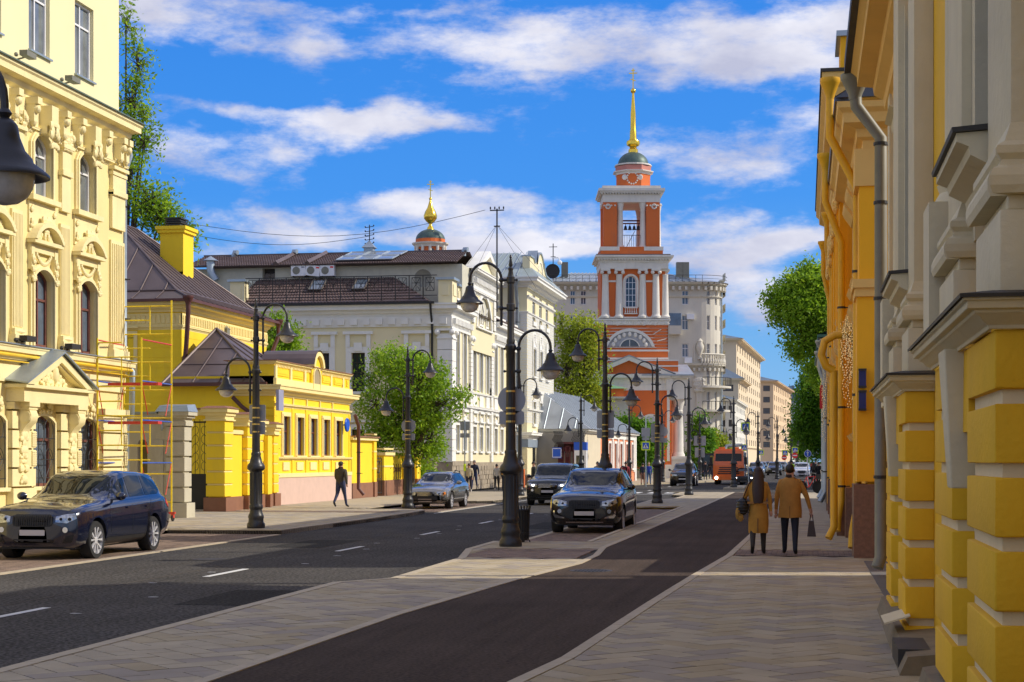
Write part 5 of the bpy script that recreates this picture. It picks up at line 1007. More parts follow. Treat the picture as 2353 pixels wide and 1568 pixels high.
 for p,q in zip(P[1:-2],P[2:-1]):m.hexa([F(p[0],.15,p[1]),F(q[0],.15,q[1]),F(q[0],-.6,q[1]),F(p[0],-.6,p[1]),F(p[0],.15,p[1]+.1),F(q[0],.15,q[1]+.1),F(q[0],-.6,q[1]+.1),F(p[0],-.6,p[1]+.1)])
 m.build('gable_flashing',M['zinc'],t)
 m=MB();surround(m,F,(mid-1.0,mid+1.0,zb+.4,zt-.7,.6),.1,.05,.06,0);m.build('gable_panel',M['white'],t)
 u,z=FP(F,1272,600,.3);m=MB();m.tube([F(yb,-.1,z+.5),F(yb,.4,z+.5),F(yb,.5,z+.3)],.05,6);m.ball(F(yb,.5,z+.1),.2);m.build('camera',M['pvc'],t)
 xx=XY(1190,ya);downpipe('silver downpipe on the shaded side of the tall corner house',[(xx,ya-1.0,zc),(xx,ya-.6,zc-.8),(xx,ya-.2,zc-1.4),(xx,ya-.2,.4)],.12,'zinc',[(z,xx,ya-.2)for z in(12,8,4)])
 m=MB();u,z=FP(F,1268,991,.2);m.fb(F,u-.4,u+.4,.1,.3,z-.5,z+.5);tag(m.build('house_sign',M['bluesign'],None),'small blue house sign under the wide cornice of the tall corner house','sign')
corner_house()
def low_house():
 A,B,C_=D(1344,127),D(1380,134),D(1459,151);F=Frame(*A,*C_);L_=F.len;uo=FU(F,1380)
 t=thing('low_house','long low house with grey metal roof, cream end and orange front with white pilasters','house',(A[0],A[1],0))
 ze=FP(F,1346,986)[1];zb=.1;Gf=Frame(A[0]-9,A[1]+.4,A[0],A[1])
 cx=[FU(F,p)for p in(1416,1427.5,1439,1449,1456)]
 cxs=[FP(F,1398+k*13.2,1058)[0]for k in range(5)];zw0,zw1=FP(F,1400,1078)[1],FP(F,1400,1019)[1]
 ops=[(u,u+1.1,zw0,zw1)for u in cxs]
 m=MB();wall(m,F,0,uo,zb,ze,[],0);wall(m,Gf,0,Gf.len,zb,ze,[],0);m.build('cream_wall',pmat('low_house_cream',(.66,.58,.43),var=.06,dirt=.2,dirtcol=(.5,.4,.3),streak=True),t)
 m=MB();wall(m,F,uo,L_,zb,ze,ops,0,.25);shell(m,F,uo,L_,zb,ze,9,0,True,False);m.build('orange_wall',pmat('low_house_orange',(.78,.27,.12),var=.06),t)
 for o in ops:window(F,o,t,0,.2,'pvc','glassblue',((.5,),(.66,)),.08)
 for o in ops:m=MB();surround(m,F,o,.2,0,.06,.15);m.build('window_surround',M['white'],t)
 m=MB()
 for k in range(6):u=cxs[0]-1.0+k*(cxs[1]-cxs[0]);m.fb(F,u-.4,u+.1,0,.12,.9,ze-.6);
 m.fb(F,uo+.2,L_+.1,0,.1,ze-.6,ze);m.fb(F,L_-.6,L_+.12,0,.13,.1,ze);m.build('pilaster',M['white'],t)
 m=MB();cornice(m,F,0,L_,ze-.35,.35,.4,1,1);cornice(m,Gf,0,Gf.len,ze-.35,.35,.3,0,1);m.build('cornice',M['white'],t)
 e=.5;rh=FP(F,1300,922)[1]-ze;P=[F(-e,e,ze),F(L_+e,e,ze),F(L_+e,-9,ze),F(-e,-9,ze)];r0=F(3.0,-4.3,ze+3.2);r1=F(L_-4,-4.3,ze+3.2)
 m=MB();m.poly([P[0],P[1],r1,r0]);m.poly([P[1],P[2],r1]);m.poly([P[2],P[3],r0,r1]);m.poly([P[3],P[0],r0]);m.build('roof',M['zincroof'],t)
 for k in range(1,22):
  u=-e+(L_+2*e)*k/22;g=min(1,(u+e)/(3+e),(L_+e-u)/(4+e));s_=MB();s_.tube([F(u,e,ze+.03),F(u,e+(-4.3-e)*g,ze+3.2*g+.03)],.035,4);s_.build('roof_seam',M['zinc'],t)
 for k in range(1,8):
  n_=e-(9+e)*k/8;c_=(4.3+e)/(9+e);f=k/8;g=min(f/c_,(1-f)/(1-c_));s_=MB();s_.tube([F(-e,n_,ze+.03),F(-e+(3+e)*g,n_,ze+3.2*g+.03)],.035,4);s_.build('roof_seam',M['zinc'],t)
 m=MB();a=Vector(F(-.2,-7.5,ze+.4));m.box(a.x,a.x+1.6,a.y,a.y+2.2,a.z,a.z+1.1);m.fprism(FY(a.y,0),[(a.x-.2,a.z+1.1),(a.x+1.9,a.z+1.1),(a.x+.8,a.z+1.75)],-2.4,.2);m.build('dormer',M['zincroof'],t)
 g=thing('court_gate','dark red iron court gates under coiled spikes between the corner house and the low house','gate',(A[0]-5,A[1]-2,0));y=A[1]-2;xa,xb=XY(1272,y),XY(1338,y)
 m=MB();m.box(xa-4,xb,y+1.2,y+1.5,.1,ze-.3);m.build('back_wall',pmat('court_grey',(.3,.28,.24),var=.1),g)
 rd_=pmat('dark_red_gate',(.11,.022,.025),rough=.6,var=.3)
 for px0,px1 in((1282,1296),(1298,1311),(1316,1328)):
  x0,x1=XY(px0,y),XY(px1,y);zt=ZY(px0,1025,y);m=MB();m.box(x0,x0+.08,y,y+.08,.1,zt);m.box(x1-.08,x1,y,y+.08,.1,zt);m.box(x0,x1,y,y+.06,zt-.5,zt-.44);m.box(x0,x1,y,y+.06,.9,.96);m.box(x0,x1,y,y+.06,zt-.06,zt)
  for k in range(8):x=x0+(x1-x0)*(k+.5)/8;m.tube([(x,y+.03,.15),(x,y+.03,zt)],.02,4)
  m.box(x0,x1,y+.05,y+.06,.2,2.2);m.build('gate_leaf',rd_,g)
 m=MB();m.box(XY(1279,y),XY(1338,y),y-.1,y+.8,ZY(1300,1016,y)-.15,ZY(1300,1016,y));m.box(XY(1279,y),XY(1338,y),y+.6,y+.8,2.6,ZY(1300,1016,y));m.build('lintel',rd_,g)
 for p0,p1 in((1273,1292),(1317,1343)):
  m=MB()
  for k in range(9):x=XY(p0+(p1-p0)*k/8,y);z=ZY(1300,1014,y);m.tube([(x,y-.1,z-.6),(x+.15,y-.3,z-.2),(x-.1,y-.2,z+.1),(x+.1,y-.3,z+.45),(x,y-.2,z+.75)],.025,4)
  m.build('spikes',M['iron'],g)
 m=MB();x,z=XY(1279.5,y-.5),ZY(1279.5,1041,y-.5);m.box(x-.35,x+.35,y-.5,y-.45,z-.4,z+.4);o_=m.build('notice_board',M['bluesign'],None);tag(o_,'small square blue board with white border beside the dark red gates','sign');
 m=MB();
 for a_ in(.3,):m.box(x-a_-.02,x+a_+.02,y-.515,y-.502,z-a_-.04,z-a_);m.box(x-a_-.02,x+a_+.02,y-.515,y-.502,z+a_,z+a_+.04);m.box(x-a_-.04,x-a_,y-.515,y-.502,z-a_,z+a_);m.box(x+a_,x+a_+.04,y-.515,y-.502,z-a_,z+a_)
 m.build('border',M['whitesign'],o_)
 m=MB();x=XY(1334,y-.2);m.box(x-.45,x+.45,y-.4,y+.4,.1,2.7);b_=m.build('booth',M['pvc'],None);tag(b_,'narrow white guard booth with a blue top beside the dark red gates','booth');m=MB();m.box(x-.47,x+.47,y-.42,y+.42,2.7,3.3);m.build('fascia',M['bluesign'],b_);m=MB();m.box(x-.3,x+.3,y-.41,y-.4,1.2,2.3);m.build('window',M['glass'],b_)
low_house()
CZ=172.0;CO=D(1457,CZ)
CF=Frame(CO[0],CO[1],CO[0]+_c,CO[1]+_s)
SC=FPX/CZ
cu=lambda px:(px-1457)/SC
cz=lambda py:CAMH+(CY-py)/SC
def church():
 t=thing('bell_tower','tall orange and white church bell tower with columns, hanging bells and a thin golden spire','bell tower',(CO[0],CO[1],0))
 F=CF;side=155/SC
 def Fs(half,n=0.0):p=F(half,n,0);q=F(half,n-1,0);return Frame(p[0],p[1],q[0],q[1])
 h=(1535-1363.6)/2/SC;c0=(1535+1363.6)/2;o0=cu(c0)
 def box(m,hw,n0,n1,z0,z1,c=None):c=o0 if c is None else c;m.fb(F,c-hw,c+hw,-n1,n0,z0,z1)
 T1=cz(822),cz(747);hw1=h;d1=2*h
 m=MB();m.fb(F,o0-hw1,o0+hw1,-d1,0,cz(860),cz(806)-.02);m.fb(F,o0-hw1+.12,o0+hw1-.12,-d1+.12,-.12,cz(806),T1[1]);m.build('base_tier',M['orange'],t)
 rows=8;hh=(T1[1]-cz(806))/rows;uc=cu(1447);rr=62/SC*.93;zc_=cz(797)
 for FF,a,b,circ in((F,o0-hw1,o0+hw1,True),(Fs(o0+hw1),0,d1,False)):
  for k in range(rows):
   z0,z1=cz(806)+hh*k+.03,cz(806)+hh*(k+1)-.03;zm=(z0+z1)/2
   if circ and(zm-zc_)<rr and rr*rr-(zm-zc_)**2>0 and zm>zc_-.5:
    w=math.sqrt(max(.01,rr*rr-(max(0,zm-zc_))**2))+.15;segs=[(a,uc-w),(uc+w,b)]
   else:segs=[(a,b)]
   for s0,s1 in segs:
    if s1-s0>.2:m=MB();m.fb(FF,s0,s1,-.12 if FF is F else-.12,0,z0,z1);m.build('plaster_course',M['orange'],t)
 m=MB()
 for FF,a,b in((F,o0-hw1+.02,o0+hw1-.02),(Fs(o0+hw1-.02),0.02,d1)):
  for k in range(1,rows+1):m.fb(FF,a,b,-.14,-.06,cz(806)+hh*k-.03,cz(806)+hh*k+.03)
 m.build('white_joint',M['church'],t)
 m=MB();A=arcpts(uc-rr,uc+rr,zc_,rr*.72,18);B=arcpts(uc-rr+.3,uc+rr-.3,zc_,rr*.72-.3,18)
 for i in range(18):m.hexa([F(B[i][0],.12,B[i][1]),F(B[i+1][0],.12,B[i+1][1]),F(B[i+1][0],-.1,B[i+1][1]),F(B[i][0],-.1,B[i][1]),F(A[i][0],.12,A[i][1]),F(A[i+1][0],.12,A[i+1][1]),F(A[i+1][0],-.1,A[i+1][1]),F(A[i][0],-.1,A[i][1])])
 m.build('lunette_arch',M['church'],t)
 m=MB();m.fprism(F,[(uc-rr+.3,zc_),(uc+rr-.3,zc_)]+B[::-1][1:-1],-.3,-.05);m.build('lunette_panel',pmat('grey_relief',(.36,.36,.37),var=.3,scale=3,bump=.5,bscale=6),t)
 for k in range(9):q=math.pi*(k+.5)/9;m=MB();m.ball(F(uc+math.cos(q)*rr*.66,0,zc_+math.sin(q)*rr*.5),(.2,.2,.26),8,6);m.build('medallion',M['church'],t)
 m=MB();m.fprism(F,[(uc-.95,zc_+.05),(uc+.95,zc_+.05)]+arcpts(uc-.95,uc+.95,zc_+.05,.7,8)[::-1],-.04,-.02);w_=m.build('window',M['glass'],t);m=MB();surround(m,F,(uc-.95,uc+.95,zc_,zc_+.75,.7),.1,-.05,.1,0);m.fb(F,uc-.03,uc+.03,-.03,.0,zc_,zc_+.7);m.build('frame',M['church'],w_)
 for k in range(-4,5):
  q=math.pi/2-k*math.pi/9.5;
  m=MB();a_=rr*1.12;b_=rr*1.5;p0=(uc+math.cos(q)*a_,zc_+math.sin(q)*a_*.8);p1=(uc+math.cos(q)*b_,zc_+math.sin(q)*b_*.85)
  if p1[1]<T1[1]:m.tube([F(p0[0],.01,p0[1]),F(p1[0],.01,p1[1])],.04,4);m.build('white_joint',M['church'],t)
 m=MB();m.fb(F,o0-hw1-.15,o0+hw1+.15,-d1-.15,.15,cz(808),cz(804));m.fb(F,o0-hw1-.05,o0+hw1+.05,-d1,.05,cz(826),cz(822));m.fb(F,o0-hw1-.25,o0+hw1+.25,-d1-.25,.25,cz(737),cz(733));m.fb(F,o0-hw1-.1,o0+hw1+.1,-d1-.1,.1,cz(747),cz(737));m.build('cornice',M['church'],t)
 m=MB();ornament(m,F,lambda u,v:True,o0-hw1,o0+hw1,cz(745),cz(739),.1,.13,60,5);m.build('frieze',M['church'],t)
 a,b=cu(1381),cu(1529);c0=(a+b)/2;hw=(b-a)/2;z0,z1=cz(731),cz(618);d=2*hw
 ow=(cu(1437),cu(1463),cz(706),cz(634),.5)
 m=MB();wall(m,F,a,b,z0,z1,[ow],-.35,.3);S=Fs(b-.35,-.35);wall(m,S,0,d-.7,z0,z1,[],0);m.poly([F(a,-d,z0),F(a,-.35,z0),F(a,-.35,z1),F(a,-d,z1)]);m.poly([F(b-.35,-d,z0),F(a,-d,z0),F(a,-d,z1),F(b-.35,-d,z1)]);m.build('column_tier',M['orange'],t)
 window(F,ow,t,-.35,.25,'church' if 0 else 'pvc','glass',((.33,.66),(.2,.4,.6,.8)),.1,.05)
 m=MB();surround(m,F,ow,.22,-.35,.12,0);balustrade(m,F,ow[0]-.1,ow[1]+.1,cz(722),cz(706)-cz(722),-.1,.1,.22);m.build('window_surround',M['church'],t)
 for px in(1391.3,1423.2,1477,1507.5):
  u=cu(px);p=F(u,-.2,z0);m=MB();m.lathe([(.52,0),(.52,.2),(.42,.3),(.4,.45),(.36,(z1-z0)*.5),(.32,(z1-z0)-.7),(.36,(z1-z0)-.6),(.3,(z1-z0)-.55)],p[0],p[1],p[2],14);m.fb(F,u-.48,u+.48,-.65,.28,z1-.22,z1)
  for s_ in(-.36,.36):m.ball(F(u+s_,.15,z1-.38),(.2,.2,.2),8,6)
  m.build('column',M['church'],t,smooth=40)
 for k,nn in enumerate((-.55,-1.9,-4.6,-6.0)):
  p=F(b,nn,z0);m=MB();m.lathe([(.52,0),(.52,.2),(.42,.3),(.4,.45),(.36,(z1-z0)*.5),(.32,(z1-z0)-.7),(.36,(z1-z0)-.6),(.3,(z1-z0)-.55)],p[0],p[1],p[2],14);m.fb(F,b-.45,b+.45,nn-.45,nn+.45,z1-.22,z1);m.build('column',M['church'],t,smooth=40)
 m=MB();m.fb(F,a-.2,b+.45,-d,.05,z0-.02,z0+.12);ex=.35;
 m.fb(F,a-.1,b+.3,-d,.15,z1,cz(604));m.fb(F,a-.15,b+.35,-d,.2,cz(604),cz(593));m.fb(F,a-.6,b+.8,-d-.3,.65,cz(592),cz(588));m.fb(F,a-.4,b+.6,-d-.2,.45,cz(596),cz(592))
 for s_ in(a,cu(1436),cu(1464)):pass
 m.fb(F,cu(1397),cu(1417),-.4,-.25,cz(648),cz(644));m.fb(F,cu(1483),cu(1502),-.4,-.25,cz(648),cz(644));m.build('entablature',M['church'],t)
 m=MB();dentils(m,F,a-.4,b+.5,cz(599),.2,.16,.14,.2,.3);m.build('dentil',M['church'],t);m=MB();ornament(m,F,lambda u,v:True,a,b,cz(602),cz(597),.2,.12,50,6);m.build('frieze',M['church'],t)
 m=MB();m.fb(F,a-.5,b+.5,-d,.4,cz(588),cz(585));m.build('roof_ledge',M['darkroof'],t)
 a,b=cu(1386.5),cu(1516);hw=(b-a)/2;d=2*hw;z0,z1=cz(568),cz(465);pw=cu(1417.5)-a;c0=(a+b)/2
 m=MB();m.fb(F,a-.3,b+.3,-d-.3,.3,cz(586),z0+.0);m.build('bell_floor',M['orange'],t)
 for(u0,u1)in((a,a+pw),(b-pw,b)):
  for(n0,n1)in((-pw,0),(-d,-d+pw)):m=MB();m.fb(F,u0,u1,n0,n1,z0,z1);m.build('corner_pier',M['orange'],t)
 m=MB();m.fb(F,a-.35,a+pw+.25,-pw,.35,cz(577),cz(568));m.fb(F,b-pw-.25,b+.35,-d-.2,.35,cz(577),cz(568));m.fb(F,a-.05,b+.05,-d-.05,.05,z1,cz(446));m.fb(F,a-.35,b+.35,-d-.35,.35,cz(444),cz(440));m.fb(F,a-.5,b+.5,-d-.5,.5,cz(440),cz(434));m.fb(F,a-.1,b+.1,-d-.1,.1,cz(434),cz(427));m.build('entablature',M['church'],t)
 m=MB();dentils(m,F,a-.3,b+.3,cz(447),.18,.14,.14,.05,.3);m.build('dentil',M['church'],t)
 for u in(cu(1425.5),cu(1478)):
  for nn in(-.45,-d+.45):p=F(u,nn,z0);H_=z1-z0;m=MB();m.lathe([(.42,0),(.42,.15),(.33,.3),(.31,H_*.5),(.27,H_-.9),(.34,H_-.8),(.28,H_-.75),(.42,H_-.1),(.44,H_)],p[0],p[1],p[2],14);m.build('column',M['church'],t,smooth=40)
 for nn in(-pw+.2,-d+pw-.2):p=F(b-.1,nn,z0);m=MB();m.lathe([(.42,0),(.33,.3),(.27,H_-.9),(.42,H_)],p[0],p[1],p[2],12);m.build('column',M['church'],t,smooth=40)
 for u in(cu(1397),cu(1503)):
  p=F(u,.02,cz(475));m=MB()
  for k in range(12):q=2*math.pi*k/12;m.ball(F(u+.22*math.cos(q),.05,cz(475)+.22*math.sin(q)),.09,6,4)
  for k in range(5):m.ball(F(u-.75+k*.37,.03,cz(475)+.1),.1,6,4)
  m.build('wreath',M['church'],t)
 m=MB();m.fb(F,a+.2,b-.2,-d*.5-.1,-d*.5+.1,cz(500),cz(497));m.fb(F,a+.2,b-.2,-1.2,-1.05,cz(512),cz(509));m.build('bell_beam',M['oldwood'],t)
 for k,px in enumerate((1439,1449,1459,1469)):
  u=cu(px);r_=.2+.05*(k==3);p=F(u,-1.12,cz(513)-.55);m=MB();m.lathe([(r_*1.1,0),(r_*.8,.12),(r_*.6,.35),(r_*.3,.42),(.03,.45),(.03,.6)],p[0],p[1],p[2],10);m.build('bell',M['iron'],t,smooth=50)
 m=MB();m.tube([F(cu(1431),-.3,cz(540)),F(cu(1472),-.3,cz(540))],.03,4)
 for k in range(9):u=cu(1431+k*5.1);m.tube([F(u,-.3,z0+.1),F(u,-.3,cz(540))],.02,4)
 m.tube([F(cu(1440),-2,z0),F(cu(1462),-2.2,cz(525))],.03,4);m.build('bell_railing',M['iron'],t)
 uc=cu(1459.5);p=F(uc,-d/2,0);rr=(1499-1419)/2/SC*1.04
 m=MB();
 def oct_(m,r_,z0,z1,n=8,r2=None):m.lathe([(r_,z0),(r2 or r_,z1)],p[0],p[1],0,n,ph=PHI+R(22.5))
 oct_(m,rr,cz(428),cz(394));m.build('drum',M['orange'],t)
 m=MB();oct_(m,rr*1.05,cz(394),cz(388));oct_(m,rr*1.2,cz(388),cz(386));oct_(m,rr*1.02,cz(371),cz(369),24);oct_(m,rr*1.05,cz(372.5),cz(371),24);m.build('drum_cornice',M['church'],t)
 m=MB();oct_(m,rr*1.05,cz(386),cz(374));m.build('upper_drum',pmat('church_rose',(.55,.22,.17),var=.1),t)
 m=MB();
 for r_,z_ in((.62,.0),(.5,.08),(.28,.12)):m.lathe([(r_,0),(r_,.06)],*F(uc-.2,-d/2+rr*.93+z_,cz(405)),18,axis='Y')
 m2=MB();
 for q in range(14):an=2*math.pi*q/14;m2.ball(F(uc-.2+.55*math.cos(an),-d/2+rr*.95,cz(405)+.6*math.sin(an)),.1,6,4)
 m2.ball(F(uc-1.0,-d/2+rr*.93,cz(403)),(.28,.1,.3));m2.ball(F(uc+.6,-d/2+rr*.93,cz(403)),(.28,.1,.3));m2.build('medallion',M['church'],t)
 R_=(1495-1423)/2/SC;hd=cz(338)-cz(369);m=MB();m.lathe([(R_*math.cos(q),hd*math.sin(q))for q in[math.pi/2*k/10 for k in range(10)]]+[(.3,hd)],p[0],p[1],cz(369),28);m.build('dome',M['domegreen'],t,smooth=60)
 m=MB();zz=cz(338);m.lathe([(.52,-.1),(.5,.25),(.35,.4),(.4,.55),(.66,.7),(.72,.95),(.66,1.15),(.42,1.25),(.36,1.5),(.34,2.2),(.3,2.3),(.27,4),(.1,cz(200)-zz),(.08,cz(200)-zz+.1)],p[0],p[1],zz,12);m.ball((p[0],p[1],cz(195)),.28,12,8);m.build('spire',M['gold'],t,smooth=30)
 def cross(m,x,y,z,s):
  m.box(x-.04*s,x+.04*s,y-.04*s,y+.04*s,z,z+1.6*s)
  for h_,w in((1.2,.32),(1.0,.18)if 0 else(1.42,.14)):m.box(x-w*s,x+w*s,y-.035*s,y+.035*s,z+h_*s,z+(h_+.07)*s)
  m.hexa([(x-.2*s,y-.03*s,z+.75*s),(x+.2*s,y-.03*s,z+.6*s),(x+.2*s,y+.03*s,z+.6*s),(x-.2*s,y+.03*s,z+.75*s),(x-.2*s,y-.03*s,z+.82*s),(x+.2*s,y-.03*s,z+.67*s),(x+.2*s,y+.03*s,z+.67*s),(x-.2*s,y+.03*s,z+.82*s)])
 m=MB();cross(m,p[0],p[1],cz(191),1.35);m.build('cross',M['gold'],t)
 t2=thing('church','orange church body with a pedimented front, round relief frieze and a white columned side porch','church',(CO[0],CO[1],0))
 a,b=cu(1360),cu(1529);fr=2.6
 m=MB();m.fb(F,a,b,-12,fr,cz(1077),cz(900));m.fb(F,cu(1395),cu(1555),-9,fr-1.0,cz(863),cz(832));m.build('nave',M['orange'],t2)
 m=MB();m.fb(F,a-.05,b+.1,-12,fr+.08,.1,cz(1077));m.build('plinth',M['church'],t2)
 m=MB();z_a,z_b=cz(900),cz(863.5);e=cu(1538)
 m.fb(F,a,b+.05,-12,fr+.12,z_a,z_a+(z_b-z_a)*.32);m.fb(F,a,b,-12,fr+.02,z_a+(z_b-z_a)*.32,z_a+(z_b-z_a)*.78);m.fb(F,a-.2,b+.25,-12,fr+.45,z_a+(z_b-z_a)*.78,z_b)
 m.build('entablature',M['church'],t2)
 for k in range(12):
  u=a+(b-a)*(k+.5)/12;zz=z_a+(z_b-z_a)*.55;m=MB();m.lathe([(.36,-.02),(.36,.04),(.26,.05),(.24,.02),(.12,.03),(.1,.07),(.02,.07)],*F(u,fr+.0,zz),14,axis='Y');v_=m.v;m.build('rosette',M['church'],t2)
 m=MB();ap=(cu(1441),cz(829));ll,rl=(cu(1343),z_b),(cu(1540),z_b);m.fprism(F,[ll,rl,(ap[0],ap[1]+.05),],-.2,fr-.1);m.build('tympanum',M['orange'],t2)
 m=MB();
 for s_ in(ll,rl):k=1 if s_ is ll else-1;m.fprism(F,[(s_[0]-.1*k,s_[1]),(ap[0],ap[1]+.3),(ap[0],ap[1]-.15),(s_[0]+1.1*k,s_[1])],-.4,fr+.5)
 m.build('raking_cornice',M['church'],t2)
 m=MB();
 for s_ in(ll,rl):m.hexa([F(s_[0]-.3*(1 if s_ is ll else-1),fr+.55,s_[1]),F(ap[0],fr+.55,ap[1]+.32),F(ap[0],-.5,ap[1]+.32),F(s_[0],-.5,s_[1]),F(s_[0]-.3*(1 if s_ is ll else-1),fr+.55,s_[1]+.08),F(ap[0],fr+.55,ap[1]+.4),F(ap[0],-.5,ap[1]+.4),F(s_[0],-.5,s_[1]+.08)])
 m.build('pediment_roof',M['zincroof'],t2)
 m=MB();m.fb(F,cu(1395),cu(1556),-9,fr-.9,cz(832),cz(829));m.fb(F,cu(1395),cu(1555),-9.1,fr-.9,cz(845),cz(842));m.build('white_band',M['church'],t2)
 m=MB();u0,u1=cu(1525),cu(1537);m.fb(F,u0,u1,-12,fr+.1,.8,z_a);m.build('corner_pilaster',M['orange'],t2)
 m=MB();m.fb(F,cu(1527),cu(1533),fr+.1,fr+.2,cz(1060),z_a);m.fb(F,u0-.1,u1+.1,-12,fr+.2,.1,cz(1068));m.fb(F,u0,u1+.15,-12,fr+.22,z_a,z_b);m.build('white_pilaster',M['church'],t2)
 xs=cu(1577);
 for nn,px in((1.7,1555),(-1.4,1566),(-4.4,1572),(-7.4,1577)):
  u=cu(1556)if px==1555 else cu(1556)+.25;p=F(cu(1555),nn,0);zc0,zc1=cz(1049),cz(920);H_=zc1-zc0
  m=MB();m.lathe([(.66,0),(.66,.2),(.56,.35),(.52,.5),(.5,H_*.5),(.42,H_-1.3),(.48,H_-1.2),(.42,H_-1.1),(.52,H_-.6),(.66,H_-.15),(.7,H_)],p[0],p[1],zc0,18);m.build('column',M['church'],t2,smooth=40)
  m=MB();m.fb(F,cu(1555)-.85,cu(1555)+.85,nn-.85,nn+.85,.1,zc0);m.fb(F,cu(1555)-.95,cu(1555)+.95,nn-.95,nn+.95,zc0-.35,zc0-.1);m.build('pedestal',M['church'],t2)
 m=MB();m.fb(F,cu(1537),cu(1572),-9,2.6,cz(920),cz(872));m.fb(F,cu(1537),cu(1580),-9.5,3.0,cz(872),cz(866));m.build('porch_entablature',M['church'],t2)
 S=Fs(cu(1580),3.0);m=MB();m.fprism(S,[(0,cz(866)),(12.5,cz(866)),(6.2,cz(840))],-5,0);m.build('porch_gable',M['church'],t2)
 m=MB();
 for s_ in(0,12.5):m.hexa([S(s_-.3*(1 if s_==0 else-1),.3,cz(867)),S(6.2,.3,cz(837)),S(6.2,-6,cz(837)),S(s_,-6,cz(867)),S(s_-.3*(1 if s_==0 else-1),.3,cz(864)),S(6.2,.3,cz(834)),S(6.2,-6,cz(834)),S(s_,-6,cz(864))])
 m.build('porch_roof',M['zincroof'],t2)
 m=MB();m.fb(F,cu(1529),cu(1540),-9,-.5,.1,cz(900));m.build('porch_wall',M['orange'],t2)
 m=MB();a,b=cu(1466),cu(1507);r_=(b-a)/2;P=[(a,.1),(b,.1)]+arcpts(a,b,cz(975),r_,14)[::-1];m.fprism(F,P,fr,fr+2.4);m.build('arched_porch',M['church'],t2)
 m=MB();A=arcpts(a+.25,b-.25,cz(975),r_-.25,14);m.fprism(F,[(a+.25,cz(975)),(b-.25,cz(975))]+A[::-1],fr+2.4,fr+2.46);m.build('porch_relief',pmat('grey_relief2',(.42,.43,.45),var=.4,scale=3),t2)
 t3=thing('chapel','small chapel with a green metal roof and pale cornice in front of the church','chapel',F(cu(1390),9,0));a,b=cu(1335),cu(1420)
 m=MB();m.fb(F,a,b,4,9,cz(920),cz(902));m.build('drum_wall',M['orange'],t3);m=MB();m.fb(F,a-.3,b+.4,3.9,9.4,cz(955),cz(921));m.fb(F,a-1.2,b+1.3,3.8,10,cz(924),cz(920));m.fb(F,a-.3,b+.4,3.9,9.4,.1,cz(955));m.build('wall',M['church'],t3)
 m=MB();zt=cz(880);c_=(a+b)/2;Q=[F(a-.4,9.4,cz(902)),F(b+.4,9.4,cz(902)),F(b+.4,3.6,cz(902)),F(a-.4,3.6,cz(902))];ap_=F(c_-1.5,6.5,zt)
 for i in range(4):m.poly([Q[i],Q[(i+1)%4],ap_])
 m.build('roof',pmat('green_metal_roof',(.16,.34,.18),rough=.5,var=.1),t3)
 t4=thing('church_cupola','green dome on orange drum with golden onion finial above the mansion roof','cupola',D(989,176)+(0,));p=D(989,176);s_=FPX/176;zf=lambda py:CAMH+(CY-py)/s_
 m=MB();m.lathe([(1.45,.1),(1.45,zf(560))],p[0],p[1],0,20);m.build('drum',M['orange'],t4)
 for k in range(12):q=2*math.pi*k/12+.2;m=MB();m.lathe([(.16,0),(.16,zf(566)-zf(600))],p[0]+1.55*math.cos(q),p[1]+1.55*math.sin(q),zf(600),8);m.build('column',M['church'],t4)
 m=MB();m.lathe([(1.6,zf(570)),(1.7,zf(566)),(1.9,zf(563)),(1.95,zf(560)),(1.6,zf(559))],p[0],p[1],0,24);m.build('cornice',M['church'],t4)
 m=MB();m.lathe([(1.55,zf(560)),(1.55,zf(551))],p[0],p[1],0,24);m.build('upper_drum',M['orange'],t4)
 m=MB();hd=zf(527)-zf(552);m.lathe([(1.55*math.cos(q),hd*math.sin(q))for q in[math.pi/2*k/9 for k in range(9)]]+[(.3,hd)],p[0],p[1],zf(552),24);m.build('dome',M['domegreen'],t4,smooth=60)
 m=MB();z_=zf(528);m.lathe([(.4,0),(.3,.25),(.18,.4),(.16,.6),(.45,.85),(.68,1.15),(.72,1.45),(.55,1.9),(.32,2.3),(.17,2.8),(.09,zf(460)-z_)],p[0],p[1],z_,16);m.ball((p[0],p[1],zf(457)),.16,10,8);m.build('onion_finial',M['gold'],t4,smooth=40)
 m=MB();cross(m,p[0],p[1],zf(455),1.15);m.build('cross',M['gold'],t4)
 for k in range(6):q=2*math.pi*k/6-1.2;m=MB();c_=(p[0]+1.43*math.cos(q),p[1]+1.43*math.sin(q),zf(585));m.ball(c_,(.22,.22,.5),8,6);m.build('window',M['glass'],t4)
church()
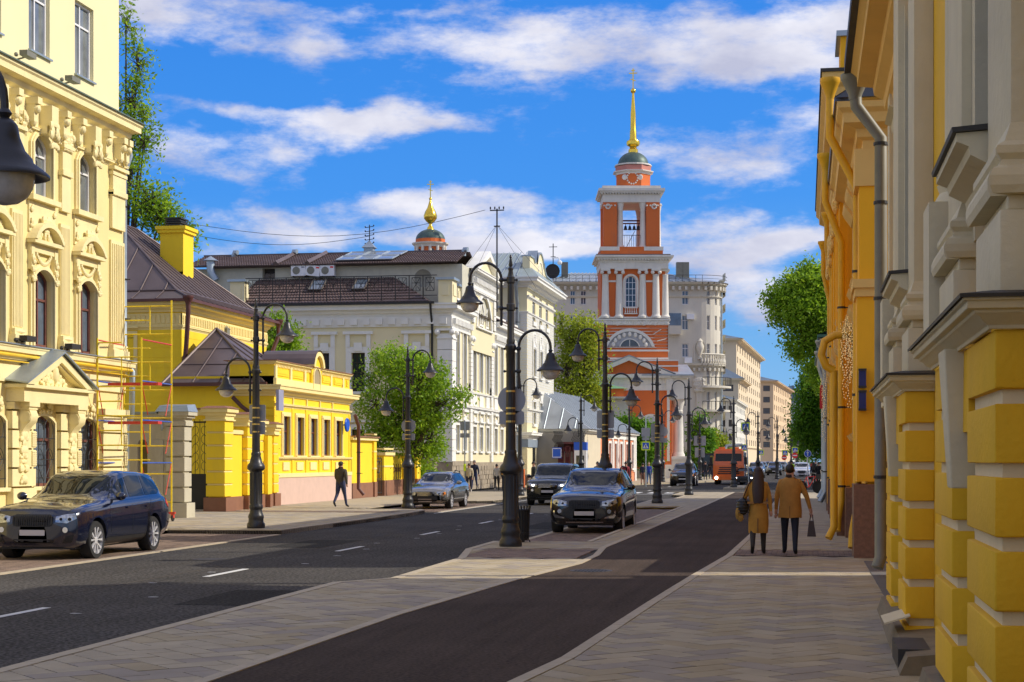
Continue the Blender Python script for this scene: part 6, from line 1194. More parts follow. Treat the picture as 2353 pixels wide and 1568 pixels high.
def apartment():
 zf=203.0;col=pmat('grey_stone_plaster',(.62,.58,.48),var=.06,scale=.4,bump=.1,dirt=.3,dirtcol=(.36,.33,.28),streak=True)
 t=thing('apartment_house','tall grey stone apartment house with a rounded balcony corner behind the bell tower','apartment house',D(1600,zf)+(0,))
 A=D(1262,zf);B=D(1612,zf);F=Frame(*A,*B);s_=FPX/zf;U=lambda px:(px-1262)/s_;Z=lambda py:CAMH+(CY-py)/s_
 ze=Z(655);ops=[]
 for r0,r1 in((700,668),(758,725),(821,790)):
  for a,b in((1334,1347),(1310,1322),(1567,1582)):ops.append((U(a),U(b),Z(r0),Z(r1)))
 m=MB();wall(m,F,0,F.len,.1,ze,ops,0,.3)
 cen=F(F.len,-2.6,0);rad=2.6;K=7;fr=[]
 a0=math.atan2(F.N.y,F.N.x)
 for i in range(K):
  q0,q1=a0+math.pi/2*i/K*1.0,a0+math.pi/2*(i+1)/K
  fr.append(Frame(cen[0]+rad*math.cos(q0),cen[1]+rad*math.sin(q0),cen[0]+rad*math.cos(q1),cen[1]+rad*math.sin(q1)))
 E=fr[-1];e1=E(E.len,0,0);S=Frame(e1[0],e1[1],e1[0]-F.N.x*22,e1[1]-F.N.y*22);
 wr=((700,668),(758,725),(823,790),(884,848),(950,900),(1010,962))
 for i,f in enumerate(fr):
  o_=[(.08,f.len-.08,Z(a),Z(b))for a,b in wr]if i in(1,3,5)else[]
  wall(m,f,0,f.len,.1,ze,o_,0,.25)
  for o in o_:window(f,o,t,0,.2,'pvc','glass',((.5,),(.6,)),.06)
 so=[(2+k*3.4,3.3+k*3.4,Z(a),Z(b))for k in range(6)for a,b in wr];wall(m,S,0,22,.1,ze,so,0,.3);m.poly([F(0,0,.1),F(0,-20,.1),F(0,-20,ze),F(0,0,ze)]);m.build('wall',col,t)
 for o in ops:window(F,o,t,0,.25,'pvc','glassblue',((.5,),(.65,)),.08)
 for o in so:window(S,o,t,0,.25,'pvc','glassblue',((.5,),(.65,)),.08)
 m=MB()
 for FF,L_ in[(F,F.len)]+[(f,f.len)for f in fr]+[(S,22)]:
  cornice(m,FF,0,L_,ze-.2,.5,.9,0,0);cornice(m,FF,0,L_,ze-1.6,.3,.25);cornice(m,FF,0,L_,Z(846),.55,.7)
 m.build('cornice',col,t)
 m=MB()
 for FF,L_ in[(F,F.len)]+[(f,f.len)for f in fr]+[(S,22)]:dentils(m,FF,0,L_,ze-.65,.45,.3,.45,0,.7);dentils(m,FF,0,L_,Z(846)-.35,.35,.25,.35,0,.5)
 m.build('cornice_bracket',col,t)
 m=MB();zr=ze+2.1;P=[F(-1,1.0,ze+.3)]+[F(F.len,1.0,ze+.3)]+[(cen[0]+3.6*math.cos(a0+math.pi/2*k/5),cen[1]+3.6*math.sin(a0+math.pi/2*k/5),ze+.3)for k in range(1,6)]+[S(22,1,ze+.3)];c1=F(3,-6,zr);c2=F(F.len-4,-6,zr);m.poly([P[0],P[1],c2,c1])
 for k in range(1,7):m.poly([P[k],P[k+1],c2])
 m.poly([P[7],S(22,-8,ze+.3),c2]);m.poly([c1,c2,F(F.len-4,-20,zr-1),F(-1,-20,zr-1)]);m.poly([P[0],c1,F(-1,-20,zr-1)]);m.build('roof',M['zincroof'],t)
 for k in range(26):u=F.len*k/26;m=MB();m.tube([F(u,1.0,ze+.36),F(3+(F.len-7)*k/26,-6,zr+.05)],.05,4);m.build('roof_seam',M['zinc'],t)
 m=MB();pts=[F(0,.9,ze+1.1),F(F.len,.9,ze+1.1)]+[(cen[0]+3.4*math.cos(a0+math.pi/2*k/5),cen[1]+3.4*math.sin(a0+math.pi/2*k/5),ze+1.1)for k in range(1,6)];m.tube(pts,.03,4);m.tube([(x,y,z-.4)for x,y,z in pts],.02,4)
 for k in range(24):u=F.len*k/23;m.tube([F(u,.9,ze+.3),F(u,.9,ze+1.1)],.025,4)
 m.build('roof_railing',M['iron'],t)
 for px in(1299,1566,1580):u=U(px);m=MB();m.fb(F,u-.4,u+.4,-3,-2,zr-1.2,zr+.9);m.build('chimney',M['greypipe'],t)
 for(a0_,a1_,zb)in((1,5,887),(1,5,942)):
  m=MB();rb=3.9;ap=[(cen[0]+rb*math.cos(a0+math.pi/2*k/10*.9),cen[1]+rb*math.sin(a0+math.pi/2*k/10*.9))for k in range(11)];m.zprism([(cen[0],cen[1])]+ap,Z(zb)-.25,Z(zb));m.build('balcony',col,t)
  m=MB();m.tube([(x,y,Z(zb)+1.0)for x,y in ap],.04,4)
  for x,y in ap:m.tube([(x,y,Z(zb)),(x,y,Z(zb)+1.0)],.03,4)
  m.build('balcony_railing',M['iron'],t)
 m=MB();ap=[(cen[0]+3.1*math.cos(a0+math.pi/2*k/14),cen[1]+3.1*math.sin(a0+math.pi/2*k/14))for k in range(15)]
 for x,y in ap:m.lathe([(.1,0),(.17,.3),(.07,.7),(.12,1.0)],x,y,Z(846)+.55,6)
 for p,q in zip(ap[:-1],ap[1:]):m.tube([(p[0],p[1],Z(846)+1.65),(q[0],q[1],Z(846)+1.65)],.12,4)
 m.build('balustrade',col,t)
 u=U(1608);p=F(u,.15,0);m=MB();m.lathe([(.3,0),(.2,.3),(.15,.5),(.45,1.2),(.5,1.6),(.3,2.0),(.35,2.2),(.1,2.5)],p[0],p[1],Z(826),12);m.build('urn',col,t,smooth=40)
 m=MB();surround(m,F,(u-.6,u+.6,Z(830),Z(786),.6),.15,0,.15,0);m.build('niche',col,t)
 m=MB();p=F(U(1605),.0,0);m.fb(F,U(1600),U(1612),0,.3,.1,Z(900));m.fb(F,U(1598),U(1614),0,.45,Z(900),Z(868));ornament(m,F,lambda a,b:True,U(1599),U(1613),Z(898),Z(872),.45,.25,16,3);m.fb(F,U(1597),U(1615),0,.5,Z(868),Z(862));m.build('pilaster',col,t)
 for px,py in((1581,829),(1557,728),(1586,729)):
  u,z=U(px),Z(py);m=MB();m.fb(F,u-.45,u+.45,0,.45,z-.3,z+.35);o_=m.build('air_conditioner',M['pvc'],None);o_.name='air_conditioner';p=F(u,0,z)
  tag(o_,{829:'white air conditioner under the third floor window of the grey apartment house',728:'white air conditioner left of the upper window beside the bell tower',729:'white air conditioner right of the upper window of the grey apartment house'}[py],'air conditioner')
 m=MB();u=U(1549);m.fb(F,u-.7,u+.7,0,1.2,Z(770),Z(750));m.build('balcony',col,t);m=MB();m.fb(F,u-.72,u+.72,0,1.22,Z(750),Z(722));m.build('glazed_balcony',M['glassblue'],t)
 for k in range(12):q=S(1.5,.6,Z(1050)+k*2.0);
 m=MB()
 for k in range(11):z=Z(1000)+k*1.9;m.fb(S,.5,3.0,.0,.7,z,z+.12);m.fb(S,.5,3.0,.65,.7,z+.1,z+1.0)
 m.build('side_balcony',M['greywall'],t)
 xx=fr[-1](fr[-1].len,.15,0);downpipe('silver downpipe on the rounded corner of the grey apartment house',[(xx[0],xx[1],ze),(xx[0],xx[1],2)],.12,'zinc',[])
 p=D(1271,zf);m=MB();m.tube([(p[0],p[1],ze),(p[0],p[1],ze+5)],.06,5);m.tube([(p[0]-.5,p[1],ze+4.6),(p[0]+.5,p[1],ze+4.6)],.04,4);m.tube([(p[0]-.3,p[1],ze+3.4),(p[0]+.3,p[1],ze+3.4)],.04,4);m.lathe([(.02,0),(.9,-.2),(.85,-.15)],p[0],p[1]-.3,ze+1.6,16,axis='Y');tag(m.build('antenna_mast',M['iron'],None),'thin antenna mast with a rusty dish on the left end of the grey apartment roof','antenna')
apartment()
def block(name,label,cat,px0,z0,px1,z1,pye,pyb,col,rows,cols,roofc,front=None,wall_left=None,eave=.5,rh=1.5,wcol='glass',big=0,front_rows=3,frontc=3,depth=14):
 """apartment block whose street front runs from (px0, depth z0) to (px1, depth z1)"""
 A,B=D(px0,z0),D(px1,z1);F=Frame(*A,*B);ze=CAMH+(CY-pye)/FPX*z0;L_=F.len;t=thing(name,label,cat,(A[0],A[1],0))
 Gd=(F.N.x*0-_c,-_s);w=(px0-wall_left)/FPX*z0 if wall_left else 6
 Gf=Frame(A[0]-_c*w,A[1]-_s*w,A[0],A[1])
 hh=(ze-4.2)/rows;st=L_/cols;ops=[(st*(k+.32),st*(k+.68),4.2+hh*r_+hh*.22,4.2+hh*r_+hh*.78)for r_ in range(rows)for k in range(cols)]
 m=MB();wall(m,F,0,L_,.1,ze,ops,0,.25);st2=w/max(1,frontc);fo=[(st2*(k+.25),st2*(k+.75),4.2+(ze-4.2)/front_rows*(r_+.25),4.2+(ze-4.2)/front_rows*(r_+.75))for r_ in range(front_rows)for k in range(frontc)]if frontc else[]
 wall(m,Gf,0,w,.1,ze,fo,0,.25);m.poly([F(L_,0,.1),F(L_,-depth,.1),F(L_,-depth,ze),F(L_,0,ze)]);m.build('wall',col,t)
 for o in ops:window(F,o,t,0,.2,'pvc',wcol,((.5,),()),.08)
 for o in fo:window(Gf,o,t,0,.2,'darkframe',wcol,((.33,.66),(.5,)),.1)
 m=MB();cornice(m,F,0,L_,ze-.1,.6,eave,1,0);cornice(m,Gf,0,w,ze-.1,.6,eave,0,1);cornice(m,F,0,L_,4.0,.4,.3,1,0);m.build('cornice',col,t)
 m=MB();e=eave;z=ze+.5;a,b,c,d=F(-e,e,z),F(L_+e,e,z),F(L_+e,-depth,z),F(-e,-max(depth,w),z);r0,r1=F(3,-depth/2,z+rh),F(L_-3,-depth/2,z+rh);m.poly([a,b,r1,r0]);m.poly([b,c,r1]);m.poly([c,d,r0,r1]);m.poly([d,a,r0]);m.build('roof',roofc,t)
 return t,F,Gf,ze
beige=pmat('beige_plaster',(.72,.59,.40),var=.05,scale=.2,dirt=.15,dirtcol=(.6,.43,.26),streak=True);peach=pmat('peach_plaster',(.72,.53,.33),var=.05,scale=.2,dirt=.15,dirtcol=(.6,.38,.2));palew=pmat('pale_house_plaster',(.70,.68,.60),var=.05,scale=.3)
bluer=pmat('blue_grey_roof',(.17,.22,.27),rough=.5,metal=.3,var=.15)
t_,F_,G__,ze_=block('white_house','narrow pale house with a blue-grey roof between the grey apartment house and the beige block','house',1686,232,1712,262,925,1100,palew,4,8,bluer,wall_left=1655,rh=2.0,frontc=2,front_rows=3)
t_,F_,G__,ze_=block('beige_block','tall sunlit beige apartment block with many small windows beyond the grey apartment house','apartment house',1692,285,1747,345,785,1100,beige,9,11,bluer,wall_left=1655,rh=1.8,eave=1.1,frontc=0)
A_=D(1691,262);t2_,F2_,G2_,z2_=block('beige_annex','lower beige wing with a large studio window under a blue-grey hipped roof','apartment house',1697,262,1716,283,877,1100,beige,7,4,bluer,wall_left=1650,rh=3.0,eave=.9,frontc=1,front_rows=5,depth=9)
t_,F_,G__,ze_=block('peach_block','far peach coloured apartment block with tall studio windows and chimneys','apartment house',1777,375,1818,435,880,1100,peach,7,10,bluer,wall_left=1746,rh=2.0,eave=1.0,frontc=1,front_rows=6)
for k in range(3):m=MB();u=3+k*9;m.fb(F_,u,u+2,-8,-6,ze_,ze_+4.4);m.build('chimney',palew,t_)
def gothic():
 p=D(1832,520);t=thing('gabled_building','distant grey-blue building with three steep pointed gables at the end of the street','building',(p[0],p[1],0));F=Frame(*D(1816,520),*D(1862,520));s_=FPX/520;Z=lambda py:CAMH+(CY-py)/s_
 m=MB();m.fb(F,0,F.len,-12,0,.1,Z(925));m.build('wall',palew,t)
 for k,px in enumerate((1822,1834,1846)):
  u=(px-1816)/s_;m=MB();m.fprism(F,[(u-.9,Z(925)),(u+.9,Z(925)),(u+.3,Z(886+5*k)),(u-.3,Z(886+5*k))],-8,.3);m.build('gable',bluer,t)
 for r_ in range(5):
  for k in range(4):u=.5+k*1.6;o=(u,u+.8,5+r_*3,6.8+r_*3);window(F,o,t,.22,.2,'pvc','glass',((.5,),()),.08)
gothic()
block('far_terrace','pale four storey terrace closing the left side far down the street','terrace',1820,450,1838,640,985,1100,palew,4,14,bluer,wall_left=1808,rh=1.5,frontc=0)
M['blockyellow']=pmat('ochre_yellow_stucco',(.80,.46,.012),var=.08,scale=1.6,bump=.3,bscale=25,dirt=.25,dirtcol=(.68,.38,.03),streak=True)
M['stucco']=pmat('aged_white_stucco',(.68,.59,.38),var=.08,scale=1.3,bump=.35,bscale=16,dirt=.35,dirtcol=(.50,.40,.26),streak=True)
M['ochre']=pmat('orange_yellow_plaster',(.92,.46,.01),var=.07,scale=.7,bump=.1,dirt=.2,dirtcol=(.7,.32,.02),streak=True)
M['ochretrim']=pmat('pale_ochre_trim',(.82,.52,.15),var=.07,scale=1.2,bump=.15,dirt=.2,dirtcol=(.5,.32,.08))
M['granite']=pmat('red_brown_granite',(.20,.10,.06),rough=.45,var=.35,scale=14,bump=.05,dirt=.2,dirtcol=(.12,.07,.05))
M['leadcap']=pmat('dark_sheet_cap',(.05,.045,.038),rough=.6,metal=.3,var=.25,scale=3)
def FL(X,yfar):return Frame(X,yfar,X,yfar-1)
def near_building():
 t=thing('stucco_building','close building with ochre rusticated piers and aged white pilasters filling the right edge','building',(1.0,18,0))
 zt=ZX(2281,756.6,.95);pitch=ZX(2281,756.6,.95)-ZX(2281,927.5,.95);Ys=30.0;XA=1.24;XB=1.37;ze=8.15;YE=26.6
 F=FL(XA,Ys)
 m=MB();m.box(XA,9,3.0,20.4,.0,ze+2.6);m.box(XB,3.6,20.4,YE,.0,ze);m.build('wall',M['blockyellow'],t)
 def bay(y0,wy0,wy1,y1,X=.95):
  m=MB();m.box(X+.055,XA+.01,y0+.055,wy0-.055,.25,zt);m.box(X+.055,XA+.01,wy1+.055,y1-.055,.25,zt);m.box(X+.16,XA+.01,wy0-.06,wy1+.06,.25,zt-.5);m.build('pier_core',M['stucco'],t)
  for k in range(7):
   z1=zt-k*pitch;z0=z1-pitch*.80
   if z0<.1:z0=.12
   for a,b in((y0,wy0),(wy1,y1)):
    m=MB();c=.012;x0,x1=X,XA;m.hexa([(x0+c,a+c,z0),(x1,a+c,z0),(x1,b-c,z0),(x0+c,b-c,z0),(x0+c,a+c,z1),(x1,a+c,z1),(x1,b-c,z1),(x0+c,b-c,z1)]);soft(m.build('block',M['blockyellow'],t),.012,.0022)
  m=MB();m.box(X+.02,XA,wy0-.02,wy1+.02,zt-.5,zt);m.build('lintel_block',M['blockyellow'],t)
  mid=(wy0+wy1)/2;m=MB();m.hexa([(X-.05,mid-.14,zt-.85),(X+.1,mid-.14,zt-.85),(X+.1,mid+.14,zt-.85),(X-.05,mid+.14,zt-.85),(X-.10,mid-.24,zt+.02),(X+.1,mid-.24,zt+.02),(X+.1,mid+.24,zt+.02),(X-.10,mid+.24,zt+.02)]);soft(m.build('keystone',M['stucco'],t),.012,.002)
  for FF,a,b,m0,m1 in((FL(X,y1),0,y1-y0,1,1),(FY(y0,X),0,XA-X+.3,1,0)):
   m=MB();P=[(n_,zt+(z_-zt)*.66)for n_,z_ in[(0,zt),(.02,zt),(.025,zt+.03),(.05,zt+.05),(.07,zt+.09),(.10,zt+.115),(.105,zt+.14),(.14,zt+.145),(.14,zt+.20),(.16,zt+.21),(.16,zt+.235),(0,zt+.26)]];m.profile(FF,a,b,P,m0,m1);soft(m.build('ledge_moulding',M['stucco'],t),.006,.0015)
   m=MB();m.profile(FF,a,b,[(0,zt+.174),(.17,zt+.158),(.178,zt+.15),(.18,zt+.17),(0,zt+.20)],m0,m1);m.build('ledge_cap',M['leadcap'],t)
  for a,b in((y0+.1,y0+.1+(wy0-y0)*.72),(y1-.1-(y1-wy1)*.72,y1-.1)):
   xp=X+.10
   m=MB();m.box(xp-.06,XA,a-.06,b+.06,zt+.19,zt+.62);m.box(xp-.02,XA,a-.03,b+.03,zt+.62,zt+.7);soft(m.build('pedestal',M['stucco'],t),.012,.002)
   m=MB()
   for FF,l in((FL(xp,b),b-a),(FY(a,xp),.3)):
    P=[(0,zt+.7),(.10,zt+.7),(.115,zt+.74),(.115,zt+.79),(.10,zt+.83),(.06,zt+.85),(.05,zt+.88),(.075,zt+.91),(.075,zt+.95),(.03,zt+.98),(0,zt+1.08)];m.profile(FF,0,l,P,1,1 if FF(0,1,0)[0]<0 else 0)
   m.build('pilaster_base',M['stucco'],t)
   m=MB();m.box(xp,XA,a,b,zt+.7,ze+1.0);soft(m.build('pilaster',M['stucco'],t),.012)
  m=MB();yc=y1+.35;m.lathe([(.27,0),(.27,.05),(.24,.1),(.26,.16),(.2,.2),(.19,6)],XA+.02,yc,3.9,18);m.build('half_column',M['stucco'],t,smooth=40)
  m=MB();m.box(XA-.32,XA+.1,yc-.3,yc+.3,zt+.3,3.9);m.build('column_pedestal',M['stucco'],t)
  m=MB();m.box(XA-.02,XA+.02,wy0-.1,wy1+.1,zt+.9,ze-1.2);w_=m.build('window',M['glass'],t);m=MB();m.box(XA-.12,XA+.02,wy0-.3,wy0-.1,zt+.8,ze-1.0);m.box(XA-.12,XA+.02,wy1+.1,wy1+.3,zt+.8,ze-1.0);m.build('frame',M['stucco'],w_)
  m=MB();FF=FL(XA,wy1+.25);L_=wy1-wy0+.5;zh=3.55;m.profile(FF,0,L_,[(0,zh),(.06,zh),(.08,zh+.06),(.16,zh+.08),(.17,zh+.14),(.28,zh+.2),(.29,zh+.25),(.36,zh+.28),(.36,zh+.33),(0,zh+.35)],0,0);m.build('window_hood',M['stucco'],t)
  m=MB();m.profile(FF,-.03,L_+.03,[(0,zh+.352),(.385,zh+.332),(.39,zh+.36),(0,zh+.39)]);m.build('hood_cap',M['leadcap'],t)
 bay(*[YX(q,.95)for q in(2281,2217,2183,2145)]);bay(*[YX(q,.95)for q in(2077,2061,2045,2034)])
 for a,b in((20.4,21.6),(23.4,24.6),(25.5,26.5)):
  m=MB();
  for k in range(7):z1=zt-k*pitch;m.box(XB-.12,XB+.02,a,b,max(.12,z1-.31),z1)
  m.build('block',M['blockyellow'],t)
 for a in(20.8,23.7,25.8):m=MB();m.box(XB-.12,XB+.02,a,a+.55,zt+.5,ze-.6);m.build('pilaster',M['stucco'],t)
 for z,y0,y1 in((3.6,21.8,23.0),(6.2,21.8,23.0)):m=MB();m.profile(FL(XB,y1),0,y1-y0,[(0,z),(.1,z),(.22,z+.14),(.24,z+.22),(.32,z+.26),(0,z+.3)]);m.build('window_hood',M['stucco'],t)
 for z0,z1,y0,y1 in((1.1,2.3,21.9,23.0),(4.1,5.9,21.9,22.9)):m=MB();m.box(XB-.01,XB+.03,y0,y1,z0,z1);m.build('window',M['glass'],t)
 m=MB();m.profile(FL(XB,YE),0,YE-20.4,[(0,zt),(.06,zt),(.14,zt+.12),(.2,zt+.15),(.2,zt+.22),(0,zt+.25)],1,0);m.build('ledge_moulding',M['stucco'],t)
 e0=ze-.75;FF=FL(XB,YE+.3);P=[(0,e0-.1),(.06,e0-.1),(.08,e0+.05),(.14,e0+.08),(.16,e0+.22),(.3,e0+.3),(.32,e0+.42),(.56,e0+.45),(.57,e0+.58),(.66,e0+.66),(.68,e0+.78),(0,e0+.8)]
 m=MB();m.profile(FF,-.1,YE-20.2,P,0,0);m.build('eaves_cornice',M['ochretrim'],t)
 m=MB();m.profile(FL(XA-.15,20.5),0,17.5,[(n*1.1,z+2.6)for n,z in P]);m.build('eaves_cornice',M['stucco'],t)
 m=MB();m.box(XB-.76,XB-.66,20.0,YE+.4,e0+.66,e0+.86);m.poly([(XB-.7,20.0,e0+.82),(XB-.7,YE+.4,e0+.82),(3.7,YE+.4,e0+3.9),(3.7,20,e0+3.9)]);m.poly([(XB-.7,YE+.38,e0+.8),(3.7,YE+.38,e0+.8),(3.7,YE+.38,e0+3.9)]);m.build('roof',M['leadcap'],t)  # ridge behind the eaves raised out of view to shape the road's shadow edge
 DK=pmat('dark_plinth_plaster',(.20,.155,.09),var=.25,scale=3,bump=.4,bscale=15,dirt=.4,dirtcol=(.10,.08,.05))
 m=MB();m.hexa([(.78,14.6,.1),(1.3,14.6,.1),(1.3,21,.1),(.86,21,.1),(.86,14.6,.28),(1.3,14.6,.32),(1.3,21,.32),(.92,21,.28)]);m.build('plinth',DK,t);m=MB();m.hexa([(.84,7.5,.1),(1.3,7.5,.1),(1.3,13.4,.1),(.84,13.4,.1),(.9,7.5,.34),(1.3,7.5,.4),(1.3,13.4,.4),(.9,13.4,.34)]);m.build('plinth',DK,t)
 m=MB();m.box(.80,1.1,15.0,16.0,.12,.30);m.build('cellar_hatch',M['leadcap'],t)
 for y in(16.6,):m=MB();m.hexa([(.76,y,.36),(1.0,y-.02,.44),(1.0,y+.8,.44),(.76,y+.8,.36),(.755,y,.375),(1.0,y-.02,.455),(1.0,y+.8,.455),(.755,y+.8,.375)]);m.build('hatch_cover',M['stucco'],t)
 return ze
near_building()
e=27.15;px_=lambda p,y:XY(p,y)
X0,X1=XY(1965,e),XY(2024,e);zf_=ZY(1965,190,e)
downpipe('thick grey downpipe with a large funnel at the far end of the close building',[(X0,e,zf_-.1),(X0+.02,e,ZY(1965,245,e)),(X1,e,ZY(2024,318,e)),(X1,e,ZY(2024,700,e)),(X1,e,.42),(X1-.06,e-.05,.25)],.098,'greypipe',[(ZY(2024,p,e),X1,e)for p in(335,470,690,912,1100)],wall_n=.15)
t=thing('sun_slit_wall','added low ochre wall, slit for a sun stripe, between the close building and orange-yellow house','wall',(1.5,29,.1));m=MB();m.box(1.45,1.65,26.65,27.3,.1,3.0);m.box(1.45,1.65,28.1,32.1,.1,3.0);m.build('wall',M['ochre'],t);m=MB();m.box(1.4,1.7,26.65,27.3,3.0,3.12);m.box(1.4,1.7,28.1,32.1,3.0,3.12);m.build('coping',M['leadcap'],t)  # added wall; height and slit shaped to leave one sun stripe on the pavement
def orange_row():
 t=thing('orange_house','orange-yellow house with pale cornices and a red-brown granite plinth after the close building','house',(1.0,32.2,0))
 Y0,Y1,X,ze=32.2,41.2,1.16,8.35
 m=MB();m.box(X,4.2,Y0,Y1,.0,ze);m.build('wall',M['ochre'],t)
 m=MB();m.box(X-.2,X+.9,Y0-.12,Y0+1.0,1.55,5.3);m.box(X-.16,X+.7,Y0-.06,Y0+.9,5.3,ze-.9);m.build('corner_pilaster',M['ochre'],t)
 m=MB();m.box(X-.28,X+.98,Y0-.22,Y0+1.1,5.18,5.34);m.box(X-.24,X+.9,Y0-.17,Y0+1.05,5.02,5.18);m.box(X-.24,X+2.9,Y0-.1,Y0+1.0,ze-1.25,ze-.55);m.build('capital',M['ochretrim'],t)
 m=MB();m.box(X-.26,X+1.1,Y0-.2,Y0+1.1,.0,1.5);m.build('plinth',M['granite'],t)
 m=MB();m.box(X-.05,X+.1,Y0+1.1,Y1-.8,.0,1.15);m.box(X-.22,X+.3,Y1-.9,Y1,0,1.3);m.build('plinth',M['granite'],t)
 for z in(.8,):pass
 P=[(0,ze-.6),(.08,ze-.6),(.1,ze-.4),(.2,ze-.35),(.22,ze-.2),(.45,ze-.12),(.47,ze+.06),(.56,ze+.14),(.58,ze+.25),(0,ze+.26)]
 m=MB();m.profile(FL(X,Y1),0,Y1-Y0,P,0,1);m.profile(FY(Y0,X),0,3.0,P,1,0);m.build('cornice',M['ochretrim'],t)
 m=MB();m.profile(FL(X,Y1),-.05,Y1-Y0,[(0,ze+.26),(.62,ze+.25),(.63,ze+.32),(0,ze+.36)],0,1);m.poly([(X-.62,Y0-.62,ze+.33),(X-.62,Y1,ze+.33),(4.2,Y1,ze+2.6),(4.2,Y0-.6,ze+2.6)]);m.poly([(X-.62,Y0-.6,ze+.32),(4.2,Y0-.6,ze+.32),(4.2,Y0-.6,ze+2.6)]);m.build('roof',pmat('dark_grey_metal',(.10,.11,.13),rough=.4,metal=.5),t)
 m=MB();m.tube([(X-.4,Y0-.45,ze+.42),(4.2,Y0-.45,ze+.42)],.09,8);m.build('gutter',M['greypipe'],t)
 for k,y in enumerate((34.4,36.6,38.8)):
  for z0,z1 in((2.6,4.6),(5.9,7.3)):
   m=MB();m.box(X-.01,X+.03,y,y+1.1,z0,z1);w_=m.build('window',M['glass'],t);m=MB();m.box(X-.07,X,y-.2,y,z0-.1,z1+.1);m.box(X-.07,X,y+1.1,y+1.3,z0-.1,z1+.1);m.build('frame',M['ochretrim'],w_)
   m=MB();m.profile(FL(X,y+1.4),0,1.7,[(0,z0-.25),(.12,z0-.2),(.2,z0-.08),(0,z0-.05)]);m.profile(FL(X,y+1.4),0,1.7,[(0,z1+.1),(.1,z1+.12),(.26,z1+.35),(.3,z1+.45),(0,z1+.5)]);m.build('window_moulding',M['ochretrim'],t)
 t2=thing('tall_orange_house','taller orange-yellow house with deep bracketed eaves and carved capitals further along the right side','house',(1.0,41.2,0));Y2,ze2,X2=63.0,10.9,1.02
 m=MB();m.box(X2,9,Y1+.01,Y2,.0,ze2);m.build('wall',M['ochre'],t2)
 P=[(0,ze2-1.3),(.06,ze2-1.3),(.1,ze2-.7),(.2,ze2-.6),(.24,ze2-.35),(.5,ze2-.25),(.52,ze2-.05),(.62,ze2+.05),(.62,ze2+.3),(0,ze2+.3)]
 m=MB();m.profile(FL(X2,Y2),0,Y2-Y1,P,0,1);m.profile(FY(Y1,X2),0,6.8,P,1,0);m.build('cornice',M['ochretrim'],t2)
 m=MB();m.box(X2-.66,9.2,Y1-.66,Y2+.3,ze2+.3,ze2+.38);m.build('roof',M['leadcap'],t2)
 m=MB();m.box(.85,2.6,Y1+.3,Y1+2.3,ze2+.38,ze2+1.35);m.build('attic_box',M['ochre'],t2);m=MB();m.box(.75,2.7,Y1+.2,Y1+2.4,ze2+1.35,ze2+1.48);m.build('attic_roof',M['zinc'],t2)
 y=Y1+.2;k=0
 while y<Y2-1:
  m=MB();m.box(X2-.2,X2+.02,y,y+.75,1.3,9.0);m.build('pilaster',M['ochre'],t2);m=MB();m.box(X2-.27,X2,y-.08,y+.83,9.0,9.15);ornament(m,FL(X2,y+.8),lambda a,b:True,.02,.75,8.2,8.95,.24,.14,22,k);m.box(X2-.26,X2,y-.06,y+.81,5.0,5.2);m.build('capital',M['ochretrim'],t2)
  m=MB();m.box(X2-.26,X2+.02,y-.08,y+.83,0,1.3);m.build('plinth',M['granite'],t2)
  if y+3<Y2:
   for z0,z1 in((1.9,4.4),(5.9,8.3)):
    m=MB();m.box(X2-.01,X2+.02,y+1.5,y+2.7,z0,z1);w_=m.build('window',M['glass'],t2);m=MB();m.box(X2-.08,X2,y+1.3,y+1.5,z0-.1,z1+.1);m.box(X2-.08,X2,y+2.7,y+2.9,z0-.1,z1+.1);m.build('frame',M['ochretrim'],w_)
    m=MB();m.profile(FL(X2,y+3.0),0,1.8,[(0,z1+.1),(.1,z1+.12),(.26,z1+.35),(.3,z1+.45),(0,z1+.5)]);m.profile(FL(X2,y+3.0),0,1.8,[(0,z0-.25),(.12,z0-.2),(.2,z0-.08),(0,z0-.05)]);m.build('window_moulding',M['ochretrim'],t2)
  y+=4.1;k+=1
 m=MB();m.box(X2-.05,X2+.02,Y1+1,Y2,0,1.1);m.build('plinth',M['granite'],t2)
 for i,(px,py,dep,l)in enumerate(((1907,208,33.2,'nearest yellow downpipe with a funnel at the corner of the orange-yellow house'),(1896,376,41.0,'second yellow downpipe, bending below the eaves of the taller orange-yellow house'),(1900,505,55.0,'third yellow downpipe, further along the orange-yellow front'),(1892,570,61.0,'farthest yellow downpipe with a funnel near the treetop'))):
  x=XY(px,dep);z=ZY(px,py,dep);xw=(X if dep<41 else X2)-.16;m_=[(x,dep,z),(x,dep,z-.9),(xw,dep+.1,z-1.9),(xw,dep+.1,z-3.2)]
  if i<2:m_+=[(xw,dep+.1,1.0),(xw-.08,dep,.55),(xw-.1,dep-.1,.25)]
  else:m_+=[(xw,dep+.1,.4)]
  downpipe(l,m_,.085,'yellowpipe',[(k,xw,dep+.1)for k in(1.3,3.2,5.6)],group=None)
 m=MB();m.tube([(.62,37.2,3.9),(.45,37.2,4.0),(.35,37.2,4.25),(.42,37.2,4.55),(.65,37.2,4.68),(1.1,37.2,4.7)],.09,10);m.tube([(.62,37.2,3.9),(.62,37.2,.5),(.5,37.1,.25)],.085,10);tag(m.build('downpipe',M['yellowpipe'],None,smooth=50),'yellow pipe with a tight swan neck above head height by the hanging fairy lights','downpipe')
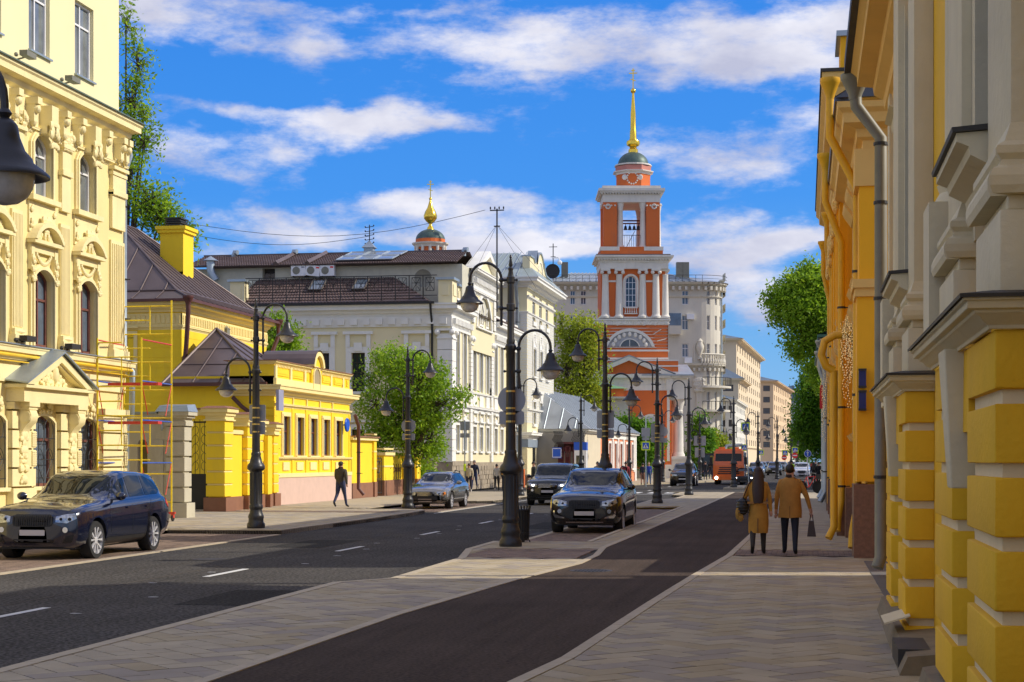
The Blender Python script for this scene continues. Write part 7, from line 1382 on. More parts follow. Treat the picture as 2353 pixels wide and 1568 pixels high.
 for z,h,s_ in((ZY(1978,870,32),.18,'upper'),(ZY(1978,921,32),.19,'lower')):
  m=MB();m.box(.99,1.12,31.9,32.06,z-h,z+h);o_=m.build('house_sign',pmat('navy_sign',(.012,.02,.12),rough=.35),None);tag(o_,s_+' of two dark blue projecting signs on the corner of the orange-yellow house','sign');m=MB();m.box(.98,1.13,31.88,31.9,z+h-.04,z+h);m.box(.98,1.13,31.88,31.9,z-h,z-h+.04);m.build('rim',M['lampblack'],o_)
 lt=pmat('fairy_light_bulb',(.9,.65,.25),rough=.2,var=0,emit=(1,.75,.4,.35));rn=random.Random(8)
 for nm,x0,y0,zt,n,ln,l in(('string_lights',.92,36.0,4.55,16,1.75,'cascade of warm fairy lights hanging from the orange-yellow house over the pavement'),('string_lights',.70,59,4.6,7,2.2,'farther curtain of warm fairy lights hanging before the taller orange-yellow house')):
  o_=thing(nm,l,'string lights',(x0,y0,zt));w=MB();b=MB()
  for k in range(n):
   x=x0+rn.uniform(-.14,.12);y=y0+rn.uniform(-.9,.9);L_=ln*rn.uniform(.35,1);z1=zt-rn.uniform(0,.5)+x*.6;pts=[(x+rn.uniform(-.05,.05),y+rn.uniform(-.05,.05),z1-L_*q/7)for q in range(8)];w.tube(pts,.004,3)
   for q in range(26):f=q/25*7;i=min(6,int(f));p=Vector(pts[i]).lerp(Vector(pts[i+1]),f-i);b.ball((p.x+rn.uniform(-.04,.04),p.y+rn.uniform(-.04,.04),p.z),.012,4,3)
  w.build('cable',M['iron'],o_);stuff(b.build('bulb',lt,o_))
orange_row()
def pink_houses():
 pk=pmat('dusty_pink_plaster',(.50,.29,.23),var=.06,scale=.6)
 t=thing('pink_house','low dusty pink house with a teal roof edge beyond the orange-yellow houses','house',(.9,63,0));X=.95
 m=MB();m.box(X,8,63.05,82,.9,6.4);m.build('wall',pk,t);m=MB();m.box(X-.08,8,63.05,82,0,.9);m.build('plinth',M['leadcap'],t)
 m=MB();m.profile(FL(X,82),0,19,[(0,6.1),(.1,6.1),(.3,6.3),(.42,6.45),(0,6.5)]);m.build('cornice',M['stucco'],t);m=MB();m.box(X-.5,8,62.9,82,6.5,6.6);m.poly([(X-.5,62.9,6.61),(X-.5,82,6.61),(4,82,7.6),(4,62.9,7.6)]);m.build('roof',pmat('teal_roof',(.05,.20,.20),rough=.5),t)
 for k in range(5):y=65+k*3.4;m=MB();m.box(X-.03,X+.02,y,y+1.2,2.2,4.6);w_=m.build('window',M['glass'],t);m=MB();m.box(X-.09,X,y-.2,y,2.1,4.8);m.box(X-.09,X,y+1.2,y+1.4,2.1,4.8);m.build('frame',M['stucco'],w_)
 for y,l in((63.6,'nearer grey downpipe on the dusty pink house'),(70,'farther grey downpipe with a boxy head on the dusty pink house')):downpipe(l,[(X-.35,y,6.2),(X-.35,y,5.7),(X-.2,y,5.2),(X-.2,y,.8),(X-.4,y-.1,.4)],.1,'zinc',[(z,X-.2,y)for z in(1.5,3.5)])
 m=MB();m.box(.55,.9,64.5,64.6,3.9,4.8);o_=m.build('shop_sign',M['redsign'],None);tag(o_,'small red projecting sign above the pavement by the dusty pink house','sign')
 t=thing('far_right_houses','row of plain pale houses half hidden by trees on the far right side','house',(3,112,0));X=4.5
 m=MB();m.box(X,14,114,150,0,9);m.build('wall',palew,t)
 for r_ in range(2):
  for k in range(9):m=MB();m.box(X-.03,X+.02,116+k*3.7,117.3+k*3.7,1.6+r_*3.6,3.6+r_*3.6);m.build('window',M['glass'],t)
 m=MB();m.box(X-.4,14,113.8,150,9,9.2);m.build('roof',bluer,t)
 block('far_row','last pale house closing the right side of the street in the distance','house',1878,330,1864,560,985,1100,palew,4,8,bluer,wall_left=None,frontc=0)if 0 else None
pink_houses()
import numpy as np
def leaves(name,parent,cents,per,spread,size,mat,seed):
 rg=np.random.default_rng(seed);n=len(cents)*per;c=np.repeat(np.array(cents),per,0);p=c+rg.normal(0,1,(n,3))*spread
 a=rg.normal(0,1,(n,3));a/=np.linalg.norm(a,axis=1)[:,None];b=np.cross(a,rg.normal(0,1,(n,3)));b/=np.linalg.norm(b,axis=1)[:,None];s=(size*rg.uniform(.6,1.4,n))[:,None]
 v=np.stack([p-a*s,p+b*s*.45,p+a*s,p-b*s*.45],1).reshape(-1,3)
 me=bpy.data.meshes.new(name);me.vertices.add(4*n);me.loops.add(4*n);me.polygons.add(n)
 T=top_of(parent).location;v=v-np.array([T.x,T.y,T.z]);me.vertices.foreach_set('co',v.ravel().astype('f'));me.loops.foreach_set('vertex_index',np.arange(4*n,dtype='i'));me.polygons.foreach_set('loop_start',np.arange(0,4*n,4,dtype='i'));me.update(calc_edges=True);me.materials.append(M[mat]);return mk(name,me,parent)
def tree(label,x,y,h0,blobs,mat,seed,nc=150,per=60,spread=.3,size=.09,trunk=.22,cat='tree',name='leafy_tree',z0=.1,twigs=1.0):
 """blobs: (dx, dy, z, rx, ry, rz) ellipsoids of the crown"""
 rn=random.Random(seed);t=thing(name,label,cat,(x,y,z0));cents=[];tw=MB();vol=[b[3]*b[4]*b[5]for b in blobs]
 tw.tube([(x,y,z0),(x+.05,y,z0+h0*.5),(x+rn.uniform(-.2,.2),y,z0+h0)],[trunk,trunk*.8,trunk*.6],8);top=Vector((x,y,z0+h0));hubs=[]
 for b in blobs:
  c=Vector((x+b[0],y+b[1],b[2]));mid=top.lerp(c,.5)+Vector((rn.uniform(-.3,.3),0,.3));tw.tube([top,mid,c],[trunk*.55,trunk*.35,trunk*.15],6);hubs.append(c)
 for _ in range(nc):
  i=rn.choices(range(len(blobs)),vol)[0];b=blobs[i]
  while True:
   d=Vector((rn.gauss(0,1),rn.gauss(0,1),rn.gauss(0,1))).normalized();r_=rn.uniform(.35,1.0)**.6;r_*=1+.18*math.sin(d.x*5+seed)*math.sin(d.z*6+i)
   break
  p=Vector((x+b[0]+d.x*b[3]*r_,y+b[1]+d.y*b[4]*r_,b[2]+d.z*b[5]*r_));cents.append(tuple(p))
  if rn.random()<twigs:h=hubs[i];q=h.lerp(p,.55)+Vector((rn.uniform(-.2,.2),rn.uniform(-.2,.2),rn.uniform(-.1,.25)));tw.tube([h,q,p],[trunk*.12,trunk*.07,.008],4,False)
 tw.build('trunk',M['bark'],t);k=len(cents)//3;leaves('crown',t,cents,per,spread,size,mat,seed);return t
def at_(px,z):return D(px,z)
def pz(py,z):return CAMH+(CY-py)/FPX*z
def ptree(label,px,z,trunkpx,blobs,mat,seed,**k):
 x,y=D(trunkpx,z);B=[]
 for bx,by,rx,ry in blobs:X_,Y_=D(bx,z);B.append((X_-x,Y_-y+random.Random(seed+bx).uniform(-.3,.3)*rx/FPX*z,pz(by,z),rx/FPX*z,rx/FPX*z*.8,ry/FPX*z))
 return tree(label,x,y,k.pop('h0',2.5),B,mat,seed,**k)
ptree('tall thin tree with sparse young leaves rising behind the cream building',290,84,285,[(290,60,36,60),(318,150,38,60),(306,235,44,55),(330,330,44,50),(352,470,60,60),(300,420,46,60),(405,530,44,50),(290,330,40,50),(430,560,28,40),(375,500,50,50),(330,270,38,40)],'leaf',3,h0=9,nc=480,per=13,spread=.28,size=.11,trunk=.22)
ptree('bushy bright green tree between the yellow house and the mansion',650,92,650,[(645,780,44,55),(672,770,30,30),(632,745,18,30),(650,830,60,40),(610,800,40,40)],'leaf',4,h0=4,nc=170,per=34,spread=.24,size=.10)
ptree('fresh green leafy tree standing in front of the white mansion behind the small yellow gateway',940,89.5,946,[(905,835,62,45),(960,880,75,62),(865,930,55,55),(930,960,75,60),(1010,930,58,48),(1045,905,34,26),(890,1005,60,45),(985,1010,55,50),(848,870,24,36),(975,1050,38,30),(1000,850,30,22)],'leaf',5,h0=2.0,nc=560,per=30,spread=.24,size=.10,trunk=.16)
ptree('yellow-green spring tree between the corner house and the bell tower',1335,160,1335,[(1320,790,45,60),(1350,770,42,45),(1300,850,40,55),(1360,850,42,50),(1330,905,60,45),(1290,740,18,40),(1372,920,30,25)],'leafyellow',6,h0=7,nc=420,per=26,spread=.42,size=.16,trunk=.35)
ptree('dark green lilac bush with faint purple blossom before the church door',1478,160,1480,[(1478,1010,34,40),(1450,975,28,20),(1505,1030,16,36),(1490,1050,26,28),(1430,985,20,16)],'leafdark',7,h0=1,nc=200,per=60,spread=.35,size=.15,cat='bush',name='lilac_bush')
ptree('dark conical tree right of the church columns',1612,186,1612,[(1607,975,16,36),(1612,1020,30,40),(1620,1060,34,30),(1600,1060,24,30)],'leafdark',8,h0=3,nc=170,per=60,spread=.4,size=.17)
ptree('small bright yellow-green tree behind the orange truck',1645,196,1645,[(1643,1020,24,22),(1655,1040,26,18)],'leafyellow',9,h0=2,nc=70,per=60,spread=.4,size=.17)
ptree('big fresh green tree overhanging the right side of the street',1880,112,1930,[(1860,660,60,48),(1835,720,60,40),(1800,690,42,28),(1890,740,50,60),(1850,790,50,45),(1895,840,40,60),(1870,620,34,24),(1905,660,36,60),(1822,665,30,22)],'leaf',10,h0=6,nc=620,per=42,spread=.30,size=.13,trunk=.3)
ptree('darker green tree lower down the right pavement',1870,140,1898,[(1868,870,26,45),(1885,940,34,50),(1850,950,26,45),(1865,1000,34,45),(1836,985,20,26),(1890,1020,20,40),(1875,900,36,36)],'leafdark',11,h0=2.5,nc=400,per=40,spread=.36,size=.14)
ptree('distant green tree farthest down the right side',1842,230,1856,[(1846,1000,20,30),(1842,1030,22,22),(1856,985,18,30)],'leafdark',12,h0=3,nc=120,per=60,spread=.5,size=.22)
for i,(x,y,h,l)in enumerate(((-22.6,84.5,1.5,'round green bush behind the small yellow gateway'),(-21.9,93.5,1.2,'low bush trailing over the wall by the mansion gate post'),(-25.2,55,1.6,'bush in the yard behind the black wicket'))):
 tree(l,x,y,.5,[(0,0,h,.9,.8,.9),(.5,.3,h*.7,.7,.6,.6)],'leaf',30+i,nc=60,per=60,spread=.2,size=.09,trunk=.06,cat='bush',name='green_bush')
def lamp_proto():
 t=thing('street_lamp','','street lamp',(0,0,.12));b=lambda mb,n,m='lampblack',p=t,s=35:mb.build(n,M[m],p,smooth=s,local=True)
 m=MB();m.lathe([(.235,0),(.245,.03),(.24,.12),(.205,.17),(.2,.25),(.215,.3),(.2,.36),(.17,.42),(.16,.5),(.185,.54),(.185,.6),(.165,.64),(.16,1.5),(.17,1.54),(.2,1.56),(.235,1.6),(.24,1.66),(.215,1.72),(.17,1.77),(.15,1.86),(.125,1.95),(.135,2.0),(.115,2.05)],n=20);b(m,'base')
 m=MB()
 for k in range(12):a=2*math.pi*k/12;m.box(.158*math.cos(a)-.012,.158*math.cos(a)+.012,.158*math.sin(a)-.012,.158*math.sin(a)+.012,.66,1.5)
 b(m,'fluting',s=None)
 m=MB();m.lathe([(.11,2.0),(.098,3.2),(.094,4.15),(.12,4.2),(.12,4.26),(.09,4.3),(.095,4.36),(.075,4.42),(.07,5.0),(.09,5.02),(.09,5.14),(.07,5.16),(.068,5.58),(.088,5.6),(.088,5.72),(.066,5.74),(.045,5.85),(.06,5.9),(.03,5.94),(.045,5.98),(.02,6.12),(.032,6.14),(.02,6.18),(.005,6.2)],n=14);b(m,'post')
 def arm(sx,z0,z1,zc,r,dx):
  m=MB();xr=sx*dx;m.tube([(xr,0,z0-.3),(xr,0,z0+.0),(xr,0,zc)]+[(sx*(dx+r-r*math.cos(q)),0,zc+r*1.08*math.sin(q))for q in[math.pi*k/14 for k in range(1,15)]]+[(sx*(dx+2*r),0,zc-.1)],.03,8)
  for z in(z0,z1):m.tube([(sx*.05,0,z),(xr+sx*.02,0,z)],.028,8);m.ball((xr,0,z),.055,8,6);m.ball((-sx*.13,0,z),.03,6,5);m.tube([(-sx*.05,0,z),(-sx*.13,0,z)],.018,6)
  m.ball((xr,0,z0-.32),(.035,.035,.06),6,5);a=b(m,'arm');x=sx*(dx+2*r);zt=zc-.1
  m=MB();m.lathe([(.03,.06),(.05,.03),(.03,0),(.06,-.02),(.085,-.05),(.1,-.13),(.135,-.22),(.18,-.27),(.19,-.3),(.27,-.36),(.295,-.385),(.297,-.4),(.28,-.40),(.2,-.36),(.1,-.3)],x,0,zt,22);h=b(m,'lamp_shade',s=40)
  m=MB();m.lathe([(.02,-.585),(.09,-.57),(.15,-.53),(.185,-.47),(.2,-.40),(.2,-.37)],x,0,zt,18);b(m,'bowl','diffuser',h,60)
 arm(-1,4.72,5.1,5.55,.34,.2)if 0 else arm(-1,5.06,5.66,5.66,.34,.2);arm(1,3.72,4.2,4.22,.34,.17);return t
LP=lamp_proto()
lamps=[(-6.12,10.4,0,'nearest street lamp, its big black shade hanging in at the upper left corner'),(-6.16,35.05,0,'black double street lamp beside the litter bin, largest whole lamp in view'),(-6.28,53.1,0,'street lamp rising behind the parked dark brown SUV with two grey sign backs'),(-6.19,71.2,0,'street lamp beyond the parking bay, just left of the church columns'),(-6.02,88.4,0,'street lamp on the kerb end in front of the grey apartment house'),(-4.77,114.5,0,'street lamp standing between the orange truck and the red car')]
for px,z,l in((1741.6,147,'street lamp just left of the woman with long hair'),(1785.7,164,'street lamp seen between the heads of the walking couple'),(1818,198,'street lamp directly over the head of the man in the camel coat'),(1832,228,'distant street lamp right of the neon green rider')):lamps.append((*D(px,z),0,l))
lamps+=[(-14.58,43.3,1,'left side street lamp in front of the yellow gateway'),(-14.96,62.4,1,'left side street lamp beside the silver grey estate car'),(-14.47,85.1,1,'left side street lamp in front of the tall corner house'),(-14.28,107.5,1,'left side street lamp before the dark red gates'),(-13.24,127.7,1,'left side street lamp at the orange front of the low house'),(-11.9,142,1,'left side street lamp in front of the orange church wall'),(-9.5,154,1,'left side street lamp at the bus stop by the conical tree')]
for px,z,l in((1646,200,'distant left side street lamp above the orange truck'),(1669,228,'distant left side street lamp before the narrow pale house'),(1683,262,'very distant left side street lamp under the beige annex')):lamps.append((*D(px,z),1,l))
for i,(x,y,f,l)in enumerate(lamps):
 o=LP if i==0 else copy_tree(LP);o.location=(x,y,.12);o.rotation_euler=(0,0,(math.pi if f else 0)+random.uniform(-.06,.06));o['label']=l;o['group']='double armed black street lamps'
def plate(x,y,z,w,h,mat='greysign',disc=False,rz=0.0,th=.015,parent=None,name='traffic_sign'):
 m=MB(Matrix.Translation((x,y,z))@Matrix.Rotation(rz,4,'Z'))
 if disc:m.lathe([(w/2,0),(w/2,th)],0,0,0,28,axis='Y')
 else:
  r=.04;P=[(sx*(w/2-r)+r*math.cos(q),sz*(h/2-r)+r*math.sin(q))for sx,sz,a0 in((1,1,0),(-1,1,90),(-1,-1,180),(1,-1,270))for q in(R(a0),R(a0+45),R(a0+90))]
  m.add([(u,0,v)for u,v in P]+[(u,th,v)for u,v in P],[tuple(range(11,-1,-1)),tuple(range(12,24))]+[(i,(i+1)%12,(i+1)%12+12,i+12)for i in range(12)])
 return m.build(name,M[mat],parent)
def clamps(o,x,y,zs,r=.105):
 for z in zs:m=MB();m.lathe([(r,-.018),(r,.018)],x,y,z,12);m.box(x-.03,x+.03,y-r-.03,y-r+.01,z-.02,z+.02);m.build('clamp',M['brass'],o)
def onpole(i,items,label):
 x,y=lamps[i][:2];dpt=x*-_s+y*_c
 for px,py,w,h,disc,l in items:z=pz(py,dpt);o=plate(x,y+.115,z,w,h,'greysign',disc);tag(o,l,'sign');clamps(o,x,y,(z-h*.3,z+h*.3))
onpole(1,[(0,919,.60,.6,True,'back of the round grey sign on the lamp by the litter bin'),(0,960,.54,.28,False,'back of the wide grey plate under the round sign by the litter bin')],'')
onpole(2,[(0,964,.55,.58,False,'larger upper grey sign back on the lamp behind the dark brown SUV'),(0,997,.55,.28,False,'smaller lower grey sign back on the lamp behind the dark brown SUV')],'')
onpole(3,[(0,987.5,.56,.52,False,'upper grey sign back on the lamp left of the church columns'),(0,1010,.56,.26,False,'lower grey sign back on the lamp left of the church columns')],'')
onpole(10,[(0,949,.46,.44,False,'upper grey sign back on the lamp before the yellow gateway'),(0,984,.44,.34,False,'lower grey sign back on the lamp before the yellow gateway')],'')
onpole(11,[(0,979,.56,.56,True,'round grey sign back on the lamp by the silver grey estate car'),(0,1004,.5,.26,False,'small rectangular sign back on the lamp by the silver grey estate car')],'')
onpole(15,[(0,992,.9,.9,True,'round grey sign back on the lamp before the orange church wall'),(0,1012,.8,.4,False,'lower grey sign back on the lamp before the orange church wall')],'')
onpole(16,[(0,1013,1.1,.9,False,'upper grey sign back on the bus stop lamp'),(0,1040,.9,.9,False,'lower grey sign back on the bus stop lamp')],'')
for i,py,l in((10,1065,'yellow and white sticker round the lamp post before the yellow gateway'),(3,1060,'yellow and white sticker round the lamp post left of the church columns')):
 x,y=lamps[i][:2];z=pz(py,x*-_s+y*_c);m=MB();m.lathe([(.118,-.2),(.112,.0)],x,y,z,14);o=m.build('sticker',M['whitesign'],None);tag(o,l,'sticker');m=MB();m.lathe([(.118,.0),(.112,.12)],x,y,z,14);m.build('yellow_band',M['limesign'],o);m=MB();m.box(x-.05,x+.05,y-.125,y-.115,z-.06,z-.03);m.box(x-.05,x+.05,y-.125,y-.115,z-.12,z-.10);m.build('print',M['blacksign'],o)
def post(x,y,h,r=.035,mat='zinc'):m=MB();m.tube([(x,y,.1),(x,y,h)],r,8);return m
def xing(px,z,py,w,label,lean=0,boards=()):
 x,y=D(px,z);zc=pz(py,z);t=thing('crossing_sign',label,'sign',(x,y,.1));m=MB();m.tube([(x+lean,y,.1),(x,y,zc+w*.6+(1.7 if boards else 0))],.045,8);m.build('post',M['zinc'],t)
 plate(x,y-.06,zc,w,w,'limesign',parent=t,name='sign_face');q=w*.36;m=MB();m.box(x-q,x+q,y-.066,y-.061,zc-q,zc+q);m.build('blue_field',M['bluesign'],t)
 m=MB();a=w*.31;m.fprism(FY(y-.066),[(x-a,zc-a*.85),(x+a,zc-a*.85),(x,zc+a*.95)],0,.004);m.build('white_triangle',M['whitesign'],t)
 m=MB();s=w/.9;Fz=FY(y-.071);m.fprism(Fz,[(x+.1*s*math.cos(k)*.35,zc+.13*s+.035*s*math.sin(k))for k in[math.pi/4*j for j in range(8)]],0,.003);W=lambda a,b,c,d,t_=.022:m.hexa([Fz(a-t_*s,0,b),Fz(a+t_*s,0,b),Fz(a+t_*s,.003,b),Fz(a-t_*s,.003,b),Fz(c-t_*s,0,d),Fz(c+t_*s,0,d),Fz(c+t_*s,.003,d),Fz(c-t_*s,.003,d)])
 W(x,zc-.05*s,x,zc+.09*s,.03);W(x-.09*s,zc-.22*s,x-.01*s,zc-.05*s);W(x+.09*s,zc-.22*s,x+.01*s,zc-.05*s);W(x-.08*s,zc-.02*s,x,zc+.07*s,.014);W(x+.09*s,zc-.0*s,x,zc+.07*s,.014);m.build('walker',M['blacksign'],t)
 for dz,bw,bh in boards:plate(x,y-.06,zc+dz,bw,bh,'greysign',parent=t,name='board')
xing(1484,117,1025,.62,'green-edged pedestrian crossing sign with grey boards above, before the church',0,((.95,.6,.62),(.5,.5,.2)))
xing(1713,118,981,.62,'green-edged pedestrian crossing sign on a leaning post above the red car',.25)
for px,z,py,l in((1710,190,1029,'small pedestrian crossing sign left of the woman'),(1749,235,1040,'distant pedestrian crossing sign left of the woman with long hair'),(1804,210,1041,'distant pedestrian crossing sign between the couple'),(1827,190,1035,'pedestrian crossing sign above the parked white car'),(1877,150,1043,'small crossing sign by the pink house pipes')):xing(px,z,py,.75,l)
for px,z,py,l in((1802,208,1052,'red no entry sign between the walking couple'),(1826.5,189,1047,'red no entry sign above the parked white car')):
 x,y=D(px,z);o=plate(x,y-.09,pz(py,z),.65,.65,'redsign',True);tag(o,l,'sign');m=MB();m.box(x-.24,x+.24,y-.11,y-.091,pz(py,z)-.06,pz(py,z)+.06);m.build('white_bar',M['whitesign'],o)
x,y=D(1856,118);t=thing('round_sign','round blue arrow sign on a thin white post right of the couple','sign',(x,y,.1));post(x,y,pz(1043,118)+.3).build('post',M['whitesign'],t);plate(x,y-.05,pz(1043,118),.5,.5,'whitesign',True,parent=t,name='rim');plate(x,y-.06,pz(1043,118),.44,.44,'bluesign',True,parent=t,name='sign_face');m=MB();zc=pz(1043,118);m.box(x-.03,x+.03,y-.07,y-.061,zc-.15,zc+.08);m.fprism(FY(y-.062),[(x-.1,zc+.05),(x+.1,zc+.05),(x,zc+.18)],0,.008);m.build('arrow',M['whitesign'],t)
x,y=G(1068,1133);z_=68.5;dd=x*-_s+y*_c;t=thing('parking_sign','sign post with two grey plates turned away, beside the silver grey estate car','sign',(x,y,.12));post(x,y,pz(966,dd)).build('post',M['zinc'],t);plate(x,y+.04,pz(979,dd),.55,.5,parent=t,name='sign_plate');plate(x,y+.04,pz(1001,dd),.55,.25,parent=t,name='sign_plate');m=MB();m.lathe([(.07,0),(.07,.4)],x,y,1.35,10);m.build('sticker',M['limesign'],t)
x,y=G(1201,1246);t=thing('litter_bin','dark iron slatted litter bin with a flared rim behind the central street lamp','litter bin',(x,y,.12))
for k in range(16):a=2*math.pi*k/16;c_,s_=math.cos(a),math.sin(a);m=MB();m.tube([(x+.13*c_,y+.13*s_,.2),(x+.155*c_,y+.155*s_,.85),(x+.18*c_,y+.18*s_,.93),(x+.2*c_,y+.2*s_,.93)],.014,4);m.build('slat',M['lampblack'],t)
m=MB();m.lathe([(.02,.16),(.12,.16),(.14,.84),(.13,.84),(.02,.2)],x,y,0,16);m.build('liner',M['iron'],t);m=MB();m.lathe([(.16,.3),(.165,.34)],x,y,0,16);m.lathe([(.175,.82),(.178,.86)],x,y,0,16);m.build('ring',M['lampblack'],t);m=MB();m.tube([(x,y,.12),(x,y,.2)],.05,8);m.tube([(x+.17,y,.12),(x+.1,y,.25)],.012,4);m.build('foot',M['lampblack'],t)
def scaffold():
 ya,yb=45.3,47.75;za,zb=ZY(325,776,ya),ZY(394,691,yb);t=thing('scaffold_tower','yellow rolling scaffold tower with blue and red braces before the cream building','scaffold',(-19.3,46.5,.12));Yl=pmat('yellow_tube_paint',(.80,.60,.015),rough=.4,var=.15,scale=8,dirt=.2,dirtcol=(.4,.3,.1));Rd=pmat('red_tube_paint',(.62,.05,.03),rough=.45,var=.2,scale=8);Bl=pmat('blue_tube_paint',(.03,.09,.42),rough=.45,var=.3,scale=12,dirt=.4,dirtcol=(.3,.32,.4))
 A0,A1,B0,B1=XY(210,ya),XY(325,ya),XY(284.5,yb),XY(394,yb);A0=max(A0,-20.0);
 def tb(p,q,mt,n,r=.024):m=MB();m.tube([p,q],r,8);m.build(n,mt,t,smooth=50)
 for x,y,z in((A0,ya,za),(A1,ya,za),(B0,yb,zb),(B1,yb,zb)):tb((x,y,.28),(x,y,z),Yl,'upright',.028)
 for x0,x1,y,zt in((A0,A1,ya,za),(B0,B1,yb,zb)):
  z=.7;k=0
  while z<zt-.05:
   tb((x0,y,z),(x1 if k%2==0 else x0+(x1-x0)*.55,y,z),Yl,'rung',.02);z+=.42;k+=1
  xm=x0+(x1-x0)*.55;z=.7
  while z<zt-.9:tb((xm,y,z),(xm,y,z+.84),Yl,'stile',.018);z+=1.68
 lv=[ZY(350,q,46.5)for q in(1064,968,880)]
 for z in lv+[za-.05]:
  for(xa,xb)in((A0,B0),(A1,B1)):tb((xa,ya,z),(xb,yb,z),Bl if z<za-.1 else Rd,'brace',.022)
 for z0,z1 in zip([.4]+lv[:-1],lv):
  for(xa,xb)in((A0,B0),(A1,B1)):tb((xa,ya,z1-.02),(xa*.8+xb*.2,ya+.5,z1-.95),Rd,'diagonal_brace',.015);tb((xb,yb,z1-.02),(xb*.8+xa*.2,yb-.5,z1-.95),Rd,'diagonal_brace',.015)
 for z in lv[1:]:m=MB();m.hexa([(A0+.1,ya+.5,z-.1),(A1+.3,ya+.5,z-.1),(A1+.3,ya+.8,z-.1),(A0+.1,ya+.8,z-.1),(A0+.1,ya+.5,z-.02),(A1+.3,ya+.5,z-.02),(A1+.3,ya+.8,z-.02),(A0+.1,ya+.8,z-.02)]);m.build('plank',Rd,t)
 for x,y in((A0,ya),(A1,ya),(B0,yb),(B1,yb)):
  m=MB();m.lathe([(.09,-.025),(.1,-.02),(.1,.02),(.09,.025)],x+.04,y,.22,16,axis='X');w=m.build('caster',M['rubber'],t);m=MB();m.box(x-.12,x+.12,y-.04,y+.04,.34,.4);m.box(x+.0,x+.08,y-.05,y+.05,.22,.36);m.build('fork',Rd,w)
scaffold()
def bicycle():
 x,y=G(1861,1134);t=thing('parked_bicycle','dark rental bicycle parked on the right pavement beyond the couple','bicycle',(x,y,.12));T=Matrix.Translation((x,y,.12))@Matrix.Rotation(R(62),4,'Z')
 for yy in(-.5,.5):m=MB(T);m.lathe([(.33,-.02),(.35,-.02),(.35,.02),(.33,.02),(.33,-.02)],0,yy,.35,24,axis='X');w=m.build('wheel',M['rubber'],t);m=MB(T);[m.tube([(0,yy,.35),(0,yy+.33*math.cos(q),.35+.33*math.sin(q))],.008,3)for q in[math.pi/5*k for k in range(10)]];m.build('spokes',M['zinc'],w)
 m=MB(T);P={'f':(0,-.5,.35),'r':(0,.5,.35),'h':(0,-.35,.95),'s':(0,.2,.9),'b':(0,.05,.35)};[m.tube([P[a],P[b]],.022,6)for a,b in('fh','hb','bs','sr','br','hs')];m.build('frame',M['redlens'],t)
 m=MB(T);m.tube([(0,-.35,.95),(0,-.33,1.1)],.02,6);m.tube([(-.28,-.25,1.12),(0,-.33,1.1),(.28,-.25,1.12)],.016,6);m.build('handlebar',M['iron'],t);m=MB(T);m.ball((0,.24,.98),(.08,.14,.04));m.build('saddle',M['rubber'],t);m=MB(T);m.box(-.18,.18,-.75,-.45,.8,1.05);m.build('basket',M['iron'],t)
bicycle()
x,y=D(1654,168);t=thing('bus_shelter','dark bus shelter with a yellow panel behind the waiting people','bus shelter',(x,y,.1));m=MB();m.box(x-2,x+2,y-.8,y+.9,2.5,2.65);m.build('roof',M['iron'],t);m=MB();m.box(x-1.9,x+1.9,y+.8,y+.84,.5,2.5);m.build('back_glass',M['glass'],t);m=MB();m.box(x-1,x+.6,y+.74,y+.8,1.5,2.4);m.build('yellow_panel',pmat('yellow_panel',(.75,.6,.05),rough=.4),t)
for dx in(-1.9,1.9):m=MB();m.box(x+dx-.05,x+dx+.05,y+.7,y+.8,.1,2.5);m.build('leg',M['iron'],t)
x,y=G(1202,1120);m=MB();m.box(x-.22,x+.1,y-.2,y+.2,.12,1.35);tag(m.build('orange_box',M['orange'],None),'upright orange box by the corner house plinth','box')
def bake(o,mods):
 for kind,kw in mods:
  md=o.modifiers.new(kind,kind)
  for k,v in kw.items():setattr(md,k,v)
 bpy.context.view_layer.update();dg=bpy.context.evaluated_depsgraph_get();me=bpy.data.meshes.new_from_object(o.evaluated_get(dg));o.modifiers.clear();old=o.data;o.data=me;bpy.data.meshes.remove(old);return me
def paint(name,c,metal=.35):return pmat(name,c,rough=.16,metal=metal,var=.04,scale=2,coat=1.0,spec=.6)
SUV=dict(L=4.9,W=1.94,wb=2.93,fo=.86,R=.375,st=[(0,.56,.30,.66,.69,0),(.03,.38,.76,.86,.90,0),(.09,.28,.88,.94,.99,0),(.24,.24,.95,1.0,1.06,0),(.6,.25,.965,1.04,1.12,0),(1.2,.25,.97,1.08,1.17,0),(1.42,.25,.97,1.10,1.20,0),(2.25,.25,.97,1.13,1.66,1),(2.7,.25,.97,1.14,1.74,1),(3.6,.25,.97,1.17,1.72,1),(4.25,.26,.96,1.2,1.66,1),(4.45,.28,.95,1.2,1.60,1),(4.72,.34,.91,1.14,1.28,1),(4.86,.42,.85,1.0,1.05,0),(4.9,.5,.72,.9,.93,0)],wr=.70,A=(1.62,1.15),side=[(1.62,1.17),(2.38,1.56),(2.9,1.635),(3.7,1.62),(4.15,1.50),(4.42,1.30),(4.3,1.235)],pil=(2.62,3.45,4.0),doors=(1.5,2.6,3.62))
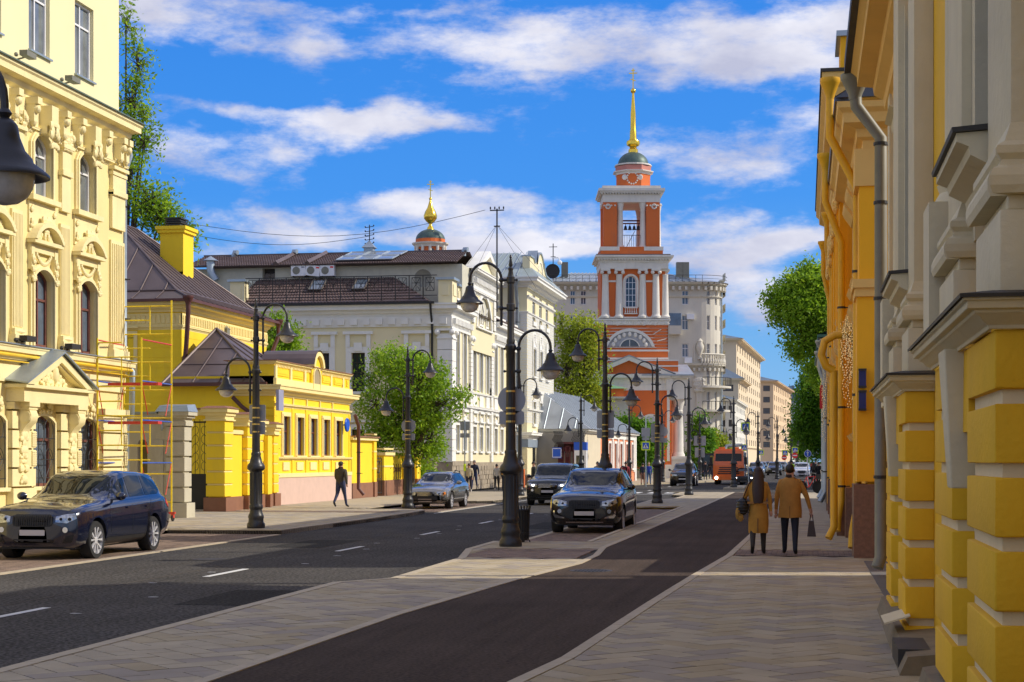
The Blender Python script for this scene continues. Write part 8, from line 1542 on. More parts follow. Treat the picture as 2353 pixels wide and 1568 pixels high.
RANGE=dict(SUV,L=5.0,W=1.99,st=[(0,.58,.30,.76,.79,0),(.03,.40,.82,.93,.97,0),(.08,.32,.90,.98,1.02,0),(.2,.28,.95,1.06,1.1,0),(.6,.26,.98,1.10,1.15,0),(1.3,.26,.99,1.14,1.2,0),(1.45,.26,.99,1.15,1.22,0),(2.05,.26,.99,1.17,1.72,1),(2.5,.26,.99,1.18,1.82,1),(3.6,.26,.99,1.2,1.82,1),(4.5,.27,.98,1.22,1.78,1),(4.75,.3,.96,1.2,1.66,1),(4.9,.36,.93,1.12,1.3,1),(4.97,.42,.88,1.0,1.05,0),(5.0,.5,.8,.9,.93,0)],wr=.76,side=[(1.62,1.2),(2.2,1.62),(2.7,1.71),(3.8,1.71),(4.5,1.66),(4.7,1.32),(4.6,1.26)])
WAGON=dict(SUV,L=4.73,W=1.86,wb=2.76,fo=.92,R=.34,st=[(0,.4,.62,.66,.7,0),(.06,.3,.78,.72,.77,0),(.25,.25,.87,.79,.85,0),(.7,.23,.91,.86,.93,0),(1.25,.23,.93,.91,.99,0),(1.42,.23,.93,.93,1.02,0),(2.2,.23,.93,.96,1.42,1),(2.6,.23,.93,.97,1.49,1),(3.6,.23,.93,.99,1.49,1),(4.3,.24,.92,1.0,1.46,1),(4.45,.26,.91,1.0,1.40,1),(4.62,.32,.88,.96,1.1,1),(4.7,.4,.82,.88,.92,0),(4.73,.46,.74,.8,.84,0)],wr=.6,side=[(1.6,1.0),(2.35,1.34),(2.8,1.40),(3.7,1.41),(4.25,1.36),(4.48,1.1),(4.4,1.05)],pil=(2.6,3.4,3.9))
SEDAN=dict(SUV,L=4.5,W=1.8,wb=2.65,fo=.9,R=.32,st=[(0,.38,.62,.6,.64,0),(.06,.3,.76,.68,.72,0),(.3,.24,.86,.76,.82,0),(1.1,.22,.9,.86,.94,0),(1.3,.22,.9,.88,.97,0),(2.05,.22,.9,.92,1.36,1),(2.5,.22,.9,.93,1.43,1),(3.2,.22,.9,.94,1.40,1),(3.9,.24,.9,.97,1.08,1),(4.1,.26,.88,.96,1.02,0),(4.45,.34,.8,.9,.94,0),(4.5,.44,.7,.8,.84,0)],wr=.56,side=[(1.5,.95),(2.15,1.28),(2.6,1.35),(3.2,1.32),(3.7,1.1),(3.6,.98)],pil=(2.45,3.2,3.9))
def car(kind,P,x,y,rz,col,label,cat='car',hl='lampglass',lights=False,detail=2,grille='bars',group=None,rails=False,sill=False,drop=0):
 L_,W,wb,fo,Rr=P['L'],P['W'],P['wb'],P['fo'],P['R'];st=P['st'];wr=P['wr'];t=thing(kind,label,cat,(x,y,0),rz,group)
 def par(f):
  for a,b in zip(st[:-1],st[1:]):
   if a[0]<=f<=b[0]:k=(f-a[0])/(b[0]-a[0]);return[a[i]+(b[i]-a[i])*k for i in range(1,6)]
  return list(st[-1][1:])
 N_=46 if detail>1 else 24;fs_=sorted({*[st[-1][0]*(i/N_)for i in range(N_+1)],.02,.05,.1,.16,L_-.02,L_-.05,L_-.1});pr=[par(f)for f in fs_]
 for _ in range(2 if detail>1 else 1):pr=[pr[0]]+[[(pr[i-1][j]+2*pr[i][j]+pr[i+1][j])/4 for j in range(5)]for i in range(1,len(pr)-1)]+[pr[-1]]
 vs=[];n=0;sec=[]
 for f,(zb,w,zs,zr,g)in zip(fs_,pr):
  h=[(0,zb),(w-.16,zb),(w-.05,zb+.08),(w-.0,zb+.22),(w+.0,zs-.30),(w-.012,zs-.14),(w-.035,zs-.04),(w-.075,zs)]
  wbt,wrr=w-.10,wr*w/.97
  for k in range(1,4):q=k/4;u1=wbt+(wrr-wbt)*q**1.15;zc=zs+.015+(zr-.07-zs)*q;u0=(w-.1)*(1-q*.3);z0=zs+(zr-zs)*(.30+.45*q);h.append((u0+(u1-u0)*g,z0*(1-g)+zc*g))
  h+=[((w*.55)*(1-g)+wrr*g,(zs+(zr-zs)*.86)*(1-g)+(zr-.05)*g),((w*.45)*(1-g)+(wrr-.07)*g,(zs+(zr-zs)*.93)*(1-g)+(zr-.012)*g),(wrr*.5*(.7+.3*g),zr),(0,zr+.012)]
  ring=[(u,z)for u,z in h]+[(-u,z)for u,z in h[-2:0:-1]];n=len(ring);vs+=[(u,f-L_/2,z)for u,z in ring]
 K=len(fs_);m=MB();m.add(vs,[(i*n+j,i*n+(j+1)%n,(i+1)*n+(j+1)%n,(i+1)*n+j)for i in range(K-1)for j in range(n)]+[tuple(range(n-1,-1,-1)),tuple(range((K-1)*n,K*n))])
 body=m.build('body',col,t,smooth=None,local=True);bm=bmesh.new();bm.from_mesh(body.data);bmesh.ops.recalc_face_normals(bm,faces=bm.faces);bm.to_mesh(body.data);bvh=BVHTree.FromBMesh(bm);bm.free()
 ya,yb=-L_/2+fo,-L_/2+fo+wb
 if detail:
  c=MB()
  for yy in(ya,yb):
   for s in(-1,1):c.lathe([(Rr+.065,s*.62),(Rr+.065,s*1.2)]if s>0 else[(Rr+.065,-1.2),(Rr+.065,-.62)],0,yy,Rr+.01,28,axis='X')
  co=c.build('arch',M['blacktrim'],None);co.parent=t;bm=bmesh.new();bm.from_mesh(co.data);bmesh.ops.recalc_face_normals(bm,faces=bm.faces);bm.to_mesh(co.data);bm.free()
  bake(body,[('BOOLEAN',dict(operation='DIFFERENCE',object=co,solver='EXACT'))]);bpy.data.objects.remove(co)
 body.data.polygons.foreach_set('use_smooth',[True]*len(body.data.polygons));body.data.set_sharp_from_angle(angle=R(38))
 def patch(name,pts,ax,mt,off=.006,parent=None,sub=2,thick=0):
  bm=bmesh.new();vv=[bm.verts.new((p[0],0,p[1]))for p in pts];bm.faces.new(vv);bmesh.ops.triangulate(bm,faces=bm.faces)
  for _ in range(sub):bmesh.ops.subdivide_edges(bm,edges=bm.edges,cuts=1,use_grid_fill=False);bmesh.ops.triangulate(bm,faces=bm.faces)
  for v in bm.verts:
   a,b=v.co.x,v.co.z
   o,d={'F':((a,-9,b),(0,1,0)),'B':((a,9,b),(0,-1,0)),'L':((9,a-L_/2,b),(-1,0,0)),'R':((-9,a-L_/2,b),(1,0,0)),'T':((a,b-L_/2,9),(0,0,-1))}[ax]
   h=bvh.ray_cast(Vector(o),Vector(d));p=h[0]if h[0]else Vector(o)+Vector(d)*(9-(L_/2 if ax in 'FB' else W/2));v.co=p-Vector(d)*off
  me=bpy.data.meshes.new(name);bmesh.ops.recalc_face_normals(bm,faces=bm.faces);bm.to_mesh(me);bm.free();me.materials.append(M[mt]if isinstance(mt,str)else mt);me.polygons.foreach_set('use_smooth',[True]*len(me.polygons));return mk(name,me,parent or t)
 rc=lambda x0,x1,z0,z1,r=.03:[(x0+r,z0),(x1-r,z0),(x1,z0+r),(x1,z1-r),(x1-r,z1),(x0+r,z1),(x0,z1-r),(x0,z0+r)]
 mir=lambda P_:[(-a,b)for a,b in P_][::-1]
 hz=par(.25)[3];zn=par(.07)[2]+.01;cw=par(1.5)[3];rf=max(s[4]for s in st);wh=P['W']/2
 patch('windscreen',[(-wh+.2,cw+.03),(wh-.2,cw+.03),(wr*.98,rf-.12),(wr*.5,rf-.075),(-wr*.5,rf-.075),(-wr*.98,rf-.12)],'F','carglass',sub=3)
 S=P['side'];p0,p1,p2=P['pil']
 def cut(a,b):
  top=sorted([q for q in S if q[1]>S[0][1]+.03 or q is S[-2]],key=lambda q:q[0]);T=[S[0]]+S[1:-1]
  def zt(f):
   for u,v in zip(T[:-1],T[1:]):
    if u[0]<=f<=v[0]and v[0]>u[0]:return u[1]+(v[1]-u[1])*(f-u[0])/(v[0]-u[0])
   return T[-1][1]
  def zb_(f):k=(f-S[0][0])/(S[-1][0]-S[0][0]);return S[0][1]+(S[-1][1]-S[0][1])*min(1,max(0,k))
  xs=[a]+[q[0]for q in T if a<q[0]<b]+[b];P_=[(f,zt(f))for f in xs]+[(f,zb_(f))for f in xs[::-1]if f<=S[-1][0]+.001 and zb_(f)<zt(f)-.01];return P_
 for ax in 'LR':
  for a,b in((S[0][0]+.02,p0-.03),(p0+.03,p1-.02),(p1+.03,S[-2][0]-.03)):
   q=cut(a,b)
   if len(q)>2:patch('side_window',q,ax,'carglass',.005)
  for f in P['doors']:
   if detail>1:patch('door_seam',[(f,.42),(f+.012,.42),(f+.012,S[0][1]-.04),(f,S[0][1]-.04)],ax,'blacktrim',.002,sub=3)
  if detail>1:
   for f in(P['doors'][1]-.22,P['doors'][2]-.22):patch('door_handle',rc(f-.1,f+.1,S[0][1]-.20,S[0][1]-.165,.015),ax,col,.03)
   patch('sill',[(fo+Rr+.1,par(2.5)[0]+.02),(fo+wb-Rr-.1,par(2.5)[0]+.02),(fo+wb-Rr-.1,par(2.5)[0]+.16),(fo+Rr+.1,par(2.5)[0]+.16)],ax,'blacktrim',.008)
  patch('tail_light',[(L_-.4,zn+.1),(L_-.12,zn-.02),(L_-.12,zn+.22),(L_-.35,zn+.22)],ax,'redlens',.006)
 gz0,gz1=zn-.26,zn-.03;gw=.42
 if grille=='bars':
  g=patch('grille',rc(-gw,gw,gz0,gz1+.01,.07),'F','blacktrim',.01,sub=2);b_=MB()
  if detail>1:
   for k in range(18):xx=-gw+.03+k*(2*gw-.06)/17;h=bvh.ray_cast(Vector((xx,-9,(gz0+gz1)/2)),Vector((0,1,0)));yy=h[0].y-.03 if h[0]else-L_/2;b_.box(xx-.008,xx+.008,yy,yy+.02,gz0+.02,gz1-.01)
   b_.build('grille_bar',M['iron'],g,local=True)
 elif grille=='mesh':
  g=patch('grille',rc(-.42,.42,zn-.22,zn-.04,.03),'F','blacktrim',.01);b_=MB()
  for r_ in range(4):
   for k in range(15):xx=-.38+k*.054+(.027 if r_%2 else 0);zz=zn-.20+r_*.045;b_.box(xx-.016,xx+.016,-L_/2-.012,-L_/2+.03,zz-.008,zz+.012)
  b_.build('grille_bar',M['chrome'],g,local=True)
 else:g=patch('grille',rc(-.33,.33,zn-.2,zn-.05,.03),'F','blacktrim',.012);b_=MB();[b_.box(-.3,.3,-L_/2-.02,-L_/2+.02,zn-.19+k*.03,zn-.182+k*.03)for k in range(5)];b_.build('grille_bar',M['chrome'],g,local=True)
 if rails and detail>1:pass
 hlp=[(gw+.05,zn-.17),(wh-.28,zn-.19),(wh-.10,zn-.10),(wh-.13,zn+.0),(wh-.3,zn-.015),(gw+.05,zn-.06)]if grille!='box' else[(.38,zn-.17),(wh-.2,zn-.17),(wh-.13,zn-.12),(wh-.16,zn-.02),(.38,zn-.05)]
 em=pmat('daylight_lamp',(.9,.9,.9),rough=.2,emit=(1,.97,.9,9))if lights else None
 for s_ in(1,-1):
  q=hlp if s_>0 else mir(hlp);h_=patch('headlight',q,'F',hl,.008,sub=2)
  if detail>1:
   for dx in(.57,.73):
    hp=bvh.ray_cast(Vector((s_*dx,-9,zn-.115)),Vector((0,1,0)))[0]
    if hp:b=MB();b.ball((s_*dx,hp.y+.02,zn-.115),(.045,.04,.042),12,8);b.build('projector',M['carglass' if not lights else 'chrome'],h_,smooth=60,local=True)
  if lights:b=MB();hp=bvh.ray_cast(Vector((s_*.62,-9,zn-.11)),Vector((0,1,0)))[0];b.ball((s_*.62,(hp.y if hp else-L_/2)-.01,zn-.11),(.07 if detail>1 else.09,.03,.035),10,6);b.build('lamp',em,h_,local=True)
  if grille=='box':patch('indicator',[(s_*(wh-.19),zn-.17),(s_*(wh-.11),zn-.13),(s_*(wh-.13),zn-.03),(s_*(wh-.19),zn-.04)],'F','amber',.012,sub=1)
  q=[(.58,par(.3)[0]+.10),(wh-.2,par(.3)[0]+.12),(wh-.15,par(.3)[0]+.27),(.68,par(.3)[0]+.25)];patch('air_intake',q if s_>0 else mir(q),'F','blacktrim',.006)
  if sill:q2=MB();hp=-L_/2;
  if detail>1 and kind!='estate_car':
   hp=bvh.ray_cast(Vector((s_*.66,-9,zn-.32)),Vector((0,1,0)))[0];b=MB();b.lathe([(.055,-.012),(.055,.01),(.045,.015)],s_*.66,hp.y,zn-.32,14,axis='Y');b.build('fog_light',M['chrome'],t,local=True)
   if sill:q=[(.52,.42),(.78,.42),(.83,.5),(.83,.62),(.8,.62),(.78,.52),(.56,.45)];patch('chrome_trim',q if s_>0 else mir(q),'F','chrome',.014)
  b=MB();mz=S[0][1]+.05;mx=s_*(wh+.10);my=S[0][0]+.12-L_/2;b.ball((mx,my,mz),(.11,.075,.085),12,8);b.hexa([(s_*(wh-.12),my,mz-.09),(mx,my,mz-.07),(mx,my+.05,mz-.07),(s_*(wh-.12),my+.05,mz-.09),(s_*(wh-.12),my,mz-.05),(mx,my,mz-.03),(mx,my+.05,mz-.03),(s_*(wh-.12),my+.05,mz-.05)]);b.build('wing_mirror',col if detail>1 else M['blacktrim'],t,smooth=50,local=True)
  if rails:b=MB();b.tube([(s_*(wr-.02),st[7][0]-L_/2+.25,rf-.06),(s_*(wr-.01),st[7][0]-L_/2+.45,rf+.02),(s_*(wr),.6,rf+.04),(s_*(wr-.02),L_/2-.75,rf+.0),(s_*(wr-.03),L_/2-.6,rf-.08)],.02,6);b.build('roof_rail',M['iron'],t,smooth=50,local=True)
 patch('bumper_grille',rc(-.42,.42,par(.2)[0]+.09,par(.2)[0]+.17,.03),'F','blacktrim',.006);patch('number_plate',rc(-.26,.26,gz0-.17,gz0-.06,.006),'F','plate',.02,sub=0)
 if sill or grille=='mesh':patch('skid_strip',rc(-.5,.5,par(.1)[0]+.02,par(.1)[0]+.05,.01),'F','chrome',.012)
 if kind=='estate_car':patch('bumper',[(-wh+.02,.32),(wh-.02,.32),(wh-.03,zn-.2),(-wh+.03,zn-.2)],'F','blacktrim',.005,sub=3);patch('number_plate_holder',rc(-.27,.27,gz0-.18,gz0-.05,.006),'F','plate',.03,sub=0)
 b=MB();b.box(-wh+.2,wh-.2,-L_/2+.25,L_/2-.3,.22,par(1)[0]+.06);b.box(-.55,.55,ya-.5,yb+.5,.3,.7);b.build('underbody',M['blacktrim'],t,local=True)
 tw=.25
 for yy in(ya,yb):
  for s_ in(1,-1):
   xo=s_*(wh-.02);b=MB();e=-s_*tw;pr_=[(Rr*.73,0),(Rr*.95,.0),(Rr,.03),(Rr,tw-.03),(Rr*.95,tw),(Rr*.73,tw)]
   b.lathe([(r_,(q if s_<0 else-q))for r_,q in pr_],xo,yy,Rr,28 if detail>1 else 16,axis='X',caps=False);w=b.build('wheel',M['rubber'],t,smooth=45,local=True)
   b=MB();rr=Rr*.75;d=lambda k:xo-s_*k
   if detail:
    b.lathe([(rr,0),(rr,-s_*.12),(rr*.93,-s_*.12),(rr*.95,-s_*.005)],xo,yy,Rr,24,axis='X',caps=False)
    for k in range(10):
     a=2*math.pi*(k//2)/5+(.16 if k%2 else-.16)+.3;a2=2*math.pi*(k//2)/5+(.30 if k%2 else-.30)+.3;p=lambda an,r_,x_:(d(x_),yy+r_*math.cos(an),Rr+r_*math.sin(an));wd=.09
     b.hexa([p(a-wd*1.3,rr*.2,.06),p(a+wd*1.3,rr*.2,.06),p(a2+wd,rr*.96,.045),p(a2-wd,rr*.96,.045),p(a-wd*1.3,rr*.2,.02),p(a+wd*1.3,rr*.2,.02),p(a2+wd,rr*.96,.01),p(a2-wd,rr*.96,.01)])
    b.lathe([(rr*.25,-s_*.07),(rr*.25,-s_*.02),(rr*.1,-s_*.012)],xo,yy,Rr,12,axis='X')
   else:b.lathe([(rr,0),(rr*.5,-s_*.03),(.01,-s_*.01)],xo,yy,Rr,14,axis='X')
   b.build('rim',M['rim'],w,local=True)
   b=MB();b.lathe([(rr*.95,-s_*.13),(.02,-s_*.13)],xo,yy,Rr,16,axis='X');b.build('brake',M['iron'],w,local=True)
 return t
navy=paint('navy_blue_paint',(.004,.007,.024),.1);darkbrown=paint('dark_brown_paint',(.010,.007,.005),.1);silver=paint('silver_grey_paint',(.26,.25,.23),.6);darkgreen=paint('black_green_paint',(.006,.01,.01));white_=paint('white_car_paint',(.55,.56,.58),.0);red_=paint('dark_red_paint',(.16,.008,.012));blackp=paint('black_car_paint',(.01,.01,.012));greyp=paint('mid_grey_car_paint',(.12,.125,.13),.4)
car('parked_suv',SUV,-14.72,31.18-.86+2.45,0,navy,'shiny dark navy blue SUV parked before the cream building at the left edge','SUV',rails=False)
car('parked_suv',SUV,-5.74,44.7-.86+2.45,0,darkbrown,'dark brown SUV parked in the middle bay with blank plate and silver lower trim','SUV',rails=True,sill=True)
xw,yw_=G(1040,1170,0);car('estate_car',WAGON,xw-.93,yw_-.92+2.36,0,silver,'silver grey estate car with roof rails parked at the left kerb behind the second lamp','estate car',grille='box',rails=True)
xw,yw_=G(1215,1160.5,0);car('driving_suv',RANGE,xw+.95,yw_-.86+2.5,0,darkgreen,'black SUV with lit headlights and silver mesh grille driving towards the viewer','SUV',lights=True,grille='mesh')
def carp(kind,P,px,z,col,label,**k):x,y=D(px,z);car(kind,P,x,y+2.2,k.pop('rz',0),col,label,**k)
carp('driving_suv',SUV,1568,126,blackp,'dark SUV with a chrome grille waiting left of the orange truck',detail=1,grille='box')
carp('driving_car',SEDAN,1709,130,red_,'dark red saloon car with one bright headlight right of the orange truck',detail=1,lights=True)
carp('driving_suv',SUV,1737,185,greyp,'pale grey SUV behind the dark red saloon',detail=1)
carp('driving_suv',SUV,1842,170,white_,'white SUV parked on the right beside the neon green rider',detail=1)
for px,z,col,l in((1748,250,greyp,'far grey car queuing behind the pale grey SUV'),(1779,215,blackp,'dark car queuing far down the street right of the long haired woman'),(1764,285,blackp,'far dark car left of the queue down the street'),(1796,262,greyp,'far grey car behind the man in the camel coat'),(1785,330,white_,'very distant light car at the end of the queue'),(1818,300,white_,'distant pale car above the neon green rider')):carp('driving_car',SUV,px,z,col,l,detail=0)
def truck():
 x,y=D(1674,133);s=FPX/133;t=thing('orange_truck','bright orange lorry with a flat cab and a bluish load coming down the street','truck',(x,y,0));O_=pmat('truck_orange_paint',(.85,.17,.012),rough=.35,coat=.6,var=.05);w=1.22;z0,z1=.55,2.72
 m=MB();m.hexa([(x-w,y,z0),(x+w,y,z0),(x+w,y+2,z0),(x-w,y+2,z0),(x-w,y,1.55),(x+w,y,1.55),(x+w,y+2,1.55),(x-w,y+2,1.55)]);m.hexa([(x-w,y,1.55),(x+w,y,1.55),(x+w,y+2,1.55),(x-w,y+2,1.55),(x-w+.08,y+.18,z1),(x+w-.08,y+.18,z1),(x+w-.08,y+2,z1),(x-w+.08,y+2,z1)]);m.box(x-w+.2,x+w-.2,y+.3,y+1.9,z1,z1+.14);m.build('cab',O_,t)
 m=MB();m.hexa([(x-w+.16,y-.01+.03,1.65),(x+w-.16,y+.02,1.65),(x+w-.16,y+.06,1.65),(x-w+.16,y+.06,1.65),(x-w+.2,y+.13,2.48),(x+w-.2,y+.13,2.48),(x+w-.2,y+.2,2.48),(x-w+.2,y+.2,2.48)]);m.build('windscreen',M['carglass'],t)
 for k in range(4):m=MB();m.box(x-.85+.04*k,x+.85-.04*k,y-.02,y+.01,.85+k*.16,.93+k*.16);m.build('grille_slot',M['blacktrim'],t)
 m=MB();m.box(x-w-.02,x+w+.02,y-.12,y+.3,.38,.72);m.build('bumper',O_,t)
 for q in(-.95,.95):
  m=MB();m.lathe([(.12,0),(.12,-.03),(.05,-.05)],x+q,y-.12,.56,12,axis='Y');m.build('headlight',pmat('bright_headlight',(.9,.9,.9),emit=(1,.98,.92,12 if q<0 else 1)),t)
  m=MB();m.box(x+q*1.42-.12,x+q*1.42+.12,y-.1,y,1.6,2.2);m.tube([(x+q*1.2,y+.1,2.3),(x+q*1.42,y-.05,2.2)],.025,5);m.build('wing_mirror',M['blacktrim'],t)
  for yy in(1.0,4.6,5.9):m=MB();m.lathe([(.3,-.14),(.5,-.14),(.52,0),(.5,.14),(.3,.14)],x+q*1.05,y+yy,.52,18,axis='X');m.build('wheel',M['rubber'],t)
 m=MB();m.box(x-1.2,x+1.2,y+2.3,y+7.5,.9,1.2);m.box(x-1.1,x+1.15,y+2.5,y+7.4,1.2,2.6);m.build('load_body',pmat('truck_blue',(.03,.06,.14),rough=.5),t);m=MB();m.tube([(x-.5,y+2.4,2.6),(x-.3,y+3,3.1),(x+.9,y+4,3.2)],.14,8);m.lathe([(.2,0),(.2,.3)],x-.6,y+2.6,2.72,10);m.build('crane_arm',pmat('truck_steel',(.2,.22,.25),rough=.4,metal=.5),t);m=MB();m.box(x-.8,x-.3,y+.6,y+.9,2.86,3.0);m.box(x+.3,x+.8,y+.6,y+.9,2.86,3.0);m.build('beacon',M['amber'],t)
truck()
skinm=pmat('skin',(.50,.26,.17),rough=.55,var=.08,scale=8);CM={}
def cm(c,r=.85):
 k=tuple(round(q,3)for q in c)
 if k not in CM:CM[k]=pmat('cloth_%02d'%len(CM),c,rough=r,var=.18,scale=7,bump=.15,bscale=30)
 return CM[k]
def loft(rings,n=20):
 """rings: (cx, cy, z, rx, ry[, open]) ellipses joined into a garment"""
 vs=[];K=len(rings)
 for i,(cx,cy,z,rx,ry)in enumerate(rings):
  for j in range(n):a=2*math.pi*j/n;f=1+.025*math.sin(3*a+i*.9)+.02*math.sin(7*a+i);vs.append((cx+rx*f*math.cos(a),cy+ry*f*math.sin(a),z+.008*math.sin(5*a+i)))
 m=MB();m.add(vs,[(i*n+j,i*n+(j+1)%n,(i+1)*n+(j+1)%n,(i+1)*n+j)for i in range(K-1)for j in range(n)]);m.add(vs[:n],[tuple(range(n-1,-1,-1))]);return m
HANDS=[]
def person(label,x,y,h=1.75,rz=0.0,top=(.1,.1,.12),legs=(.02,.025,.05),shoe=(.02,.02,.02),hair=(.02,.012,.008),step=.18,arms=((.0,.0),(.0,.0)),bulk=1.0,z0=.12,hairlong=0,cap=None,skirt=None,det=1,elbow=(.2,.2),coat=None,group=None,sleeve=None):
 t=thing('person',label,'person',(x,y,z0),rz,group);k=h/1.75;V=[];E=[];Rd=[];TG=[]
 def v(p,r,q=-1,tag_=0):V.append(tuple(c*k for c in p));Rd.append(r*k);i=len(V)-1;(E.append((q,i)),TG.append(tag_))if q>=0 else None;return i
 b=bulk
 pel=v((0,0,.96),.125*b);sp=v((0,.0,1.12),.125*b,pel,1);ch=v((0,0,1.32),.145*b,sp,1);nk=v((0,0,1.47),.065,ch,1);hd=v((0,.0,1.55),.075,nk,4);h2=v((0,-.0,1.63),.088,hd,4);v((0,0,1.70),.06,h2,4)
 for i,s in enumerate((-1,1)):
  sw,ab=arms[i];e_=elbow[i];sh=v((s*.165*b,0,1.40),.07*b,ch,1);L1,L2=.28,.25
  ex=(s*(.21*b+ab*.22),-.0+math.sin(sw)*L1,1.40-L1*math.cos(sw)*(1-ab*.15));el=v(ex,.05*b,sh,2);fx=(ex[0]+s*ab*.16*(1 if e_<1.2 else-.8),ex[1]+math.sin(sw+e_)*L2,ex[2]-L2*math.cos(sw+e_));wr_=v(fx,.035,el,2);d=Vector(fx)-Vector(ex);d.normalize();v(tuple(Vector(fx)+d*.05),.036,wr_,5);v(tuple(Vector(fx)+d*.11),.024,len(V)-1,5);HANDS.append(V[-1])
  st_=step*(1 if s>0 else-1);hp=v((s*.09,0,.90),.105*b,pel,3);kn=v((s*.10,st_*.62+.03*(st_<0),.50),.068,hp,3);az_=.10+(.10 if st_<0 and step>.05 else 0);an=v((s*.10,st_*1.5 if st_<0 else st_*1.15,az_),.046,kn,3);to=v((s*.115,(st_*1.5 if st_<0 else st_*1.15)+.14,.04 if az_<.15 else.045),.036,an,6)
 me=bpy.data.meshes.new('body');me.from_pydata(V,E,[]);o=mk('body',me,t);KIDS.setdefault(t.name,[]).append(o);md=o.modifiers.new('Skin','SKIN');md.use_smooth_shade=True
 for i,r in enumerate(Rd):o.data.skin_vertices[0].data[i].radius=(r,r)
 o.data.skin_vertices[0].data[0].use_root=True;
 mats=[cm(legs),cm(top),cm(sleeve or top),cm(legs),skinm,skinm,cm(shoe,.5)];bake(o,[('SUBSURF',dict(levels=2 if det>1 else 1,render_levels=2 if det>1 else 1))])
 me=o.data;me.materials.clear();[me.materials.append(q)for q in mats];VV=[Vector(q)for q in V]
 for p in me.polygons:
  c=p.center;best=9;bi=0
  for(a,b_),tg in zip(E,TG):
   ab_=VV[b_]-VV[a];q=max(0,min(1,(c-VV[a]).dot(ab_)/ab_.length_squared));d=(c-VV[a]-ab_*q).length/(Rd[a]*(1-q)+Rd[b_]*q)
   if d<best:best=d;bi=tg
  p.material_index=bi;p.use_smooth=True
 def part(m,n,mt,s=60):m.v=[(a*k,c*k,d*k)for a,c,d in m.v];return m.build(n,mt,t,smooth=s,local=True)
 m=MB();m.ball((0,-.012,1.655),(.088,.103,.105),14,10)
 if hairlong:
  vs=loft([(0,-.06,1.70,.085,.05),(0,-.075,1.6,.105,.055),(0,-.10,1.45,.115,.05),(0,-.13,1.3,.12,.045),(.01,-.145,1.18,.11,.04),(.01,-.15,1.60-hairlong,.095,.03)],14);m.add(vs.v,vs.f)
 part(m,'hair',cm(hair,.5))
 m=MB();m.ball((0,.098,1.62),(.014,.02,.02),6,4);m.ball((-.086,.01,1.625),(.012,.02,.03),6,4);m.ball((.086,.01,1.625),(.012,.02,.03),6,4);part(m,'nose_and_ears',skinm)
 if det:m=MB();m.ball((-.03,.082,1.65),(.012,.008,.008),6,4);m.ball((.03,.082,1.65),(.012,.008,.008),6,4);m.ball((0,.086,1.575),(.022,.008,.005),6,4);part(m,'eyes_and_mouth',cm((.05,.02,.02)))
 if cap:m=MB();m.ball((0,-.0,1.69),(.095,.108,.075),12,8);m.box(-.07,.07,.07,.18,1.675,1.69);part(m,'cap',cm(cap))
 if skirt:part(loft(skirt[1]),'skirt',cm(skirt[0]))
 if coat:part(loft(coat[1]),'coat',cm(coat[0]))
 return t,k
camel=(.40,.19,.035);camel2=(.42,.21,.03)
xw,yw_=G(1742,1277);t,k=person('woman with very long dark hair in a camel trench coat walking away hand in hand',xw,yw_,1.70,0,top=camel2,legs=(.035,.03,.028),shoe=(.01,.01,.01),hair=(.035,.014,.008),step=.12,arms=((.05,.3),(.0,.12)),elbow=(.5,.05),hairlong=.56,det=2,bulk=.95,coat=(camel2,[(0,0,.45,.19,.15),(0,0,.62,.20,.16),(0,0,.85,.195,.155),(0,0,1.02,.165,.13),(0,0,1.07,.16,.13),(0,.0,1.2,.19,.145),(0,-.01,1.33,.2,.14),(0,0,1.43,.15,.10),(0,0,1.47,.07,.06)]))
def lp(m,T,n,mt,x,y,s=50):m.v=[(a+x,b+y,c+.12)for a,b,c in m.v];return m.build(n,mt,T,smooth=s)
m=MB();m.box(-.012,.012,-.175,-.12,.45,.72);lp(m,t,'coat_vent',cm((.2,.1,.03)),xw,yw_)
m=MB();m.profile(Frame(0,0,1,0),-.2,.2,[(.12,1.0),(.15,1.0),(.15,1.04),(.12,1.04)]);lp(m,t,'belt',cm((.3,.15,.04)),xw,yw_)
bg=thing('shoulder_bag','black quilted shoulder bag with a gold scarf on the long haired woman','bag',(xw-.27,yw_-.05,.9));m=MB();m.ball((xw-.29,yw_-.08,1.06),(.12,.10,.17),12,8);m.build('pouch',cm((.012,.011,.011),.4),bg,smooth=50)
m=MB();m.tube([(xw-.30,yw_-.08,1.18),(xw-.17,yw_-.11,1.5),(xw-.12,yw_-.02,1.56),(xw-.18,yw_+.08,1.45),(xw-.28,yw_+.02,1.2)],.014,6);m.build('strap',cm((.05,.02,.012)),bg);m=MB();m.ball((xw-.38,yw_-.12,.93),(.05,.05,.12),8,6);m.ball((xw-.33,yw_-.12,.85),(.06,.04,.08),8,6);m.build('scarf',cm((.35,.2,.04)),bg)
for r_ in range(5):
 m=MB();m.tube([(xw-.29+.12*math.cos(q),yw_-.08-.102*abs(math.sin(q)),.95+r_*.055)for q in[math.pi*(1+j/8)for j in range(9)]],.008,4);m.build('quilt_chain',cm((.03,.03,.03),.3),bg)
xm,ym=G(1815,1276);t,k=person('man with short dark hair in a knee length camel coat walking away hand in hand',xm,ym,1.76,0,top=camel,legs=(.010,.014,.026),shoe=(.012,.008,.006),hair=(.012,.008,.006),step=-.13,arms=((-.0,.1),(.05,.42)),elbow=(.08,.15),det=2,bulk=1.06,coat=(camel,[(0,0,.72,.225,.15),(0,0,.85,.22,.155),(0,0,1.0,.205,.15),(0,0,1.12,.2,.145),(0,0,1.25,.215,.15),(0,-.005,1.36,.225,.145),(0,0,1.44,.17,.11),(0,0,1.49,.08,.075)]))
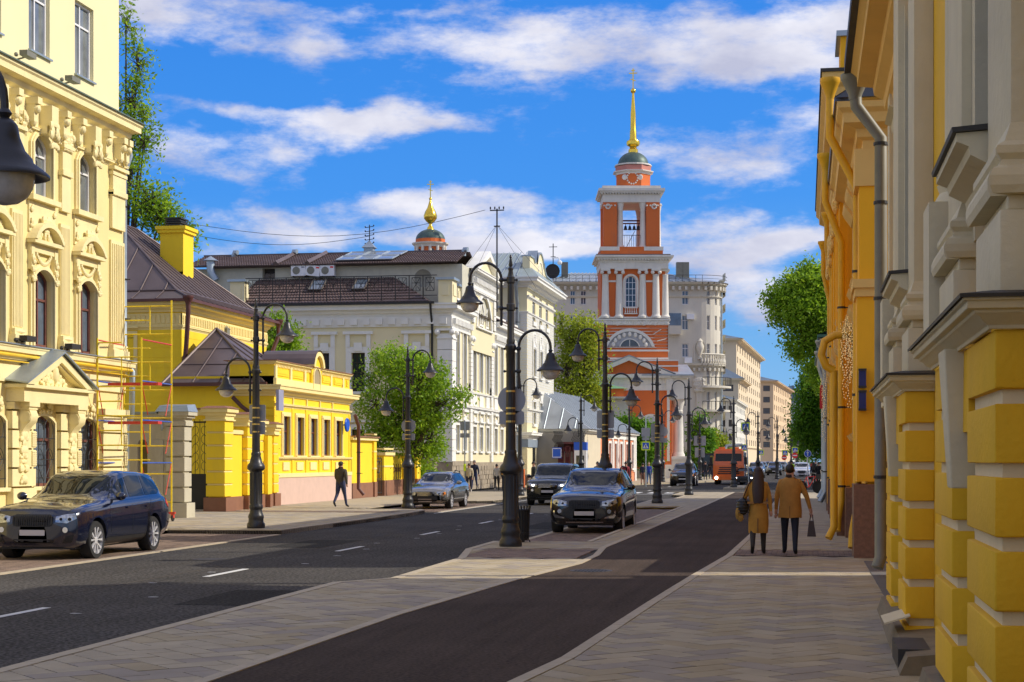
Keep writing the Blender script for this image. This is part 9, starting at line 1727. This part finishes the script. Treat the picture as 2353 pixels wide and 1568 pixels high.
m=MB();m.lathe([(.075,0),(.082,.03),(.078,.07),(.07,.09)],0,0,1.47,14);lp(m,t,'collar',cm((.03,.015,.012)),xm,ym);m=MB();m.box(-.006,.006,-.162,-.13,.73,.95);lp(m,t,'coat_vent',cm((.16,.08,.02)),xm,ym)
def fingers(T,c,curl,mt=skinm,s=1):
 for i in range(4):m=MB();px_=c[0]+(i-1.5)*.014;L_=(.06,.07,.066,.052)[i];m.tube([(px_*1+0,c[1],c[2]),(px_,c[1]-.01,c[2]-L_*.5),(px_,c[1]-.01+curl*.04,c[2]-L_*.9)],[.009,.008,.006],6);m.build('finger',mt,T,smooth=60)
 m=MB();m.tube([(c[0]+s*.025,c[1]+.01,c[2]+.03),(c[0]+s*.04,c[1]+.02,c[2]),(c[0]+s*.03,c[1]+.025,c[2]-.025)],[.011,.009,.007],6);m.build('thumb',mt,T,smooth=60)
HL,HR=HANDS[-2:];fingers(t,(xm+HL[0],ym+HL[1],.12+HL[2]),1);fingers(t,(xm+HR[0],ym+HR[1],.12+HR[2]),-1,s=-1)
hb=thing('handbag','dark brown leather handbag with two handles carried by the man in the camel coat','bag',(xm+.5,ym,.45));m=MB();hx,hy=xm+HR[0],ym+HR[1];hz_=.12+HR[2]-.83;m.hexa([(hx-.085,hy-.16,hz_+.40),(hx+.085,hy-.16,hz_+.40),(hx+.085,hy+.16,hz_+.40),(hx-.085,hy+.16,hz_+.40),(hx-.05,hy-.12,hz_+.70),(hx+.04,hy-.12,hz_+.70),(hx+.04,hy+.12,hz_+.70),(hx-.05,hy+.12,hz_+.70)]);m.build('bag_body',cm((.035,.016,.01),.45),hb)
for q in(-.035,.03):m=MB();m.tube([(hx+q,hy-.08,hz_+.69),(hx+q*.6,hy-.04,hz_+.81),(hx+q*.4,hy+.04,hz_+.81),(hx+q,hy+.08,hz_+.69)],.009,6);m.build('handle',cm((.04,.02,.012),.4),hb)
def pp(px,py,label,**k):x,y=G(px,py);return person(label,x,y,**k)
pp(783,1167,'man in a dark puffer jacket and cap walking past the low yellow house',h=1.78,rz=R(-20),top=(.06,.052,.035),legs=(.03,.04,.10),step=.2,arms=((.35,.12),(-.25,.15)),elbow=(.5,.3),cap=(.05,.055,.035),bulk=1.28)
pp(1077.7,1133,'woman in a cream quilted jacket approaching beside the silver grey estate car',h=1.66,rz=R(175),top=(.50,.42,.28),legs=(.02,.02,.04),step=.1,hair=(.05,.02,.015),bulk=1.12,shoe=(.5,.45,.4))
pp(1090,1126,'man in an open navy jacket and blue shirt approaching beside the mansion',h=1.84,rz=R(170),top=(.015,.02,.045),legs=(.02,.035,.10),step=.14,hair=(.2,.17,.14),bulk=1.12,arms=((.1,.2),(-.1,.1)))
pp(1141.5,1129.7,'woman in a pale jacket and black trousers walking away along the mansion plinth',h=1.62,top=(.42,.39,.33),legs=(.012,.012,.015),step=.12,shoe=(.4,.38,.35))
t,k=pp(1160,1129.7,'person in black with an ochre backpack walking away along the mansion',h=1.72,top=(.012,.012,.013),legs=(.012,.012,.014),step=.14,hair=(.08,.03,.015));x,y=G(1160,1129.7);m=MB();m.box(x-.15,x+.15,y-.28,y-.12,1.1,1.55);tag(m.build('backpack',cm((.45,.22,.04)),None),'ochre backpack worn by the person in black by the mansion','backpack')
pp(1185,1133,'man in a grey jacket and navy cap walking away beside the left street lamp',h=1.80,top=(.07,.08,.075),legs=(.02,.03,.08),step=.14,cap=(.012,.018,.05));x,y=G(1196,1133);m=MB();m.ball((x,y,.62),(.14,.12,.24),10,8);tag(m.build('carrier_bag',M['pvc'],None,smooth=60),'white plastic carrier bag hanging beside the man in the navy cap','bag')
for px,z,l,k in((1226,88,'man in a dark hooded jacket looking down behind the black SUV',dict(top=(.03,.035,.035),rz=R(120),h=1.78)),(1373,98,'man in a dark grey jacket seen over the roof of the dark brown SUV',dict(top=(.06,.065,.07),rz=R(180),h=1.76)),(1438,96,'man in a dark red jacket behind the dark brown SUV roof',dict(top=(.22,.02,.03),rz=R(185),h=1.76)),(1318,112,'person in black bending near the dark red gates',dict(top=(.012,.012,.012),h=1.5)),(1477,122,'woman in a dark coat with a rucksack walking away by the crossing sign',dict(top=(.015,.018,.045),legs=(.3,.15,.1),step=.1,h=1.64)),(1491,125,'person in a bright blue jacket and jeans walking away by the crossing sign',dict(top=(.02,.05,.35),legs=(.06,.12,.25),hair=(.4,.25,.15),h=1.66)),(1591,133,'person in a red jacket behind the dark SUV near the bus stop',dict(top=(.55,.015,.02),h=1.74)),(1585,140,'child-sized figure with red hair beside the church columns',dict(top=(.1,.03,.03),hair=(.35,.06,.02),h=1.6)),(1621,152,'leftmost dark waiting person at the bus shelter',dict(top=(.012,.014,.02))),(1633,158,'tall dark waiting person in the middle of the bus shelter',dict(top=(.012,.012,.014),h=1.85)),(1641,156,'dark waiting person with raised arms at the bus shelter',dict(top=(.015,.015,.018),arms=((1.2,.5),(1.0,.5)))),(1651,153,'rightmost dark waiting person in blue trousers at the bus shelter',dict(legs=(.05,.08,.22))),(1608,160,'shaded person sitting low beside the conical tree',dict(top=(.05,.05,.05),h=1.4)),(1869,122,'dark haired woman in black standing on the right pavement',dict(top=(.01,.01,.012),legs=(.012,.012,.012),hairlong=.4,h=1.68)),(1881,118,'woman in black with a bare face beside the pink house',dict(top=(.01,.01,.012),legs=(.012,.012,.012),rz=R(190),h=1.72)),(1866,205,'distant person in rust red near the far right trees',dict(top=(.35,.05,.03))),(1874,190,'distant dark person near the far right trees',dict(top=(.03,.03,.04))),(1852,240,'very distant person in red crossing the street',dict(top=(.5,.03,.03)))):
 x,y=D(px,z);person(l,x,y,det=0 if z>130 else 1,**k)
x,y=D(1819,138);neon=(.45,.85,.02);person('courier in neon green riding a bicycle behind the couple',x,y,h=1.75,z0=.18,rz=R(170),top=neon,legs=neon,step=.2,arms=((.9,.2),(.9,.2)),elbow=(.4,.4),cap=(.03,.03,.04),det=0)
o=thing('bicycle','bicycle under the neon green courier','bicycle',(x,y,.0));
for yy in(-.5,.5):m=MB();m.lathe([(.3,-.02),(.34,-.02),(.34,.02),(.3,.02)],x,y+yy,.34,18,axis='X');m.build('wheel',M['rubber'],o)
m=MB();m.tube([(x,y-.5,.34),(x,y-.4,.95),(x,y+.2,.85),(x,y+.5,.34),(x,y,.34),(x,y-.4,.9)],.025,5);m.tube([(x-.28,y-.45,1.05),(x+.28,y-.45,1.05)],.02,5);m.build('frame',M['iron'],o)
x,y=D(1254,77.5);
